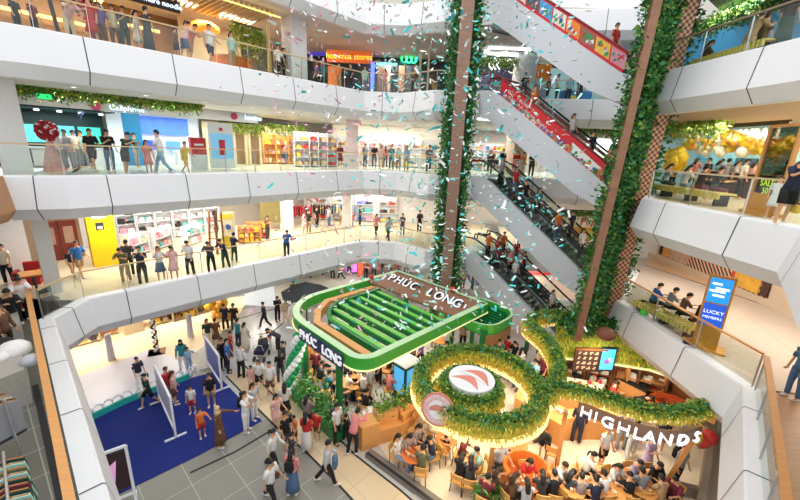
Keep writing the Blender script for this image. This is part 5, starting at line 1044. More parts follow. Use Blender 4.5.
for i, (px, py, tp, lb) in enumerate(((652, 303, 'blue', 'man in blue sitting on the second level bench, leftmost'), (667, 308, 'grey', 'person in grey sitting second on the second level bench'), (680, 314, 'brown', 'person in brown sitting third on the second level bench'), (696, 322, 'black', 'person in black sitting beside the tall blue screen'))):
    p = at(px, py, 4.8); o = person(V((p.x, p.y, 4.35)), lb, tp, 'black', 'sit', 70, 1.66, HS, detail=False)
put(790, 398, '2', 'person in blue jeans cut off by the right margin', 'denim', 'denim', 'stand', -90, 1.7)
# people riding the escalators
i = 0
for l0, lane, ts_, desc in (('5', 0, (5.6, 6.9, 7.4), 'on the topmost escalator'), ('4', 0, (2.2, 4.2, 5.4, 6.2), 'behind the red festive banner'), ('3', 0, (.8, 1.5, 2.4, 3.0, 4.4, 5.6), 'on the grey third escalator'), ('3', 1, (4.6, 6.0), 'on the far third escalator lane'), ('2', 0, (.5, .9, 1.3, 1.8, 2.4, 4.6, 6.3, 7.0), 'on the lowest escalator'), ('2', 1, (.7, 1.4, 2.2, 6.6, 7.6), 'on the far lowest escalator lane')):
    for k, t_ in enumerate(ts_):
        c = ('red', 'black', 'teal', 'orange', 'white', 'navy', 'pink', 'grey')[i % 8] if not (l0 == '2' and t_ < 3) else ('orange', 'red', 'maroon', 'pink', 'white', 'brown', 'khaki', 'black')[k % 8]
        person(on_esc(l0, lane, t_, .5+.5*(k % 2)), 'person in %s %s, %s from its top' % (c, desc, ('first', 'second', 'third', 'fourth', 'fifth', 'sixth', 'seventh', 'eighth')[k]), c, ('black', 'denim', 'navy')[k % 3], 'stand', 28+(180 if k % 2 else 0)*0, 1.62, HL if k % 2 else HS, detail=False); i += 1
# ---------------- shops along the long side ----------------
def slabs(name, s0, s1, z0, z1, d, mat, label=None, cat=None, t=.08, kind=None, parent=None):
    mb = MB(); a, b = bl(s0, d), bl(s1, d); a2, b2 = bl(s0, d+t), bl(s1, d+t); mb.prism([(p.x, p.y) for p in (a, b, b2, a2)], z0, z1)
    if parent is not None: return mb.build(name, mat, parent)
    o = mb.build(name, mat, None, Vector((a.x, a.y, z0)))
    if kind: o['kind'] = kind
    else: tag(o, label, cat)
    return o
NF = face_rot(-NN.x, -NN.y)
def garland(s0, s1, z, d, label, drop=.45, dens=330, mix=(1, 3, 4, 3, 0), P=None):
    t = thing('hanging_greenery', label, 'hanging plants', P(s0, z) if P else bl(s0, d, z)); pts = []
    for _ in range(int(dens*abs(s1-s0))):
        s = rnd.uniform(s0, s1); k = abs(rnd.gauss(0, drop*.5)); p = P(s, z-k) if P else bl(s, d+rnd.gauss(0, .12), z-k); pts.append(p)
    leafcloud('foliage', pts, t, .17, .07, mix, .08, 1.2)
    mb = MB(); A, B = (P(s0, z), P(s1, z)) if P else (bl(s0, d, z), bl(s1, d, z)); mb.bar(A+V((0, 0, .04)), B+V((0, 0, .04)), .12, .06); mb.build('wire_tray', dark, t)
    return t
glowm = M('warm_shop_glow', srgb('#ffe2a8'), emit=2.2); whglow = M('white_panel_light', (.95, .96, 1), emit=1.6)
PROD = [M('product_'+n, srgb(c), .5) for n, c in (('white', '#ece8e2'), ('pink', '#e39aa6'), ('teal', '#5fb3ad'), ('brown', '#9b6a45'), ('black', '#2a2a2c'), ('red', '#c8352f'), ('yellow', '#e8c23c'), ('blue', '#4a79c4'), ('beige', '#d8bf98'))]
EXTRA = MB()
def shelf_unit(s, d, z, w, h, label, rows=4, per=5, cols=None, mat=white, group='goods on the shop shelves', glab='small packaged product on a lit shop shelf', pos=None, rz=None, P=True):
    c = pos if pos is not None else bl(s, d, z); rz = BLZ if rz is None else rz; X = V((math.cos(rz), math.sin(rz), 0)); Y = V((-X.y, X.x, 0))
    t = thing('display_shelf', label, 'shelf', c); mb = MB(); mb.box(c+Y*.2, (w, .04, h), rz); mb.build('back_panel', mat, t)
    for e in (-1, 1): mb = MB(); mb.box(c+X*e*w/2, (.04, .42, h), rz); mb.build('side_panel', mat, t)
    for r_ in range(rows):
        zz = .1+r_*(h-.15)/rows; mb = MB(); mb.box(c+V((0, 0, zz)), (w-.05, .4, .03), rz); mb.build('shelf', mat, t)
        for k in range(per if P else 0):
            q = c+X*((k+.5)/per-.5)*(w-.1)+V((0, 0, zz+.03))-Y*.05; hh = min((h-.15)/rows-.1, rnd.uniform(.14, .3)); mb = MB(); mb.box(q, (w/per*rnd.uniform(.5, .8), .22, hh), rz)
            mb.box(q+V((0, 0, hh)), (w/per*.3, .1, .03), rz)
            m_ = rnd.choice(cols or PROD); tag(mb.build('product_box', m_, None, q), glab, 'product', group)
    for r_ in range(rows if P else 0):
        for k in range(per*2):
            q = c+X*((k+.5)/(per*2)-.5)*(w-.1)+V((0, 0, .13+r_*(h-.15)/rows))+Y*.08; EXTRA.box(q, (w/per*.4, .12, min((h-.15)/rows-.08, rnd.uniform(.12, .34))), rz, PROD.index(rnd.choice(cols or PROD)))
    return t
# level 2
slabs('wall_left', -9, -1.1, 4.35, 7.7, 4.8, M('plain_white_wall', srgb('#e6e4e1'), .7), kind='structure')
slabs('wall_left', -1.1, 1.0, 4.35, 7.7, 7.0, M('tan_recess_wall', srgb('#a68f78'), .7), kind='structure')
t = thing('double_door', 'dark red double door in the tan recess left of the yellow pillar', 'door', bl(.15, 6.9, 4.35)); dr = M('dark_red_door', srgb('#7a2a22'), .5)
for k in range(2):
    mb = MB(); mb.prism([(p.x, p.y) for p in (bl(-.55+.72*k, 6.9), bl(.13+.72*k, 6.9), bl(.13+.72*k, 6.97), bl(-.55+.72*k, 6.97))], 4.35, 6.35); o = mb.build('door_leaf', dr, t)
    mb = MB(); mb.prism([(p.x, p.y) for p in (bl(-.4+.72*k, 6.88), bl(-.02+.72*k, 6.88), bl(-.02+.72*k, 6.9), bl(-.4+.72*k, 6.9))], 5.2, 6.05); mb.build('door_window', M('door_pane', srgb('#b89888'), .2), o)
ya, yb = at(95, 268, '2'), at(121, 264, '2'); t = thing('advertising_pillar', 'bright yellow pillar with a white check mark sign and a small black notice', 'pillar', ya)
yd = (yb-ya); yn = V((-yd.y, yd.x, 0)).normalized(); mb = MB(); mb.prism([(p.x, p.y) for p in (ya, yb, yb+yn*.9, ya+yn*.9)], 4.35, 7.75); mb.build('body', M('yellow_cladding', srgb('#f2c40f'), .4), t)
L = yd.length; u_ = yd.normalized(); r_ = face_rot(-yn.x, -yn.y)
def yq(a0, a1, z0, z1, e, nm, m): mb = MB(); mb.prism([(p.x, p.y) for p in (ya+u_*a0*L-yn*e, ya+u_*a1*L-yn*e, ya+u_*a1*L, ya+u_*a0*L)], z0, z1); return mb.build(nm, m, t)
yq(.22, .72, 6.75, 7.35, .03, 'white_sign', M('sign_white', (.9, .9, .9), emit=.2)); yq(.3, .6, 6.2, 6.55, .03, 'notice', black); yq(.36, .54, 6.24, 6.36, .035, 'notice_print', M('print_white'))
ck = [(.34, 7.05), (.62, 7.2), (.64, 7.14), (.4, 7.0)]; mb = MB(); mb.slab([ya+u_*a*L-yn*.045+V((0, 0, z)) for a, z in [(x, z-0) for x, z in ck]], .01); mb.slab([ya+u_*a*L-yn*.045+V((0, 0, z)) for a, z in ((.44, 6.86), (.5, 6.92), (.56, 7.1), (.52, 7.12))], .01); mb.build('check_mark', M('navy_print', srgb('#1d3566')), t)
slabs('wall_back', 1.2, 8.6, 4.35, 7.7, 9.0, M('white_shop_wall', srgb('#efece8'), .6), kind='structure')
for k in range(7): shelf_unit(2.3+.98*k, 8.6, 4.35, .9, 2.3, 'white shoe shop wall shelf, unit %s from the yellow pillar' % ('first', 'second', 'third', 'fourth', 'fifth', 'sixth', 'seventh')[k], 4, 2, [PROD[0], PROD[1], PROD[0], PROD[2], PROD[0], PROD[4]], group='shoe boxes in the white shop', glab='small shoe box on the white wall shelves of the second level shop')
for k, (s, d) in enumerate(((3.0, 5.6), (4.4, 6.4), (6.0, 6.2))):
    shelf_unit(s, d, 4.35, 1.3, 1.2, 'low white gondola shelf on the shop floor, %s from the yellow pillar' % ('nearest', 'second', 'third')[k], 2, 4, [PROD[0], PROD[1], PROD[2], PROD[8]], rz=BLZ+.6, group='goods on the low gondolas', glab='small product on the low white gondolas')
    mb = MB(); c = bl(s, d+.4, 6.6); mb.box(c, (1.0, .05, .55), BLZ); tag(mb.build('hanging_sign', M('pale_teal_screen', srgb('#7fc4c9'), emit=.4), None, c), 'pale teal hanging sign above the white gondola, %s from the yellow pillar' % ('nearest', 'second', 'third')[k], 'sign')
for k in range(3): area('shop_fill', bl(2.5+2.5*k, 7, 7.5), 1.5, .2, 60, (1, .98, .95), (0, 0, BLZ))  # added fill inside the white shop
t = thing('poster_stand', 'white and yellow poster on tall stand behind the two wooden easels', 'poster', at(229, 251, '2')); c = at(229, 251, '2')
mb = MB(); mb.box(c+V((0, 0, .1)), (.85, .06, 2.2), .2); mb.build('board', M('poster_white', srgb('#eee9c8'), .6), t); mb = MB(); mb.box(c+V((-.0, -.04, .2)), (.6, .02, .7), .2); mb.box(c+V((0, -.04, 1.9)), (.7, .02, .3), .2); mb.build('print', M('poster_yellow', srgb('#e8cf3a')), t)
mb = MB(); mb.ball(c+V((.1, -.06, 1.45)), .16, 0, 8, (1, .1, 1)); mb.build('print', M('print_blue'), t)
for k, px in enumerate((214, 221)):
    c = at(px, 254, '2'); t = thing('easel', 'tall dark wooden easel frame at the rail, %s of the pair' % ('left', 'right')[k], 'easel', c); mb = MB()
    for e in (-.22, .22): mb.bar(c+V((e, 0, 0)), c+V((e*.6, .15, 2.4)), .08, .08)
    mb.build('frame', oakd, t); mb = MB(); mb.bar(c+V((-.22, -.02, .9)), c+V((.22, -.02, .9)), .06, .05); mb.bar(c+V((-.17, .06, 1.9)), c+V((.17, .06, 1.9)), .06, .05); mb.build('crossbar', oakd, t)
for k, (px, py) in enumerate(((250, 243), (258, 238))):
    c = at(px, py, '2'); t = shelf_unit(0, 0, 0, 1.3, 1.1, 'wooden display stand of colourful books on the second level, %s one' % ('nearer', 'farther')[k], 3, 4, [PROD[5], PROD[8], PROD[3], PROD[6]], oak, 'books on the wooden display stands', 'colourful book on the wooden display stands', pos=c, rz=.3)
mb = MB(); c = ypx(273, 213, 26.5); mb.box((c.x, 26.5, 4.9), (1.9, .1, 2.6)); tag(mb.build('wall_mural', M('green_mural', srgb('#7d7346'), .7, var=.45, scale=2.5), None, (c.x, 26.5, 4.9)), 'dim green and brown mural panel left of the white second level pillar', 'mural')
gm = ['red', 'red', 'black', 'maroon', 'black', 'white', 'navy', 'denim', 'grey', 'black', 'light blue', 'beige']
def clothes_rail(c, w, rz, label, colors, group, glab, n=9, h=1.5):
    X = V((math.cos(rz), math.sin(rz), 0)); t = thing('clothes_rail', label, 'clothes rail', c)
    mb = MB(); mb.tube([c-X*w/2+V((0, 0, h)), c+X*w/2+V((0, 0, h))], .018, 6); mb.build('rail', steel, t)
    for e in (-1, 1): mb = MB(); mb.tube([c+X*e*w/2, c+X*e*w/2+V((0, 0, h))], .02, 6); mb.build('upright', steel, t)
    Y = V((-X.y, X.x, 0))
    for k in range(n):
        q = c+X*((k+.5)/n-.5)*w*.94+V((0, 0, h)); g = thing('garment', glab, 'clothes', q, group); col = colors[k % len(colors)]; ln = rnd.uniform(.75, 1.05)
        mb = MB(); mb.loft([[q+Y*a*wd+X*b*.03-V((0, 0, z)) for a, b in ((-1, -1), (0, -1.4), (1, -1), (1, 1), (0, 1.4), (-1, 1))] for z, wd in ((.1, .05), (.16, .2), (.3, .22), (.6, .2), (ln, .24))]); mb.build('cloth', cloth(col), g)
        mb = MB(); mb.tube([q-Y*.19-V((0, 0, .15)), q-V((0, 0, .08)), q+Y*.19-V((0, 0, .15))], .012, 5); mb.tube([q-V((0, 0, .08)), q+V((0, 0, .0)), q+Y*.02+V((0, 0, .025))], .006, 4); mb.build('hanger', M('hanger_wood', srgb('#b77a45')), g)
    return t
clothes_rail(at(303, 226, '2'), 1.6, 0, 'clothes rail of red garments on the second level', ['red', 'red', 'maroon'], 'red garments on the rail', 'red garment hanging on the second level rail', 8, 1.7)
clothes_rail(at(322, 224, '2'), 2.0, 0, 'clothes rail of dark garments right of the red ones', ['black', 'navy', 'maroon', 'black'], 'dark garments on the second rail', 'dark garment hanging right of the red clothes', 9, 1.7)
clothes_rail(at(345, 222, '2'), 2.0, 0, 'clothes rail of blue and white garments in the bright shop', ['denim', 'white', 'light blue', 'grey'], 'blue and white garments', 'blue or white garment hanging in the bright shop', 9, 1.6)
clothes_rail(at(366, 219, '2'), 2.0, 0, 'clothes rail of mixed dark garments at the back of the bright shop', ['black', 'grey', 'white', 'navy'], 'mixed garments at the back', 'garment on the rearmost rail of the bright shop', 9, 1.6)
for x, sx in ((-5, 7), (2, 5)): mb = MB(); mb.box((x, 31.6, 4.35), (sx, .1, 3.2)); struct('wall_back', mb, M('white_shop_wall'))
for k in range(4): shelf_unit(0, 0, 0, 1.5, 2.2, 'white back shelf of the second level clothes shop, %s from the left' % ('first', 'second', 'third', 'fourth')[k], 3, 2, None, pos=V((-7.2+2.0*k, 31.2, 4.35)), rz=0, group='folded goods on the back shelves', glab='folded item on the back shelves of the second level clothes shop')
area('shop_fill', (-4, 29.5, 7.5), 5, .3, 150, (1, .98, .95))  # added fill over the clothes shop
# red armchair, table and grey chair at the left corner
c = at(31, 283, '2'); t = thing('armchair', 'bright red armchair by the white wall of the second level', 'armchair', c); rm = M('red_leather', srgb('#b81f22'), .5)
mb = MB(); mb.box(c, (.75, .7, .42), .6); mb.build('seat', rm, t); mb = MB(); mb.box(c+V((.1, .3, .3)), (.8, .16, .6), .6); mb.build('backrest', rm, t)
for e in (-1, 1): mb = MB(); mb.box(c+V((e*.33, e*.2, .3)), (.14, .6, .28), .6); mb.build('armrest', rm, t)
t = thing('side_table', 'square wooden table beside the red armchair', 'table', at(36, 292, '2')); c = at(36, 288, '2'); mb = MB(); mb.box(c+V((0, 0, .62)), (.9, .8, .05), .7); mb.build('tabletop', M('table_wood'), t)
for a, b in ((-.35, -.3), (.35, -.3), (.35, .3), (-.35, .3)): mb = MB(); mb.box(c+V((a, b, 0)), (.05, .05, .62)); mb.build('leg', dark, t)
c = at(52, 310, '2'); gc = copy_tree(_chair0[0]); gc.location = c; gc.rotation_euler = (0, 0, 1.2); gc['label'] = 'dark grey chair behind the glass railing at the left corner of the second level'
for ch in gc.children:
    if ch.name.split('.')[0] in ('seat', 'backrest'): ch.data = ch.data.copy(); ch.data.materials[0] = M('dark_grey_fabric', srgb('#4a4c4a'), .8)
# near left: clothes racks and white planter box with cushions
c = at(14, 396, '2'); t = thing('display_plinth', 'tall pale grey textured plinth beside the left wooden handrail', 'plinth', c); mb = MB(); q = [at(0, 418, '2'), at(33, 402, '2'), at(28, 372, '2'), at(-20, 380, '2')]
mb.prism([(p.x, p.y) for p in q], 4.35, 5.25); mb.build('body', M('pale_grey_rough', srgb('#a8a39b'), .9, var=.2, scale=14), t)
q = [at(-10, 362, '2'), at(27, 352, '2'), at(24, 335, '2'), at(-14, 338, '2')]; mb = MB(); mb.prism([(p.x, p.y) for p in q], 4.35, 5.2); o = mb.build('stone_planter', M('pale_grey_rough'), None, q[1]); tag(o, 'pale grey low box beside the white cushions at the left margin', 'box')
for px, py, r_, m_, lb in ((14, 350, .34, 'white', 'large white round cushion on the pale plinth'), (2, 346, .3, 'black', 'black round cushion left of the large white one'), (31, 360, .2, 'light grey', 'small light grey round cushion next to the handrail'), (1, 357, .2, 'white', 'small white cushion at the left margin')):
    p = at(px, py, 5.3); mb = MB(); mb.ball(p, r_, 0, 12, (1, 1, .7)); tag(mb.build('cushion', cloth(m_), None, p, smooth=True), lb, 'cushion')
def dress(q, X, Y, col, ln, g, glab, wd=.26): pass
ca = at(4, 398, 5.85); cb = at(17, 398, 5.85); q0 = at(6, 388, 5.95)
clothes_rail(V((q0.x-.3, q0.y-.1, 4.35)), 1.3, math.radians(160), 'clothes rack with long grey and sage dresses at the left margin', ['grey', 'dark grey', 'mint', 'grey', 'dark grey'], 'long dresses on the upper rack', 'long grey or sage dress on a wooden hanger, upper rack', 11, 1.6)
q0, q1 = at(3, 452, 5.75), at(9, 512, 5.75); q2 = (q0+q1)/2; clothes_rail(V((q2.x, q2.y, 4.35)), (q1-q0).length, math.atan2(q1.y-q0.y, q1.x-q0.x), 'clothes rack with dark green and mint tops in the lower left corner', ['dark green', 'mint', 'olive', 'mint', 'dark green', 'maroon'], 'green tops on the lower rack', 'green or mint top on a wooden hanger, lower left rack', 10, 1.4)
# level 3 long side
slabs('wall_left', -6, -.9, 9.05, 12.4, 6.0, M('tan_side_wall', srgb('#9a8570'), .6), kind='structure')
dk = M('dark_green_shop', srgb('#12302e'), .5)
slabs('wall_back', -.8, 3.1, 9.05, 12.4, 9.2, dk, kind='structure'); slabs('wall_back', -.7, 10.6, 11.72, 12.36, 5.9, M('grey_fascia', srgb('#b3b3b4'), .6), kind='structure')
mb = MB(); mb.prism([(p.x, p.y) for p in (bl(-.8, 6.2), bl(3.1, 6.2), bl(3.1, 9.2), bl(-.8, 9.2))], 11.66, 11.7); struct('ceiling', mb, M('dark_shop_ceiling', srgb('#1a2a2a')))
for k in range(4):
    mb = MB(); p = bl(.3+.8*k, 7.2, 11.55); mb.cyl(p, .1, .08, 10); tag(mb.build('spotlight', whglow, None, p), 'round spotlight on the dark electronics shop ceiling', 'lamp', 'shop spotlights')
for k in range(3):
    p = bl(.2+1.1*k, 8.9, 10.1); mb = MB(); mb.box(p, (.95, .06, .85), BLZ); tag(mb.build('wall_television', M('teal_screen_'+'abc'[k], srgb(('#58c8c0', '#4fb5d8', '#35b79a')[k]), emit=.8, var=.4, scale=3), None, p), 'glowing teal wall screen in the dark electronics shop, %s from the left' % ('first', 'second', 'third')[k], 'screen')
    p = bl(.2+1.1*k, 7.2, 9.05); t = thing('display_table', 'white phone display table in the electronics shop, %s from the left' % ('first', 'second', 'third')[k], 'table', p); mb = MB(); mb.box(p+V((0, 0, .8)), (.9, .7, .06), BLZ); mb.build('tabletop', white, t); mb = MB(); mb.box(p, (.7, .5, .8), BLZ); mb.build('base', white, t)
area('shop_fill', bl(1.2, 7.6, 11.6), 2.5, .2, 90, (.8, 1, 1), (0, 0, BLZ))  # added cool fill to lift the dark electronics shop
c = bl(.15, 3.3, 9.05); t = thing('flower_stand', 'large round red flower arrangement on a pink and white draped stand', 'flowers', c)
mb = MB(); mb.lathe(c, [(.42, 0), (.36, .1), (.24, .7), (.1, 1.2)], 10); mb.build('stand', M('pink_white_drape', srgb('#dba49a'), .8, var=.35, scale=5), t)
mb = MB(); mb.ball(c+V((0, -.05, 1.6)), .42, 0, 14, (1, .45, .85)); mb.build('flower_core', M('red_flower_core', srgb('#7e0f18'), .8), t); fl = []
for k in range(220):
    a, b = rnd.uniform(0, 6.28), math.acos(rnd.uniform(-1, 1)); fl.append(c+V((.42*math.sin(b)*math.cos(a), -.05+.2*math.sin(b)*math.sin(a), 1.6+.36*math.cos(b))))
mb = MB()
for p in fl: mb.ball(p, rnd.uniform(.04, .07), rnd.choice((0, 0, 0, 1, 2)), 6)
o = mb.build('flower_heads', [M('red_flower', srgb('#b01224'), .7), M('dark_red_flower', srgb('#7a0d1a'), .7), M('white_flower', srgb('#eadcd8'), .7)], t); o['kind'] = 'stuff'
slabs('advertising_display', 3.25, 4.0, 9.1, 11.7, 5.7, M('deep_blue_panel', srgb('#1f78ad'), .3, emit=.25), 'tall deep blue advertising panel between the dark and the white shop', 'panel', .15)
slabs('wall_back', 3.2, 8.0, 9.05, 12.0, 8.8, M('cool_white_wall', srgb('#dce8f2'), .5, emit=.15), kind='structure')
slabs('picture_lightbox', 4.6, 7.3, 10.75, 11.75, 8.6, M('blue_wave_panel', srgb('#3f6fd0'), .4, var=.55, scale=1.3, emit=.5), 'large glowing blue wave picture above the white shop shelves', 'panel')
for k in range(2): slabs('wall_television', 4.7+1.25*k, 5.5+1.25*k, 9.75, 10.4, 8.6, M('blue_screen_'+'ab'[k], srgb(('#2a4fc0', '#4f86cf')[k]), .3, emit=.6), 'small blue wall screen below the wave picture, %s of two' % ('left', 'right')[k], 'screen')
for k in range(2):
    p = bl(5.0+1.5*k, 7.3, 9.05); t = thing('display_table', 'white display table in the blue and white shop, %s of two' % ('left', 'right')[k], 'table', p); mb = MB(); mb.box(p+V((0, 0, .75)), (1.2, .7, .08), BLZ); mb.build('tabletop', white, t); mb = MB(); mb.box(p, (1, .5, .75), BLZ); mb.build('base', white, t)
c = at(200, 169, '3'); t = thing('info_kiosk', 'red and white standing kiosk on the third level right of the boy in yellow', 'kiosk', c); mb = MB(); mb.box(c, (.75, .4, .75), BLZ); mb.build('base', white, t); mb = MB(); mb.box(c+V((0, 0, .75)), (.75, .3, .85), BLZ); mb.build('panel', M('kiosk_red', srgb('#c32430'), .4), t); mb = MB(); mb.box(c+V((0, 0, 1.2))-V((NN.x, NN.y, 0))*.17, (.45, .02, .1), BLZ); mb.build('print', M('print_white'), t)
s_, _z = blpx(221, 140, 3.2); c = bl(s_, 3.2, 9.05); t = thing('poster_stand', 'white poster stand with a blue picture of standing figures on the third level', 'poster', c); mb = MB(); mb.box(c+V((0, 0, .05)), (1.25, .12, 2.35), BLZ-.15); mb.build('frame', white, t); n_ = V((NN.x, NN.y, 0))
mb = MB(); mb.box(c+V((0, 0, .55))-n_*.07, (1.1, .02, 1.3), BLZ-.15); mb.build('picture', M('blue_poster', srgb('#7cbbe2'), .4, var=.25, scale=3, emit=.3), t); mb = MB(); mb.box(c+V((0, 0, 2.0))-n_*.08, (.16, .02, .16), BLZ-.15); mb.box(c+V((.0, 0, .75))-n_*.085, (.3, .02, .8), BLZ-.15); mb.build('print', M('kiosk_red'), t)
for body, s, z, sz, lg in (('Cellphone', 3.3, 11.9, .36, '#8c2f4a'), ('lemino', 10.0, 12.02, .42, '#7d1734')):
    t = thing('shop_sign', 'glowing shop name with round dark red logo on grey fascia, %s' % ('above the dark electronics shop' if s < 5 else 'by the white poster stand'), 'sign', bl(s, 5.85, z))
    text('lettering', body, sz, M('ice_glow', srgb('#cfe8ff'), emit=1.2), t, bl(s+.25, 5.82, z), NF, .02); mb = MB(); p = bl(s-1.0, 5.82, z)
    mb.loft([[p+V((UU.x, UU.y, 0))*.2*math.cos(a)+V((0, 0, .2*math.sin(a)))-n_*e for a in [2*PI*k/16 for k in range(16)]] for e in (0, .04)]); mb.build('logo', M('logo_'+lg[1:], srgb(lg), emit=.3), t)
garland(-.6, 6.2, 12.3, 3.4, 'long fringe of hanging greenery along the third level ceiling above the electronics shops', .34, 520)
slabs('wall_back', 8.0, 14.5, 9.05, 11.72, 8.2, M('warm_cream_wall', srgb('#d9cfae'), .6), kind='structure')
for k in range(3):
    t = thing('shop_doorway', 'beige framed shop doorway on the third level, %s under the grey fascia' % ('first', 'second', 'third')[k], 'door frame', bl(8.4+1.0*k, 6.5, 9.05)); mb = MB()
    for e in (0, .75): p = bl(8.2+1.0*k+e, 6.5, 9.05); mb.box(p, (.14, .14, 2.2), BLZ)
    mb.build('posts', M('pale_beige_frame', srgb('#d2c6a6'), .6), t); mb = MB(); mb.box(bl(8.58+1.0*k, 6.5, 11.25), (.95, .14, .2), BLZ); mb.build('lintel', M('pale_beige_frame'), t)
    mb = MB(); mb.box(bl(8.58+1.0*k, 6.6, 9.1), (.6, .04, 2.1), BLZ); mb.build('door_leaf', M('brown_door', srgb('#8a6a4d')), t)
garland(8.2, 11.2, 11.65, 6.3, 'yellow green hanging greenery above the beige doorways of the third level', .5, 420, (0, 2, 5, 5, 0)); garland(11.2, 14.2, 11.8, 6.0, 'hanging greenery above the golden gift shop on the third level', .5, 380, (0, 2, 5, 4, 0))
for k in range(4): shelf_unit(11.3+1.0*k, 7.8, 9.05, .95, 2.1, 'warm lit gift shelf on the third level, %s from the beige doorways' % ('first', 'second', 'third', 'fourth')[k], 3, 3, [PROD[6], PROD[3], PROD[8], PROD[1]], oak, 'gifts on the warm shelves', 'small golden or brown gift on the warm lit shelves')
area('shop_fill', bl(10, 7, 11.6), 5, .3, 120, (1, .85, .55), (0, 0, BLZ)); area('shop_fill', bl(6, 7.5, 11.7), 3, .3, 80, (.9, .96, 1), (0, 0, BLZ))  # added fill, warm by the gifts and cool by the blue shop
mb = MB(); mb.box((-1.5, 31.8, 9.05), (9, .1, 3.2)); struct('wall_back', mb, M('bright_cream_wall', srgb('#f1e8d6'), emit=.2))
for k in range(6): shelf_unit(0, 0, 0, 1.35, 2.3, 'bright cosmetics shelf at the back of the third level, %s from the left' % ('first', 'second', 'third', 'fourth', 'fifth', 'sixth')[k], 3, 3, [PROD[6], PROD[8], PROD[1], PROD[0], PROD[3]], pos=V((-5.2+1.45*k, 31.4, 9.05)), rz=0, group='cosmetics on the back shelves', glab='small cosmetic package on the bright back shelves of the third level')
area('shop_fill', (-1.5, 29.8, 12.2), 6, .3, 170, (1, .95, .85)); area('shop_fill', (8.5, 29.8, 12.2), 6, .3, 120, (1, .95, .85))  # added fill in front of the rear shelves
for k in range(3): shelf_unit(0, 0, 0, 1.5, 2.2, 'bright shelf right of the round planted column on the third level, %s of three' % ('first', 'second', 'third')[k], 4, 5, None, pos=V((4.2+1.6*k, 31.4, 9.05)), rz=0, group='goods right of the planted column', glab='package on the shelves right of the round planted column')

for k, px in enumerate((302, 311, 320, 330)):
    q = ypx(px, 160, 25.6+.5*k); shelf_unit(0, 0, 0, 1.0, 2.3, 'colourful candy shelf left of the pinkish pillar on the third level, %s of four' % ('first', 'second', 'third', 'fourth')[k], 4, 2, [PROD[6], PROD[1], PROD[5], PROD[8]], white, 'sweets left of the pinkish pillar', 'small bright package on the candy shelves', pos=V((q.x, q.y, 9.05)), rz=.45)
# level 4 long side: gold lit restaurant
brn = wood_mat('restaurant_wood', srgb('#7a5530'), srgb('#a97c45'), 0, 1.)
slabs('wall_back', -6, 9.4, 13.75, 17.05, 7.5, brn, kind='structure'); gold = M('gold_light', srgb('#ffd27a'), emit=2.0, ecol=srgb('#ffcf70'))
for s, z0, z1, w in ((-2.5, 14.5, 17, .35), (-.2, 15.9, 17, .22), (3.2, 14.4, 17, .0)):
    if w: slabs('vertical_lamp', s, s+w, z0, z1, 6.2, gold, 'glowing gold vertical light strip in the fourth level restaurant, %s' % ('far left' if s < -1 else 'left of the black posts'), 'lamp', .25)
for k, (s0, s1, z) in enumerate(((-.2, 2.9, 15.55), (.8, 2.6, 14.9), (3.6, 5.8, 16.0), (5.2, 6.8, 14.9))):
    slabs('linear_lamp', s0, s1, z, z+.13, 6.9, gold, ('long gold light strip on the restaurant wall left of the flowers', 'lower gold light strip on the restaurant wall left of the flowers', 'gold light strip under the white restaurant name', 'gold light strip behind the long dark coat')[k], 'lamp')
mb = MB(); a, b = bl(2.6, 6.0, 15.6), bl(3.3, 6.0, 17.0); mb.bar(a, b, .3, .25); tag(mb.build('slanted_lamp', gold, None, a), 'slanted gold light beam above the black posts of the restaurant', 'lamp')
for k, s in enumerate((1.15, 1.55)): mb = MB(); mb.bar(bl(s, 3.6, 13.75), bl(s-.25, 3.6, 17.0), .16, .12); tag(mb.build('black_post', black, None, bl(s, 3.6, 13.75)), 'black slanted post of the restaurant front, %s of two' % ('left', 'right')[k], 'post')
c = bl(2.05, 2.2, 13.75); t = thing('flower_stand', 'tall flower arrangement of red, white and pink blooms on the fourth level', 'flowers', c); mb = MB(); mb.lathe(c, [(.3, 0), (.25, .6), (.12, 1.3)], 10); mb.build('stand', M('red_drape', srgb('#a3202c')), t); mb = MB()
for _ in range(150): mb.ball(c+V((rnd.gauss(0, .32), rnd.gauss(0, .18), 1.55+rnd.gauss(0, .22))), rnd.uniform(.04, .08), rnd.randrange(4), 6)
o = mb.build('flower_heads', [M('red_flower'), M('white_flower'), M('pink_flower', srgb('#e2a0a8')), M('leaf_dark')], t); o['kind'] = 'stuff'
t = thing('shop_sign', 'white lit restaurant name on a dark band at the top margin', 'sign', bl(4.6, 3.4, 16.5)); slabs('band', 3.1, 5.7, 16.3, 16.85, 3.5, M('dark_brown_band', srgb('#2c2018')), parent=t); text('lettering', 'somewhere noodle', .3, M('ice_glow'), t, bl(4.6, 3.44, 16.52), NF, .03)
mb = MB()
for k in range(16): mb.bar(bl(5.4+.26*k, 1.2, 16.82), bl(5.4+.26*k, 4.2, 16.82), .09, .16)
tag(mb.build('ceiling_slats', wood_mat('pale_slats', srgb('#d8bd88'), srgb('#ecd7a8'), 0, 1.), None, bl(5.4, 1.2, 16.8)), 'warm lit pale wooden slats under the ceiling of the fourth level cafe', 'ceiling slats')
mb = MB(); mb.bar(bl(5.3, 1.15, 16.72), bl(9.6, 1.15, 16.72), .06, .05); tag(mb.build('linear_lamp', gold, None, bl(5.3, 1.15, 16.7)), 'thin warm light line along the edge of the pale ceiling slats', 'lamp')
slabs('wall_back', 6.6, 10, 13.75, 17.05, 6.4, M('cream_cafe_wall', srgb('#d8c7a8'), .7), kind='structure')
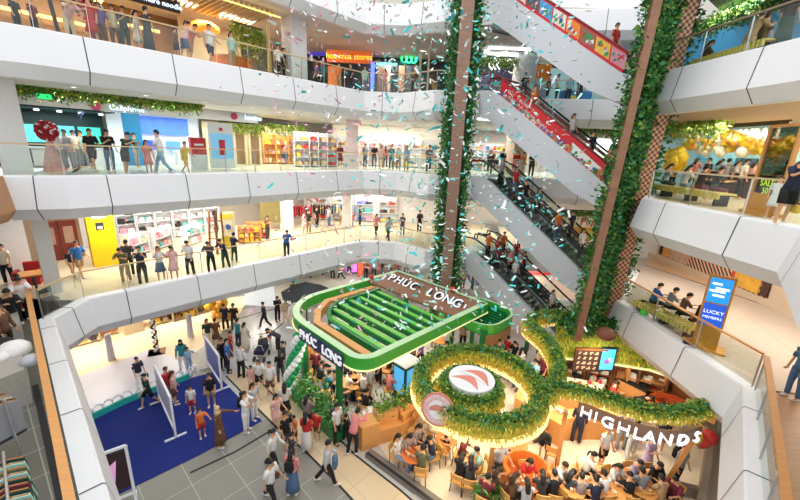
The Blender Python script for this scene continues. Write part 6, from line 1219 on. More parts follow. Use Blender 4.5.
c = bl(8.3, 4.0, 13.75); t = thing('bar_counter', 'curved orange lit cafe counter on the fourth level', 'counter', c); mb = MB(); mb.cyl(c, 1.0, 1.1, 18); mb.build('body', M('orange_counter', srgb('#d9772c'), .5), t); mb = MB(); mb.cyl(c+V((0, 0, 1.1)), 1.05, .05, 18); mb.build('worktop', oak, t)
c = bl(7.2, 4.6, 16.2); mb = MB(); mb.ball(c, .75, 0, 16, (1, 1, .45)); tag(mb.build('pendant_lamp', M('orange_shade', srgb('#e5a040'), emit=.5), None, c, smooth=True), 'wide orange pendant lamp over the fourth level cafe', 'lamp')
garland(7.9, 9.6, 16.4, 3.0, 'bushy yellow green plants hanging beside the orange cafe counter on the fourth level', 1.1, 900, (0, 2, 5, 4, 0))
mb = MB(); mb.box(bl(9.7, 2.6, 13.75), (.14, .14, 3.1), BLZ); tag(mb.build('gold_post', M('pale_gold', srgb('#e3cf9a'), .4), None, bl(9.7, 2.6, 13.75)), 'pale gold post of the fourth level cafe left of the white pillar', 'post')
area('shop_fill', bl(1.5, 5, 16.8), 5, .3, 260, (1, .72, .35), (0, 0, BLZ)); area('shop_fill', bl(8, 4, 16.6), 3, .3, 140, (1, .8, .5), (0, 0, BLZ))  # added golden fill for the restaurant and cafe
# behind the white pillar on level 4
mb = MB(); mb.box((-1.5, 30, 13.75), (14, .1, 3.3)); struct('wall_back', mb, M('dark_teal_wall', srgb('#24343a'), .6))
def bpan(px0, py0, px1, py1, Y, nm, mat, label, cat, t=.1):
    a = ypx(px0, py0, Y); b = ypx(px1, py1, Y); mb = MB(); z0, z1 = min(a.z, b.z), max(a.z, b.z); mb.box(((a.x+b.x)/2, Y, z0), (abs(b.x-a.x), t, z1-z0)); o = mb.build(nm, mat, None, ((a.x+b.x)/2, Y, z0)); tag(o, label, cat); return o, ((a.x+b.x)/2, Y, (z0+z1)/2)
t = thing('shop_sign', 'violet blue shop sign with white graffiti like letters right of the white pillar', 'sign', ypx(317, 45, 29.2)); a, b = ypx(309, 36, 29.2), ypx(326, 56, 29.2)
mb = MB(); mb.box(((a.x+b.x)/2, 29.2, b.z), (b.x-a.x, .1, a.z-b.z)); mb.build('board', M('violet_board', srgb('#4b3fc0'), emit=.5), t); text('lettering', 'JESS', .5, M('print_white'), t, ((a.x+b.x)/2, 29.12, (a.z+b.z)/2-.2), (PI/2, 0, 0), .02)
a, b = ypx(327, 58, 27.2), ypx(372, 59, 27.2); t = thing('band_sign', 'orange sign band with yellow lettering on the fourth level', 'sign', a); mb = MB(); mb.box(((a.x+b.x)/2, 27.2, b.z-.3), (b.x-a.x, .15, .75)); mb.build('band', M('orange_band', srgb('#d9672a'), emit=.3), t); text('lettering', 'hoa mua stores', .5, M('yellow_glow', srgb('#ffd23c'), emit=1.), t, ((a.x+b.x)/2, 27.08, b.z+.06), (PI/2, 0, 0), .02)
for k, (a0, b0, a1, b1, Y, col, lb, em) in enumerate(((327, 46, 348, 56, 29.4, '#2d5f66', 'teal shop window above the orange sign band', .2), (355, 48, 372, 60, 29.4, '#2c6fc8', 'blue picture panel above the right end of the orange sign band', .6), (313, 60, 326, 70, 29.4, '#7a2430', 'dark red shop front below the violet sign', .1), (328, 66, 340, 92, 28.4, '#df7a30', 'orange display block below the orange sign band', .2), (371, 62, 374, 90, 26.5, '#5f7dff', 'slim blue neon post at the end of the orange sign band', 1.5), (376, 62, 397, 70, 29.2, '#4fb0b8', 'teal shop panel left of the green neon sign', .4))):
    bpan(a0, b0, a1, b1, Y, 'wall_display', M('shop_panel_%s' % 'abcdef'[k], srgb(col), .5, emit=em, var=.3), lb, 'panel')
t = thing('neon_sign', 'round green neon sign on the dark shop wall left of the round planted column', 'sign', ypx(409, 59, 29.5)); mb = MB(); p = ypx(409, 59, 29.5)
for dx in (-.35, .0, .35): mb.tube([p+V((dx+.2*math.cos(a), 0, .25*math.sin(a))) for a in [2*PI*k/14 for k in range(15)]], .05, 6)
mb.build('tubes', M('green_neon', srgb('#3cff9a'), emit=3), t)
for k, px in enumerate((419, 427)): p = ypx(px, 92, 26); mb = MB(); mb.box((p.x, 26, 13.75), (.12, .12, 2.9)); tag(mb.build('gold_post', M('pale_gold'), None, (p.x, 26, 13.75)), 'slim gold post left of the round planted column, %s' % ('left one', 'right one')[k], 'post')
for k in range(6): bpan(378+7*k, 66, 383+7*k, 92, 29, 'wall_display', M('goods_'+'abcdef'[k], srgb(('#6b4a3a', '#c9a28e', '#39454c', '#b98a6a', '#57636b', '#8d5240')[k]), .6, var=.4), 'display case in the dark fourth level shop, %s from the neon post' % ('first', 'second', 'third', 'fourth', 'fifth', 'sixth')[k], 'display case', .4)
# right of the round column on level 4: navy shop with chevrons, light rings, greenery
mb = MB(); mb.box((8, 30.5, 13.75), (9, .1, 3.3)); struct('wall_back', mb, M('navy_shop_wall', srgb('#20264a'), .5))
t = thing('neon_sign', 'three white chevrons glowing in the navy shop right of the round planted column', 'sign', ypx(493, 65, 29.6))
for k in range(3): p = ypx(490+4*k, 65, 29.6); mb = MB(); mb.tube([p+V((.18, 0, .3)), p+V((-.12, 0, 0)), p+V((.18, 0, -.3))], .05, 6); mb.build('tubes', M('white_neon', (.9, .95, 1), emit=2.5), t)
for k in range(2):
    c = V((6.4+1.0*k, 26.5+1.6*k, 16.9)); t = thing('ring_light', 'rectangular white light ring on the violet ceiling, %s one' % ('nearer', 'farther')[k], 'lamp', c); mb = MB(); q = [c+V(x) for x in ((-1.3, -.7, 0), (1.3, -.7, 0), (1.3, .7, 0), (-1.3, .7, 0))]
    for i in range(4): mb.bar(q[i], q[(i+1) % 4], .12, .08)
    mb.build('tube', M('white_neon'), t)
mb = MB(); mb.box((7.5, 28.2, 17.0), (6, 4.2, .03)); struct('ceiling', mb, M('violet_ceiling', srgb('#b8a2d8'), .6))
garland(4.6, 8.0, 16.7, 0, 'hanging greenery with fairy lights above the navy shop of the fourth level', .6, 420, (1, 3, 4, 3, 0), lambda s, z: V((s, 27.2+rnd.gauss(0, .15), z)))
bpan(480, 84, 500, 93, 25.5, 'banner', M('lilac_banner', srgb('#cfc8e0'), .6), 'pale lilac banner with dark writing on the railing left of the red escalator banner', 'banner', .05)
text('lettering', 'Autumn', .4, M('navy_print'), bpy.data.objects['banner'], V((ypx(490, 88, 25.44).x, 25.44, ypx(490, 88, 25.44).z)), (PI/2, 0, 0), .01)
p = [ypx(x, y, 27.8) for x, y in ((526, 66), (552, 64), (549, 86), (543, 84))]; mb = MB(); mb.slab(p, .05); tag(mb.build('fabric_hanging', M('bright_orange_fabric', srgb('#f08a22'), .6), None, p[0]), 'bright orange triangular panel in the dark shop behind the topmost escalator', 'panel')
mb = MB(); mb.box((11.5, 29.8, 13.75), (5, .1, 3.2)); struct('wall_back', mb, M('dark_slat_wall', srgb('#2d3440'), .6))
t = thing('stall_table', 'blue covered promotion table on the fourth level behind the escalators', 'table', ypx(577, 97, 25.3)); p = ypx(577, 97, 25.3); mb = MB(); mb.box((p.x, 25.6, 13.75), (1.8, .7, .8)); mb.build('cloth_cover', M('bright_blue_cloth', srgb('#2f86cf')), t); mb = MB(); mb.box((p.x-.3, 25.22, 14.0), (.5, .02, .25)); mb.build('print', M('print_yellow', srgb('#e8d03c')), t)
p = ypx(565, 82, 27); mb = MB(); mb.box((p.x+1.0, 27.6, 13.75), (3.6, .3, 2.5)); tag(mb.build('stall_backdrop', M('pale_teal_backdrop', srgb('#a9d3d3'), emit=.3), None, (p.x+1, 27.6, 13.75)), 'pale teal backdrop of the promotion stall behind the escalators', 'backdrop')
garland(10.5, 16.0, 12.35, 0, 'hanging greenery with fairy lights on the third level right of the red banner', .55, 450, (1, 3, 4, 3, 0), lambda s, z: V((s, 25.2+rnd.gauss(0, .15), z)))
bpan(588, 138, 616, 158, 30, 'picture_lightbox', M('white_panel_light'), 'bright white shop window below the greenery right of the red banner', 'window display')
# cream and orange shop sign seen between the escalators, small red and white shop below
P0_, P1_ = at(565, 240, 4.6), at(604, 226, 6.0)
a, b = ypx(562, 214, 25), ypx(603, 236, 25); t = thing('small_shop', 'cream and orange shop front with red script lettering between the escalators', 'shop front', V(((a.x+b.x)/2, 25, b.z-.6)))
mb = MB(); mb.box(((a.x+b.x)/2, 25, (a.z+b.z)/2-.1), (b.x-a.x+.8, .2, (a.z-b.z)*.6)); mb.build('signboard', M('cream_board', srgb('#e3cfb4'), emit=.15), t); mb = MB(); mb.box(((a.x+b.x)/2, 25.02, b.z-.7), (b.x-a.x+.8, .2, 1.25)); mb.build('orange_panel', M('amber_panel', srgb('#d59a3a'), emit=.1), t)
text('lettering', 'Pino', .75, M('red_script', srgb('#b8202c'), .4), t, V(((a.x+b.x)/2+.4, 24.86, (a.z+b.z)/2+.25)), (PI/2, 0, 0), .02)
garland(a.x-.5, b.x+.5, a.z+.3, 0, 'hanging greenery above the cream and orange shop front', .4, 420, (1, 3, 4, 3, 0), lambda s, z: V((s, 24.8+rnd.gauss(0, .1), z)))
for k in range(2): c = at(555+12*k, 240-2*k, 4.35); c.z = 4.35
a, b = ypx(524, 270, 25), ypx(556, 284, 25); t = thing('small_shop', 'small shop with red top band and white front beside the lowest escalator', 'shop front', V(((a.x+b.x)/2, 25, 0)))
mb = MB(); mb.box(((a.x+b.x)/2+.4, 25, 2.3), (3.4, .3, .9)); mb.build('red_band', M('signal_red', srgb('#d4232c'), emit=.2), t); mb = MB(); mb.box(((a.x+b.x)/2+.8, 25.1, 0), (4.2, .2, 2.3)); mb.build('front_panel', M('peach_front', srgb('#f0d2bd'), emit=.2), t)
mb = MB(); q = V(((a.x+b.x)/2, 24.83, 2.75)); mb.box(q+V((0, 0, -.12)), (.36, .02, .1)); mb.box(q+V((0, 0, -.24)), (.1, .02, .34)); mb.build('emblem', M('print_white'), t)
c = at(560, 300); t = thing('white_bench', 'white curved display bench in front of the small red and white shop', 'bench', c); mb = MB(); mb.lathe(c, [(1.1, 0), (1.15, .45), (1.0, .5)], 18); mb.build('body', white, t)
leafcloud('foliage', [c+V((rnd.gauss(0, .3), rnd.gauss(0, .2), .55+abs(rnd.gauss(0, .15)))) for _ in range(120)], t, .2, .1)
# ---------------- right galleries ----------------
XW = 16.55
def rpan(px0, py0, px1, py1, X, nm, mat, label, cat, t=.1):
    a, b = xpx(px0, py0, X), xpx(px1, py1, X); mb = MB(); z0, z1 = min(a.z, b.z), max(a.z, b.z); c = ((X), (a.y+b.y)/2, z0); mb.box(c, (t, abs(b.y-a.y), z1-z0)); o = mb.build(nm, mat, None, c); tag(o, label, cat); return o
# level 2 right: floor joint, poster wall, bench, totem
t = thing('wall_poster', 'long wall poster with food pictures and black diagonal stripes on the right second level', 'poster', V((16.6, 17, 4.5)))
def poster_mat():
    m = bpy.data.materials.new('stripe_poster'); m.use_nodes = True; nt = m.node_tree; b = nt.nodes['Principled BSDF']; tc = nt.nodes.new('ShaderNodeTexCoord'); mp = nt.nodes.new('ShaderNodeMapping'); mp.inputs['Rotation'].default_value = (math.radians(40), 0, 0)
    w = nt.nodes.new('ShaderNodeTexWave'); w.inputs['Scale'].default_value = 1.6; w.bands_direction = 'Y'; r = nt.nodes.new('ShaderNodeValToRGB'); r.color_ramp.interpolation = 'CONSTANT'; r.color_ramp.elements[0].color = srgb('#2a1c16')+(1,); r.color_ramp.elements[1].position = .5; r.color_ramp.elements[1].color = srgb('#e0b295')+(1,)
    nt.links.new(tc.outputs['Object'], mp.inputs[0]); nt.links.new(mp.outputs[0], w.inputs[0]); nt.links.new(w.outputs['Fac'], r.inputs[0]); nt.links.new(r.outputs[0], b.inputs[0]); return m
def wq(y0, y1, z0, z1, e, nm, m): mb = MB(); mb.prism([(16.62-e, y0), (16.62-e, y1), (16.7-e, y1), (16.7-e, y0)], z0, z1); return mb.build(nm, m, t)
ya_, yb_ = xpx(656, 262, 16.6).y, xpx(770, 287, 16.6).y
wq(yb_, ya_, 4.7, 7.4, 0, 'board', poster_mat())
L_ = ya_-yb_
for f0, f1, c_, z1 in ((.96, .99, '#3a2018', 7.4), (.86, .95, '#e0a04a', 7.4), (.66, .86, '#c9a493', 7.3), (.16, .27, '#c8452e', 6.9), (.06, .24, '#e6a63c', 5.9), (0, .05, '#4a2a20', 7.4)):
    wq(yb_+L_*f0, yb_+L_*f1, 4.75, z1, .03+.02*(z1 < 6), 'food_picture', M('food_'+c_[1:], srgb(c_), .6, var=.45, scale=3))
mb = MB(); mb.prism([(16.9, 23), (17.0, 8), (16.7, 8), (16.62, 23)], 4.35, 7.6); struct('wall_right', mb, M('beige_wall'))
mb = MB(); mb.bar(at(645, 265, '2')+V((0, 0, .004)), at(800, 317, '2')+V((0, 0, .004)), .06, .008); struct('trim_43', mb, joint)
mb = MB(); q = [at(645, 265, '2'), at(800, 317, '2'), at(820, 290, '2'), at(650, 248, '2')]; mb.prism([(p.x, p.y) for p in q], 4.35, 4.356); struct('floor', mb, tile_mat('peach_floor', srgb('#d9b48c'), srgb('#c9a27a'), 3, .3, .3, .03))
mb = MB(); mb.bar(at(770, 391, '2')+V((0, 0, .004)), at(810, 396, '2')+V((0, 0, .004)), .06, .012); struct('trim_44', mb, joint)
def bench(p0, p1, z, label, slat=True):
    t = thing('slatted_bench', label, 'bench', V((p0.x, p0.y, z))); d = (p1-p0); d.z = 0; L = d.length; u_ = d.normalized(); n_ = V((-u_.y, u_.x, 0)); k = 0; s = 0.0; mb = MB()
    while s < L: mb.bar(V((p0.x, p0.y, z+.43))+u_*s-n_*.3, V((p0.x, p0.y, z+.43))+u_*s+n_*.3, .09, .06); mb.bar(V((p0.x, p0.y, z+.25))+u_*s-n_*.3, V((p0.x, p0.y, z+.46))+u_*s-n_*.3, .05, .09, up=u_); s += .15
    mb.build('slats', M('pale_yellow_slats', srgb('#e3cf72'), .5), t); mb = MB()
    for f in (.1, .5, .9): mb.box(V((p0.x, p0.y, z))+u_*L*f, (.12, .45, .4), math.atan2(u_.y, u_.x))
    mb.build('feet', dark, t); return t
bench(at(640, 300, 4.8), at(698, 329, 4.8), 4.35, 'pale yellow slatted bench on the right second level left of the tall screen')
a, b = xpx(660, 196, 11.2), xpx(728, 206, 11.2); bench(a, b, 9.05, 'pale yellow slatted bench behind the third level glass railing')
a, b = xpx(700, 62, 11.0), xpx(776, 44, 11.0); bench(a, b, 13.75, 'pale yellow slatted bench behind the right fourth level railing')
for px, py, nm, lb, c_ in ((641, 311, 'bin_bag', 'small black and green backpack at the end of the second level bench', 'black'),): p = at(px, py, '2'); mb = MB(); mb.ball(p+V((0, 0, .25)), .26, 0, 10); tag(mb.build('backpack', cloth(c_), None, p, smooth=True), lb, 'bag'); 
p = at(643, 316, '2'); mb = MB(); mb.ball(p+V((0, 0, .16)), .15, 0, 10); tag(mb.build('ball', M('neon_green', srgb('#58d43c')), None, p, smooth=True), 'bright green ball beside the black backpack', 'ball')
c = at(703, 347, '2'); fwd = V((-.62, -.78, 0)).normalized(); rz_ = math.atan2(fwd.y, fwd.x)+PI/2; t = thing('screen_totem', 'tall leaning looking totem with blue advertising screen in an orange wooden frame', 'screen', c)
mb = MB(); mb.box(c, (1.15, .7, .06), rz_); mb.build('base_plate', M('amber_wood', srgb('#d4912f'), .5), t); mb = MB(); mb.box(c+V((0, 0, .06)), (.66, .3, .75), rz_); mb.build('pedestal', M('amber_wood'), t); mb = MB(); mb.box(c+V((0, 0, .8)), (.7, .16, 1.8), rz_); mb.build('frame', M('amber_wood'), t)
mb = MB(); mb.box(c+fwd*.08+V((0, 0, 1.68)), (.58, .03, .85), rz_); s1 = mb.build('display', M('bright_blue_display', srgb('#1e8be0'), .3, var=.5, scale=2.5, emit=.8), t); mb = MB(); mb.box(c+fwd*.08+V((0, 0, .85)), (.58, .03, .78), rz_); s2 = mb.build('display', M('royal_blue_display', srgb('#1a55c8'), .3, var=.15, emit=.7), t)
tr_ = (PI/2, 0, rz_)
for tx, z, sz in (('LUCKY', 1.34, .17), ('MEMBERS', 1.14, .12)): text('lettering', tx, sz, M('white_glow', (.95, .95, .95), emit=.8), s2, c+fwd*.1+V((0, 0, z)), tr_, .004)
mb = MB()
for a, z, w in ((-.1, 2.3, .25), (.06, 2.15, .35), (-.05, 2.05, .4), (.0, 1.9, .3)): mb.box(c+fwd*.1+V((math.cos(rz_)*a, math.sin(rz_)*a, z)), (w, .015, .07), rz_)
mb.build('print', M('white_glow'), s1)
# level 3 right: balloon shop
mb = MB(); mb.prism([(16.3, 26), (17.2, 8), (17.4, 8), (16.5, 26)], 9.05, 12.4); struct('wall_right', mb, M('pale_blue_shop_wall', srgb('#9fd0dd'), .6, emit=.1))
rpan(668, 117, 790, 124, 15.2, 'signboard', M('dark_sign_board', srgb('#3a2c22'), .6), 'dark board behind the glowing white shop letters above the balloon arch', 'sign board')
t = thing('shop_sign', 'row of glowing warm white capital letters above the yellow balloons', 'sign', xpx(745, 135, 14.9)); p0_, p1_ = xpx(728, 134, 15.0), xpx(766, 136, 15.0)
text('lettering', 'SNOWBALL', .62, M('warm_white_glow', srgb('#fff0c8'), emit=2.), t, (p0_+p1_)/2, (PI/2, 0, -PI/2), .04)
t = thing('balloon_garland', 'long garland of yellow, orange and white balloons over the dessert shop front', 'balloons', xpx(720, 150, 14.7)); by_, bo_, bw_ = M('yellow_balloon'), M('orange_balloon', srgb('#eda63a'), .3), M('cream_balloon', srgb('#f2e8cc'), .3)
for k in range(95):
    px = rnd.uniform(684, 800); py = 143+(px-690)*.055+rnd.gauss(0, 4.2)+3*math.sin(px*.1); p = xpx(px, py, 14.7+rnd.uniform(-.3, .2)); mb = MB(); mb.ball(p, rnd.uniform(.14, .26), 0, 9); mb.build('balloon', bw_ if py > 149+(px-690)*.055 else rnd.choice((by_, by_, bo_, bw_)), t, smooth=True)
t = thing('balloon_bunch', 'tall bunch of large yellow balloons left of the balloon garland', 'balloons', xpx(676, 160, 13.8))
for k in range(12): p = xpx(674+rnd.gauss(0, 4), 152+k*1.5, 13.9+rnd.uniform(-.3, .3)); mb = MB(); mb.ball(p, rnd.uniform(.22, .36), 0, 10, (1, 1, 1.2)); mb.build('balloon', by_, t, smooth=True)
garland(16.6, 20.0, 12.35, 0, 'bushy yellow green hanging plants left of the dessert shop sign', .7, 700, (0, 2, 5, 4, 0), lambda s, z: V((13.4+rnd.gauss(0, .3), s, z)))
for k, (a0, b0, a1, b1, c_, lb) in enumerate(((700, 150, 708, 160, '#4aa6cc', 'blue picture panel on the dessert shop wall, left'), (737, 158, 755, 170, '#1c5f78', 'dark teal menu panel on the dessert shop wall'), (712, 155, 730, 165, '#7cc0d8', 'light blue picture panel on the dessert shop wall, middle'))): rpan(a0, b0, a1, b1, 16.4, 'wall_menu', M('menu_panel_'+'abc'[k], srgb(c_), .5, var=.3, emit=.3), lb, 'panel')
c = xpx(735, 200, 14.4); t = thing('shop_counter', 'dark shop counter behind the queue at the dessert shop', 'counter', V((14.9, c.y, 9.05))); mb = MB(); mb.box((15.4, c.y, 9.05), (.6, 6, 1.05)); mb.build('body', M('dark_counter', srgb('#4a2c2c')), t); mb = MB(); mb.box((15.4, c.y, 10.1), (.7, 6.1, .05)); mb.build('worktop', M('counter_stone'), t)
fa, fb = at(747, 212, '3'), at(774, 218, '3'); t = thing('notice_stand', 'tall orange wooden frame around a dark glossy notice board beside the third level rail', 'stand', fa); d_ = fb-fa; d_.z = 0; u_ = d_.normalized(); n_ = V((-u_.y, u_.x, 0))
for q in (fa, fb): mb = MB(); mb.bar(q, q+V((0, 0, 2.6)), .08, .1, up=n_); mb.build('upright', oak, t)
mb = MB(); mb.bar(fa+V((0, 0, 2.6)), fb+V((0, 0, 2.6)), .1, .08); mb.build('top_beam', oak, t); mb = MB(); mb.bar(fa+V((0, 0, .05)), fb+V((0, 0, .05)), .5, .1); mb.bar(fa+V((0, 0, .35)), fb+V((0, 0, .35)), .06, .55); mb.build('base', M('amber_wood'), t)
mb = MB(); mb.bar(fa+V((0, 0, 1.6)), fb+V((0, 0, 1.6)), .03, 1.9); mb.build('board', glass_mat('smoked_glass', (.42, .42, .4), .2), t)
for tx, z in (('SALE', .95), ('50', .72)): text('lettering', tx, .26, M('lime_print', srgb('#b8d848'), emit=.5), t, (fa+fb)/2-n_*.06+V((0, 0, z)), face_rot(-n_.x, -n_.y), .004)
area('shop_fill', (15.3, 17, 12.2), .3, 7, 150, (1, .85, .55))  # added warm fill for the balloon shop
# level 4 right: light blue wall, hanging greenery
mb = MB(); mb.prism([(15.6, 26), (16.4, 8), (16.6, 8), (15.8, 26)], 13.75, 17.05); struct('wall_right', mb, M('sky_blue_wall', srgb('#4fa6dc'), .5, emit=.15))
rpan(704, 62, 712, 50, 15.4, 'wall_menu', M('dark_picture', srgb('#40304a'), var=.5, scale=6), 'small dark picture on the light blue wall of the fourth level', 'panel')
garland(13.0, 20.5, 16.9, 0, 'dark hanging greenery with fairy lights above the light blue wall', .6, 650, (4, 3, 2, 1, 0), lambda s, z: V((13.8+rnd.gauss(0, .3), s, z)))
mb = MB(); mb.prism([(10, 15.7), (10.5, 8), (18, 8), (18, 22)], 17.0, 17.05); struct('ceiling', mb, M('dark_slat_ceiling', srgb('#6d6a72')))
# ---------------- stage, carpet and ground shop on the left ----------------
cq = [at(90, 421), at(126, 403), at(189, 379), at(214, 372), at(262, 421), at(200, 455), at(118, 495), at(60, 520), at(40, 460)]
mb = MB(); mb.prism([(p.x, p.y) for p in cq], .008, .02); o = mb.build('carpet', M('royal_blue_carpet', srgb('#15297a'), .95, var=.08, scale=20), None, V((cq[3].x, cq[3].y, 0))); tag(o, 'royal blue carpet spread on the ground floor between the pale stage and the grey tiles', 'carpet')
t = thing('stage', 'low pale stage with teal front edge behind the blue carpet', 'stage', at(120, 403)); sq = [at(76, 428), at(126, 403.5), at(190, 378.5), at(196, 366), at(150, 350), at(60, 385)]
mb = MB(); mb.prism([(p.x, p.y) for p in sq], 0, .06); mb.build('deck', M('pale_lilac_deck', srgb('#d5d3dd'), .35), t); mb = MB()
for a, b in zip(sq[:2], sq[1:3]): mb.bar(a+V((0, -.02, .14)), b+V((0, -.02, .14)), .08, .28)
mb.build('front_edge', M('teal_edge', srgb('#2fb5a6'), .5), t)
for i in range(11):                                                  # low row of see-through white arches along the edge
    f = i/10; p = sq[0].lerp(sq[1], min(1, f*2)) if f < .5 else sq[1].lerp(sq[2], f*2-1); mb = MB(); d_ = (sq[2]-sq[0]).normalized()
    mb.tube([p+V((0, .12, .06))+d_*(.2*math.cos(a))+V((0, 0, .45*math.sin(a))) for a in [PI*k/8 for k in range(9)]], .035, 6); mb.build('white_arch', M('frosted_white', (.85, .87, .92), .3), t)
beige = tile_mat('warm_cream_floor', srgb('#f2dcb4'), srgb('#e6cfa6'), 2.5, BLZ, .3, .02); inlay([at(40, 395), at(78, 388), at(110, 372), at(196, 352), at(235, 322), at(250, 296), at(80, 310), at(-20, 360)], beige, .007)
mb = MB(); mb.bar(at(78, 388)+V((0, 0, .01)), at(110, 369)+V((0, 0, .01)), .1, .02); struct('trim_45', mb, joint)
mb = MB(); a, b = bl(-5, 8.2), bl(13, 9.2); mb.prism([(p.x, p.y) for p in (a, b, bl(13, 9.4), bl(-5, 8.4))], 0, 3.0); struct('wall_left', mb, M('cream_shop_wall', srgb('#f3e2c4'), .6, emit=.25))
for k in range(5):
    px, py = ((84, 344), (104, 336), (165, 322), (185, 318), (205, 312))[k]; p = at(px, py); shelf_unit(0, 0, 0, 1.3, 1.3, 'cream display shelf of golden goods in the beige ground floor shop, %s from the left' % ('first', 'second', 'third', 'fourth', 'fifth')[k], 2, 3, [PROD[6], PROD[3], PROD[8], PROD[4]], M('cream_paint', srgb('#efdcb6'), .6), 'goods in the beige ground floor shop', 'small golden or brown item in the beige ground floor shop', pos=p, rz=BLZ)
c = at(134, 332); t = thing('display_stand', 'white plinth with a red topped sign and dark lettering in the beige shop', 'stand', c); mb = MB(); mb.box(c, (.9, .5, .8), BLZ); mb.build('plinth', M('cream_paint'), t); mb = MB(); mb.box(c+V((0, 0, .85)), (.95, .06, .3), BLZ); mb.build('sign_panel', white, t); mb = MB(); mb.cyl(c+V((0, 0, 1.3)), .5, .1, 18); mb.build('red_top', M('signal_red'), t); mb = MB(); mb.cyl(c+V((0, 0, .8)), .04, .5, 8); mb.build('pole', steel, t)
text('lettering', 'AU', .28, black, t, c+V((0, 0, 1.0))-V((NN.x, NN.y, 0))*.05, NF, .01)
for px, py, lb in ((112, 360, 'white rounded post at the shop front, left one'), (191, 337, 'white rounded post at the shop front, right one')): c = at(px, py); mb = MB(); mb.cyl(c, .16, 1.3, 12, 0, .13); mb.ball(c+V((0, 0, 1.3)), .13, 0, 10); tag(mb.build('bollard', M('lilac_white', srgb('#dcd6de'), .4), None, c), lb, 'post')
c = at(157, 353); t = thing('banner_stand', 'tall black and white spiral stand on a brown wooden base on the pale floor', 'stand', c); mb = MB(); mb.box(c, (.75, .75, .06), .5); mb.build('base', oakd, t); mb = MB(); mb.tube([c+V((.09*math.cos(a), .09*math.sin(a), .06+a*.085)) for a in [k*.5 for k in range(44)]], .05, 6); mb.build('black_spiral', black, t); mb = MB(); mb.tube([c+V((.09*math.cos(a+PI), .09*math.sin(a+PI), .06+a*.085)) for a in [k*.5 for k in range(44)]], .05, 6); mb.build('white_spiral', white, t)
def frame_stand(p0, p1, h, label, pic):
    t = thing('picture_banner', label, 'frame', p0); u_ = (p1-p0).normalized(); n_ = V((-u_.y, u_.x, 0)); w_ = M('white_frame', (.86, .86, .9), .4)
    for q in (p0, p1): mb = MB(); mb.bar(q, q+V((0, 0, h)), .07, .07, up=n_); mb.bar(q-n_*.35+V((0, 0, .04)), q+n_*.35+V((0, 0, .04)), .07, .06); mb.build('upright', w_, t)
    mb = MB(); mb.bar(p0+V((0, 0, h)), p1+V((0, 0, h)), .07, .07); mb.bar(p0+V((0, 0, .3)), p1+V((0, 0, .3)), .06, .06); mb.build('crossbar', w_, t)
    mb = MB(); mb.bar(p0.lerp(p1, .06)+V((0, 0, h*.62)), p0.lerp(p1, .94)+V((0, 0, h*.62)), .03, h*.66); mb.build('banner', pic, t); return t
frame_stand(at(176, 438), at(160, 402), 1.75, 'white framed purple and white picture banner standing on the blue carpet', M('violet_picture', srgb('#d9d5ea'), .5, var=.3, scale=4))
frame_stand(at(222, 390), at(208, 368), 1.7, 'white framed blue violet banner at the far corner of the blue carpet', M('blue_violet_picture', srgb('#6f7bc4'), .5, var=.3, scale=4))
t = frame_stand(at(136, 500), at(108, 512), 2.0, 'white frame with dark pink photo banner at the lower left end of the blue carpet', M('dark_photo', srgb('#3a2228'), .5, var=.3, scale=3))
q0, q1 = at(136, 500), at(108, 512); mb = MB(); u_ = (q1-q0).normalized(); n_ = V((u_.y, -u_.x, 0)); n_ = n_ if n_.y < 0 else -n_
mb.slab([q0.lerp(q1, f)+n_*.03+V((0, 0, z)) for f, z in ((.55, .95), (.75, .9), (.72, 1.5), (.4, 1.65))], .01); mb.build('picture', M('pink_picture', srgb('#e3a6d8'), emit=.0), t)
c = at(217, 318); t = thing('balloon_bunch', 'bunch of yellow balloons at the ground floor shop corner', 'balloons', c); 
for k in range(26): mb = MB(); mb.ball(c+V((rnd.gauss(0, .3), rnd.gauss(0, .25), .22+k*.045)), rnd.uniform(.16, .24), 0, 9); mb.build('balloon', rnd.choice((by_, by_, bo_)), t, smooth=True)
c = at(262, 358); t = thing('stroller', 'dark baby stroller in the group on the pale walkway', 'stroller', c); mb = MB(); mb.box(c+V((0, 0, .4)), (.5, .75, .2)); mb.build('seat', cloth('navy'), t); mb = MB(); mb.ball(c+V((0, .25, .75)), .32, 0, 10, (.8, .9, .8)); mb.build('hood', cloth('dark grey'), t)
for a, b in ((-.25, -.35), (.25, -.35), (-.25, .35), (.25, .35)): mb = MB(); mb.loft([[c+V((a+e, b+.14*math.cos(k*PI/6), .14+.14*math.sin(k*PI/6))) for k in range(12)] for e in (-.03, .03)]); mb.build('wheel', black, t)
mb = MB(); mb.tube([c+V((-.22, -.2, .4)), c+V((-.22, -.5, 1.0)), c+V((.22, -.5, 1.0)), c+V((.22, -.2, .4))], .02, 6); mb.build('handle', steel, t)
# ground floor rear: pale shop windows, dark umbrella like canopy, pink light box, red shop
for a0, b0, a1, b1, Y, c_, em, lb, nm in ((247, 322, 274, 286, 22.6, '#dfe6ee', .5, 'bright white shop window with blue grey print at the end of the walkway', 'lit_display'), (346, 263, 357, 272, 29.5, '#c865c8', .8, 'small magenta light box on the ground floor far wall', 'light_box'), (358, 262, 364, 278, 29, '#c8563c', .2, 'slim orange red panel right of the magenta light box', 'wall_display'), (365, 262, 400, 282, 31, '#b9806c', .1, 'reddish shop front behind the tea stall sign board', 'small_shop'), (402, 262, 432, 280, 31, '#d9cfc6', .1, 'pale shop front left of the round planted column on the ground floor', 'small_shop'), (325, 265, 345, 280, 31, '#c9d6e2', .3, 'pale blue shop front left of the magenta light box', 'small_shop')):
    bpan(a0, b0, a1, b1, Y, nm, M('front_'+c_[1:], srgb(c_), .5, emit=em, var=.25, scale=3), lb, 'shop front')
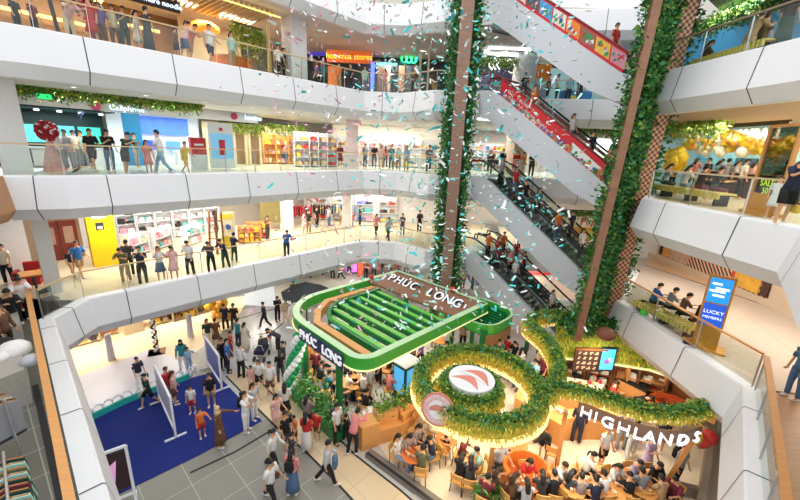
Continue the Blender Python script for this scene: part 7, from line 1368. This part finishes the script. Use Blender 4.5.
p = at(306, 290, 2.2); t = thing('market_umbrella', 'dark grey umbrella canopy behind the green tea stall', 'umbrella', V((p.x, p.y, 0))); mb = MB(); mb.lathe(V((p.x, p.y, 2.0)), [(1.5, 0), (1.0, .3), (.05, .7)], 8); mb.build('canopy', cloth('dark grey'), t); mb = MB(); mb.cyl(V((p.x, p.y, 0)), .04, 2.6, 8); mb.build('pole', dark, t)
for k, (px, py) in enumerate(((600, 346), (612, 347))): p = at(606, 335, 3.6); 
p = at(606, 334, 3.7); mb = MB(); mb.ball(p, .38, 0, 10, (1, 1, .7)); tag(mb.build('rattan_lamp', M('copper_weave', srgb('#7a4a34'), .6, var=.3, scale=20), None, p, smooth=True), 'round brown woven lamp on the leaves above the menu boards', 'lamp')
for px, py in ((418, 275), (396, 273.5)):
    pass
for k, (a, b) in enumerate(((6.1, 6.5), (8.2, 2.4))): p = K(a, b, 3.56); mb = MB(); mb.ball(p, .14, 0, 10); tag(mb.build('balloon', M('red_balloon', srgb('#d23b34'), .3), None, p, smooth=True), 'small red ball lying on the brown PHUC LONG board, %s end' % ('far', 'near')[k], 'ball')
# ceiling downlights seen from below
for k, (px, py, X) in enumerate(((772, 107, 12.4), (796, 113, 12.4), (742, 116, 13.6), (700, 112, 14))):
    r_ = ray(px, py); t_ = (12.32-CAMZ)/r_.z; p = V((r_.x*t_, r_.y*t_, 12.30)); mb = MB(); mb.cyl(p, .1, .03, 12); tag(mb.build('downlight', black, None, p), 'small square dark downlight in the wooden soffit of the right fourth level', 'lamp', 'soffit downlights')
for l, zc in (('5', 17.0), ('4', 12.3)):
    for k in range(6): p = bl(1+2.4*k, 1.9, zc-.01); mb = MB(); mb.cyl(p, .09, .03, 12); tag(mb.build('downlight', whglow, None, p), 'small round white downlight in the pale gallery ceiling', 'lamp', 'gallery downlights')
t = thing('exit_sign', 'small green lit exit sign hanging in the greenery at the upper left', 'sign', bl(.25, 3.2, 12.0)); mb = MB(); mb.box(bl(.25, 3.2, 11.85), (.42, .06, .18), BLZ); mb.build('box', M('green_exit', srgb('#1fbf6a'), emit=1.5), t)


mb = MB()
for a, b in zip(mw, mw[1:]): d = b-a; q_ = Vector((d.y, -d.x, 0)).normalized()*-.9; mb.bar(Vector((a.x, a.y, .85))+q_, Vector((b.x, b.y, .85))+q_, .1, 1.7)
struct('wall_back', mb, wood_mat('walnut_panel', srgb('#7c5334'), srgb('#a0754c'), 0, 1.))
for k in range(4):
    p = mw[0].lerp(mw[-1], .22+.2*k)+V((0, .45, 0)); p.z = 0; shelf_unit(0, 0, 0, .95, 1.55, 'back bar shelf of cups and bottles below the moss wall, %s from the left' % ('first', 'second', 'third', 'fourth')[k], 3, 2, [PROD[4], PROD[3], PROD[0], PROD[5]], oakd, 'cups on the back bar', 'cup or bottle on the back bar shelves below the moss wall', pos=p, rz=-.15-.12*k)
o = EXTRA.build('merchandise', PROD); tag(o, 'rows of small packages filling the shop shelves behind the front ones', 'goods', None, 'stuff')
# ---------------- confetti in the air ----------------
CF = [('teal', M('teal_foil', srgb('#3fc0c0'), .3, .3)), ('white', M('white_foil', srgb('#e9f2f2'), .35, .1)), ('pink', M('pink_foil', srgb('#e6a3b4'), .35, .2)), ('mint', M('mint_foil', srgb('#9fdcd2'), .3, .2))]
def strip_mesh(mb, p, s, m=0):
    d = V((rnd.gauss(0, 1), rnd.gauss(0, 1), rnd.gauss(0, .6))).normalized(); x = d.cross(V((rnd.gauss(0, 1), rnd.gauss(0, 1), 1))).normalized()*s*.32; n = d.cross(x).normalized()*s*rnd.uniform(-.3, .3)
    q = [p-d*s, p-d*s*.3+n, p+d*s*.35+n, p+d*s]; vs = [a+e for a in q for e in (-x, x)]; e_ = d.cross(x).normalized()*.002
    mb.add(vs+[v+e_ for v in vs], [(0, 1, 3, 2), (2, 3, 5, 4), (4, 5, 7, 6), (10, 11, 9, 8), (12, 13, 11, 10), (14, 15, 13, 12)], m)
def cpos():
    while True:
        px, py = rnd.gauss(440, 75), rnd.uniform(-5, 330)
        if rnd.random() < .35: px = rnd.uniform(270, 560)
        D_ = rnd.uniform(7, 19); r = ray(px, py).normalized(); p = r*D_+V((0, 0, CAMZ))
        if p.z > 3.9 and p.y < 19 and px < 590: return px, p
cand = sorted([cpos() for _ in range(2300)], key=lambda c: c[1].length)
def ccol(px): return rnd.choice((2, 2, 1, 1, 0)) if px < 385 else rnd.choice((0, 0, 1, 1, 3))
for px, p in cand[:290]:
    k = ccol(px); mb = MB(); strip_mesh(mb, p, rnd.uniform(.035, .06)+.0022*p.length); tag(mb.build('confetti', CF[k][1], None, p), '%s foil confetti strip floating in mid air in the atrium' % CF[k][0], 'confetti', CF[k][0]+' confetti in the air')
mb = MB()
for px, p in cand[290:]: strip_mesh(mb, p, rnd.uniform(.045, .085), ccol(px))
o = mb.build('confetti_shower', [m for _, m in CF]); tag(o, 'shower of smaller distant teal, white and pink confetti in the atrium', 'confetti', None, 'stuff')

# lettering becomes plain mesh
bpy.context.view_layer.update(); dg = bpy.context.evaluated_depsgraph_get(); _tm = [(o, bpy.data.meshes.new_from_object(o.evaluated_get(dg))) for o in TEXTS]
for o, me in _tm:
    nm, par, loc, rot = o.name.split('.')[0], o.parent, o.location.copy(), o.rotation_euler.copy(); cu = o.data; m_ = cu.materials[0]; bpy.data.objects.remove(o)
    n_ = bpy.data.objects.new(nm, me); COL.objects.link(n_); n_.parent = par; n_.location = loc; n_.rotation_euler = rot
    if not me.materials: me.materials.append(m_)
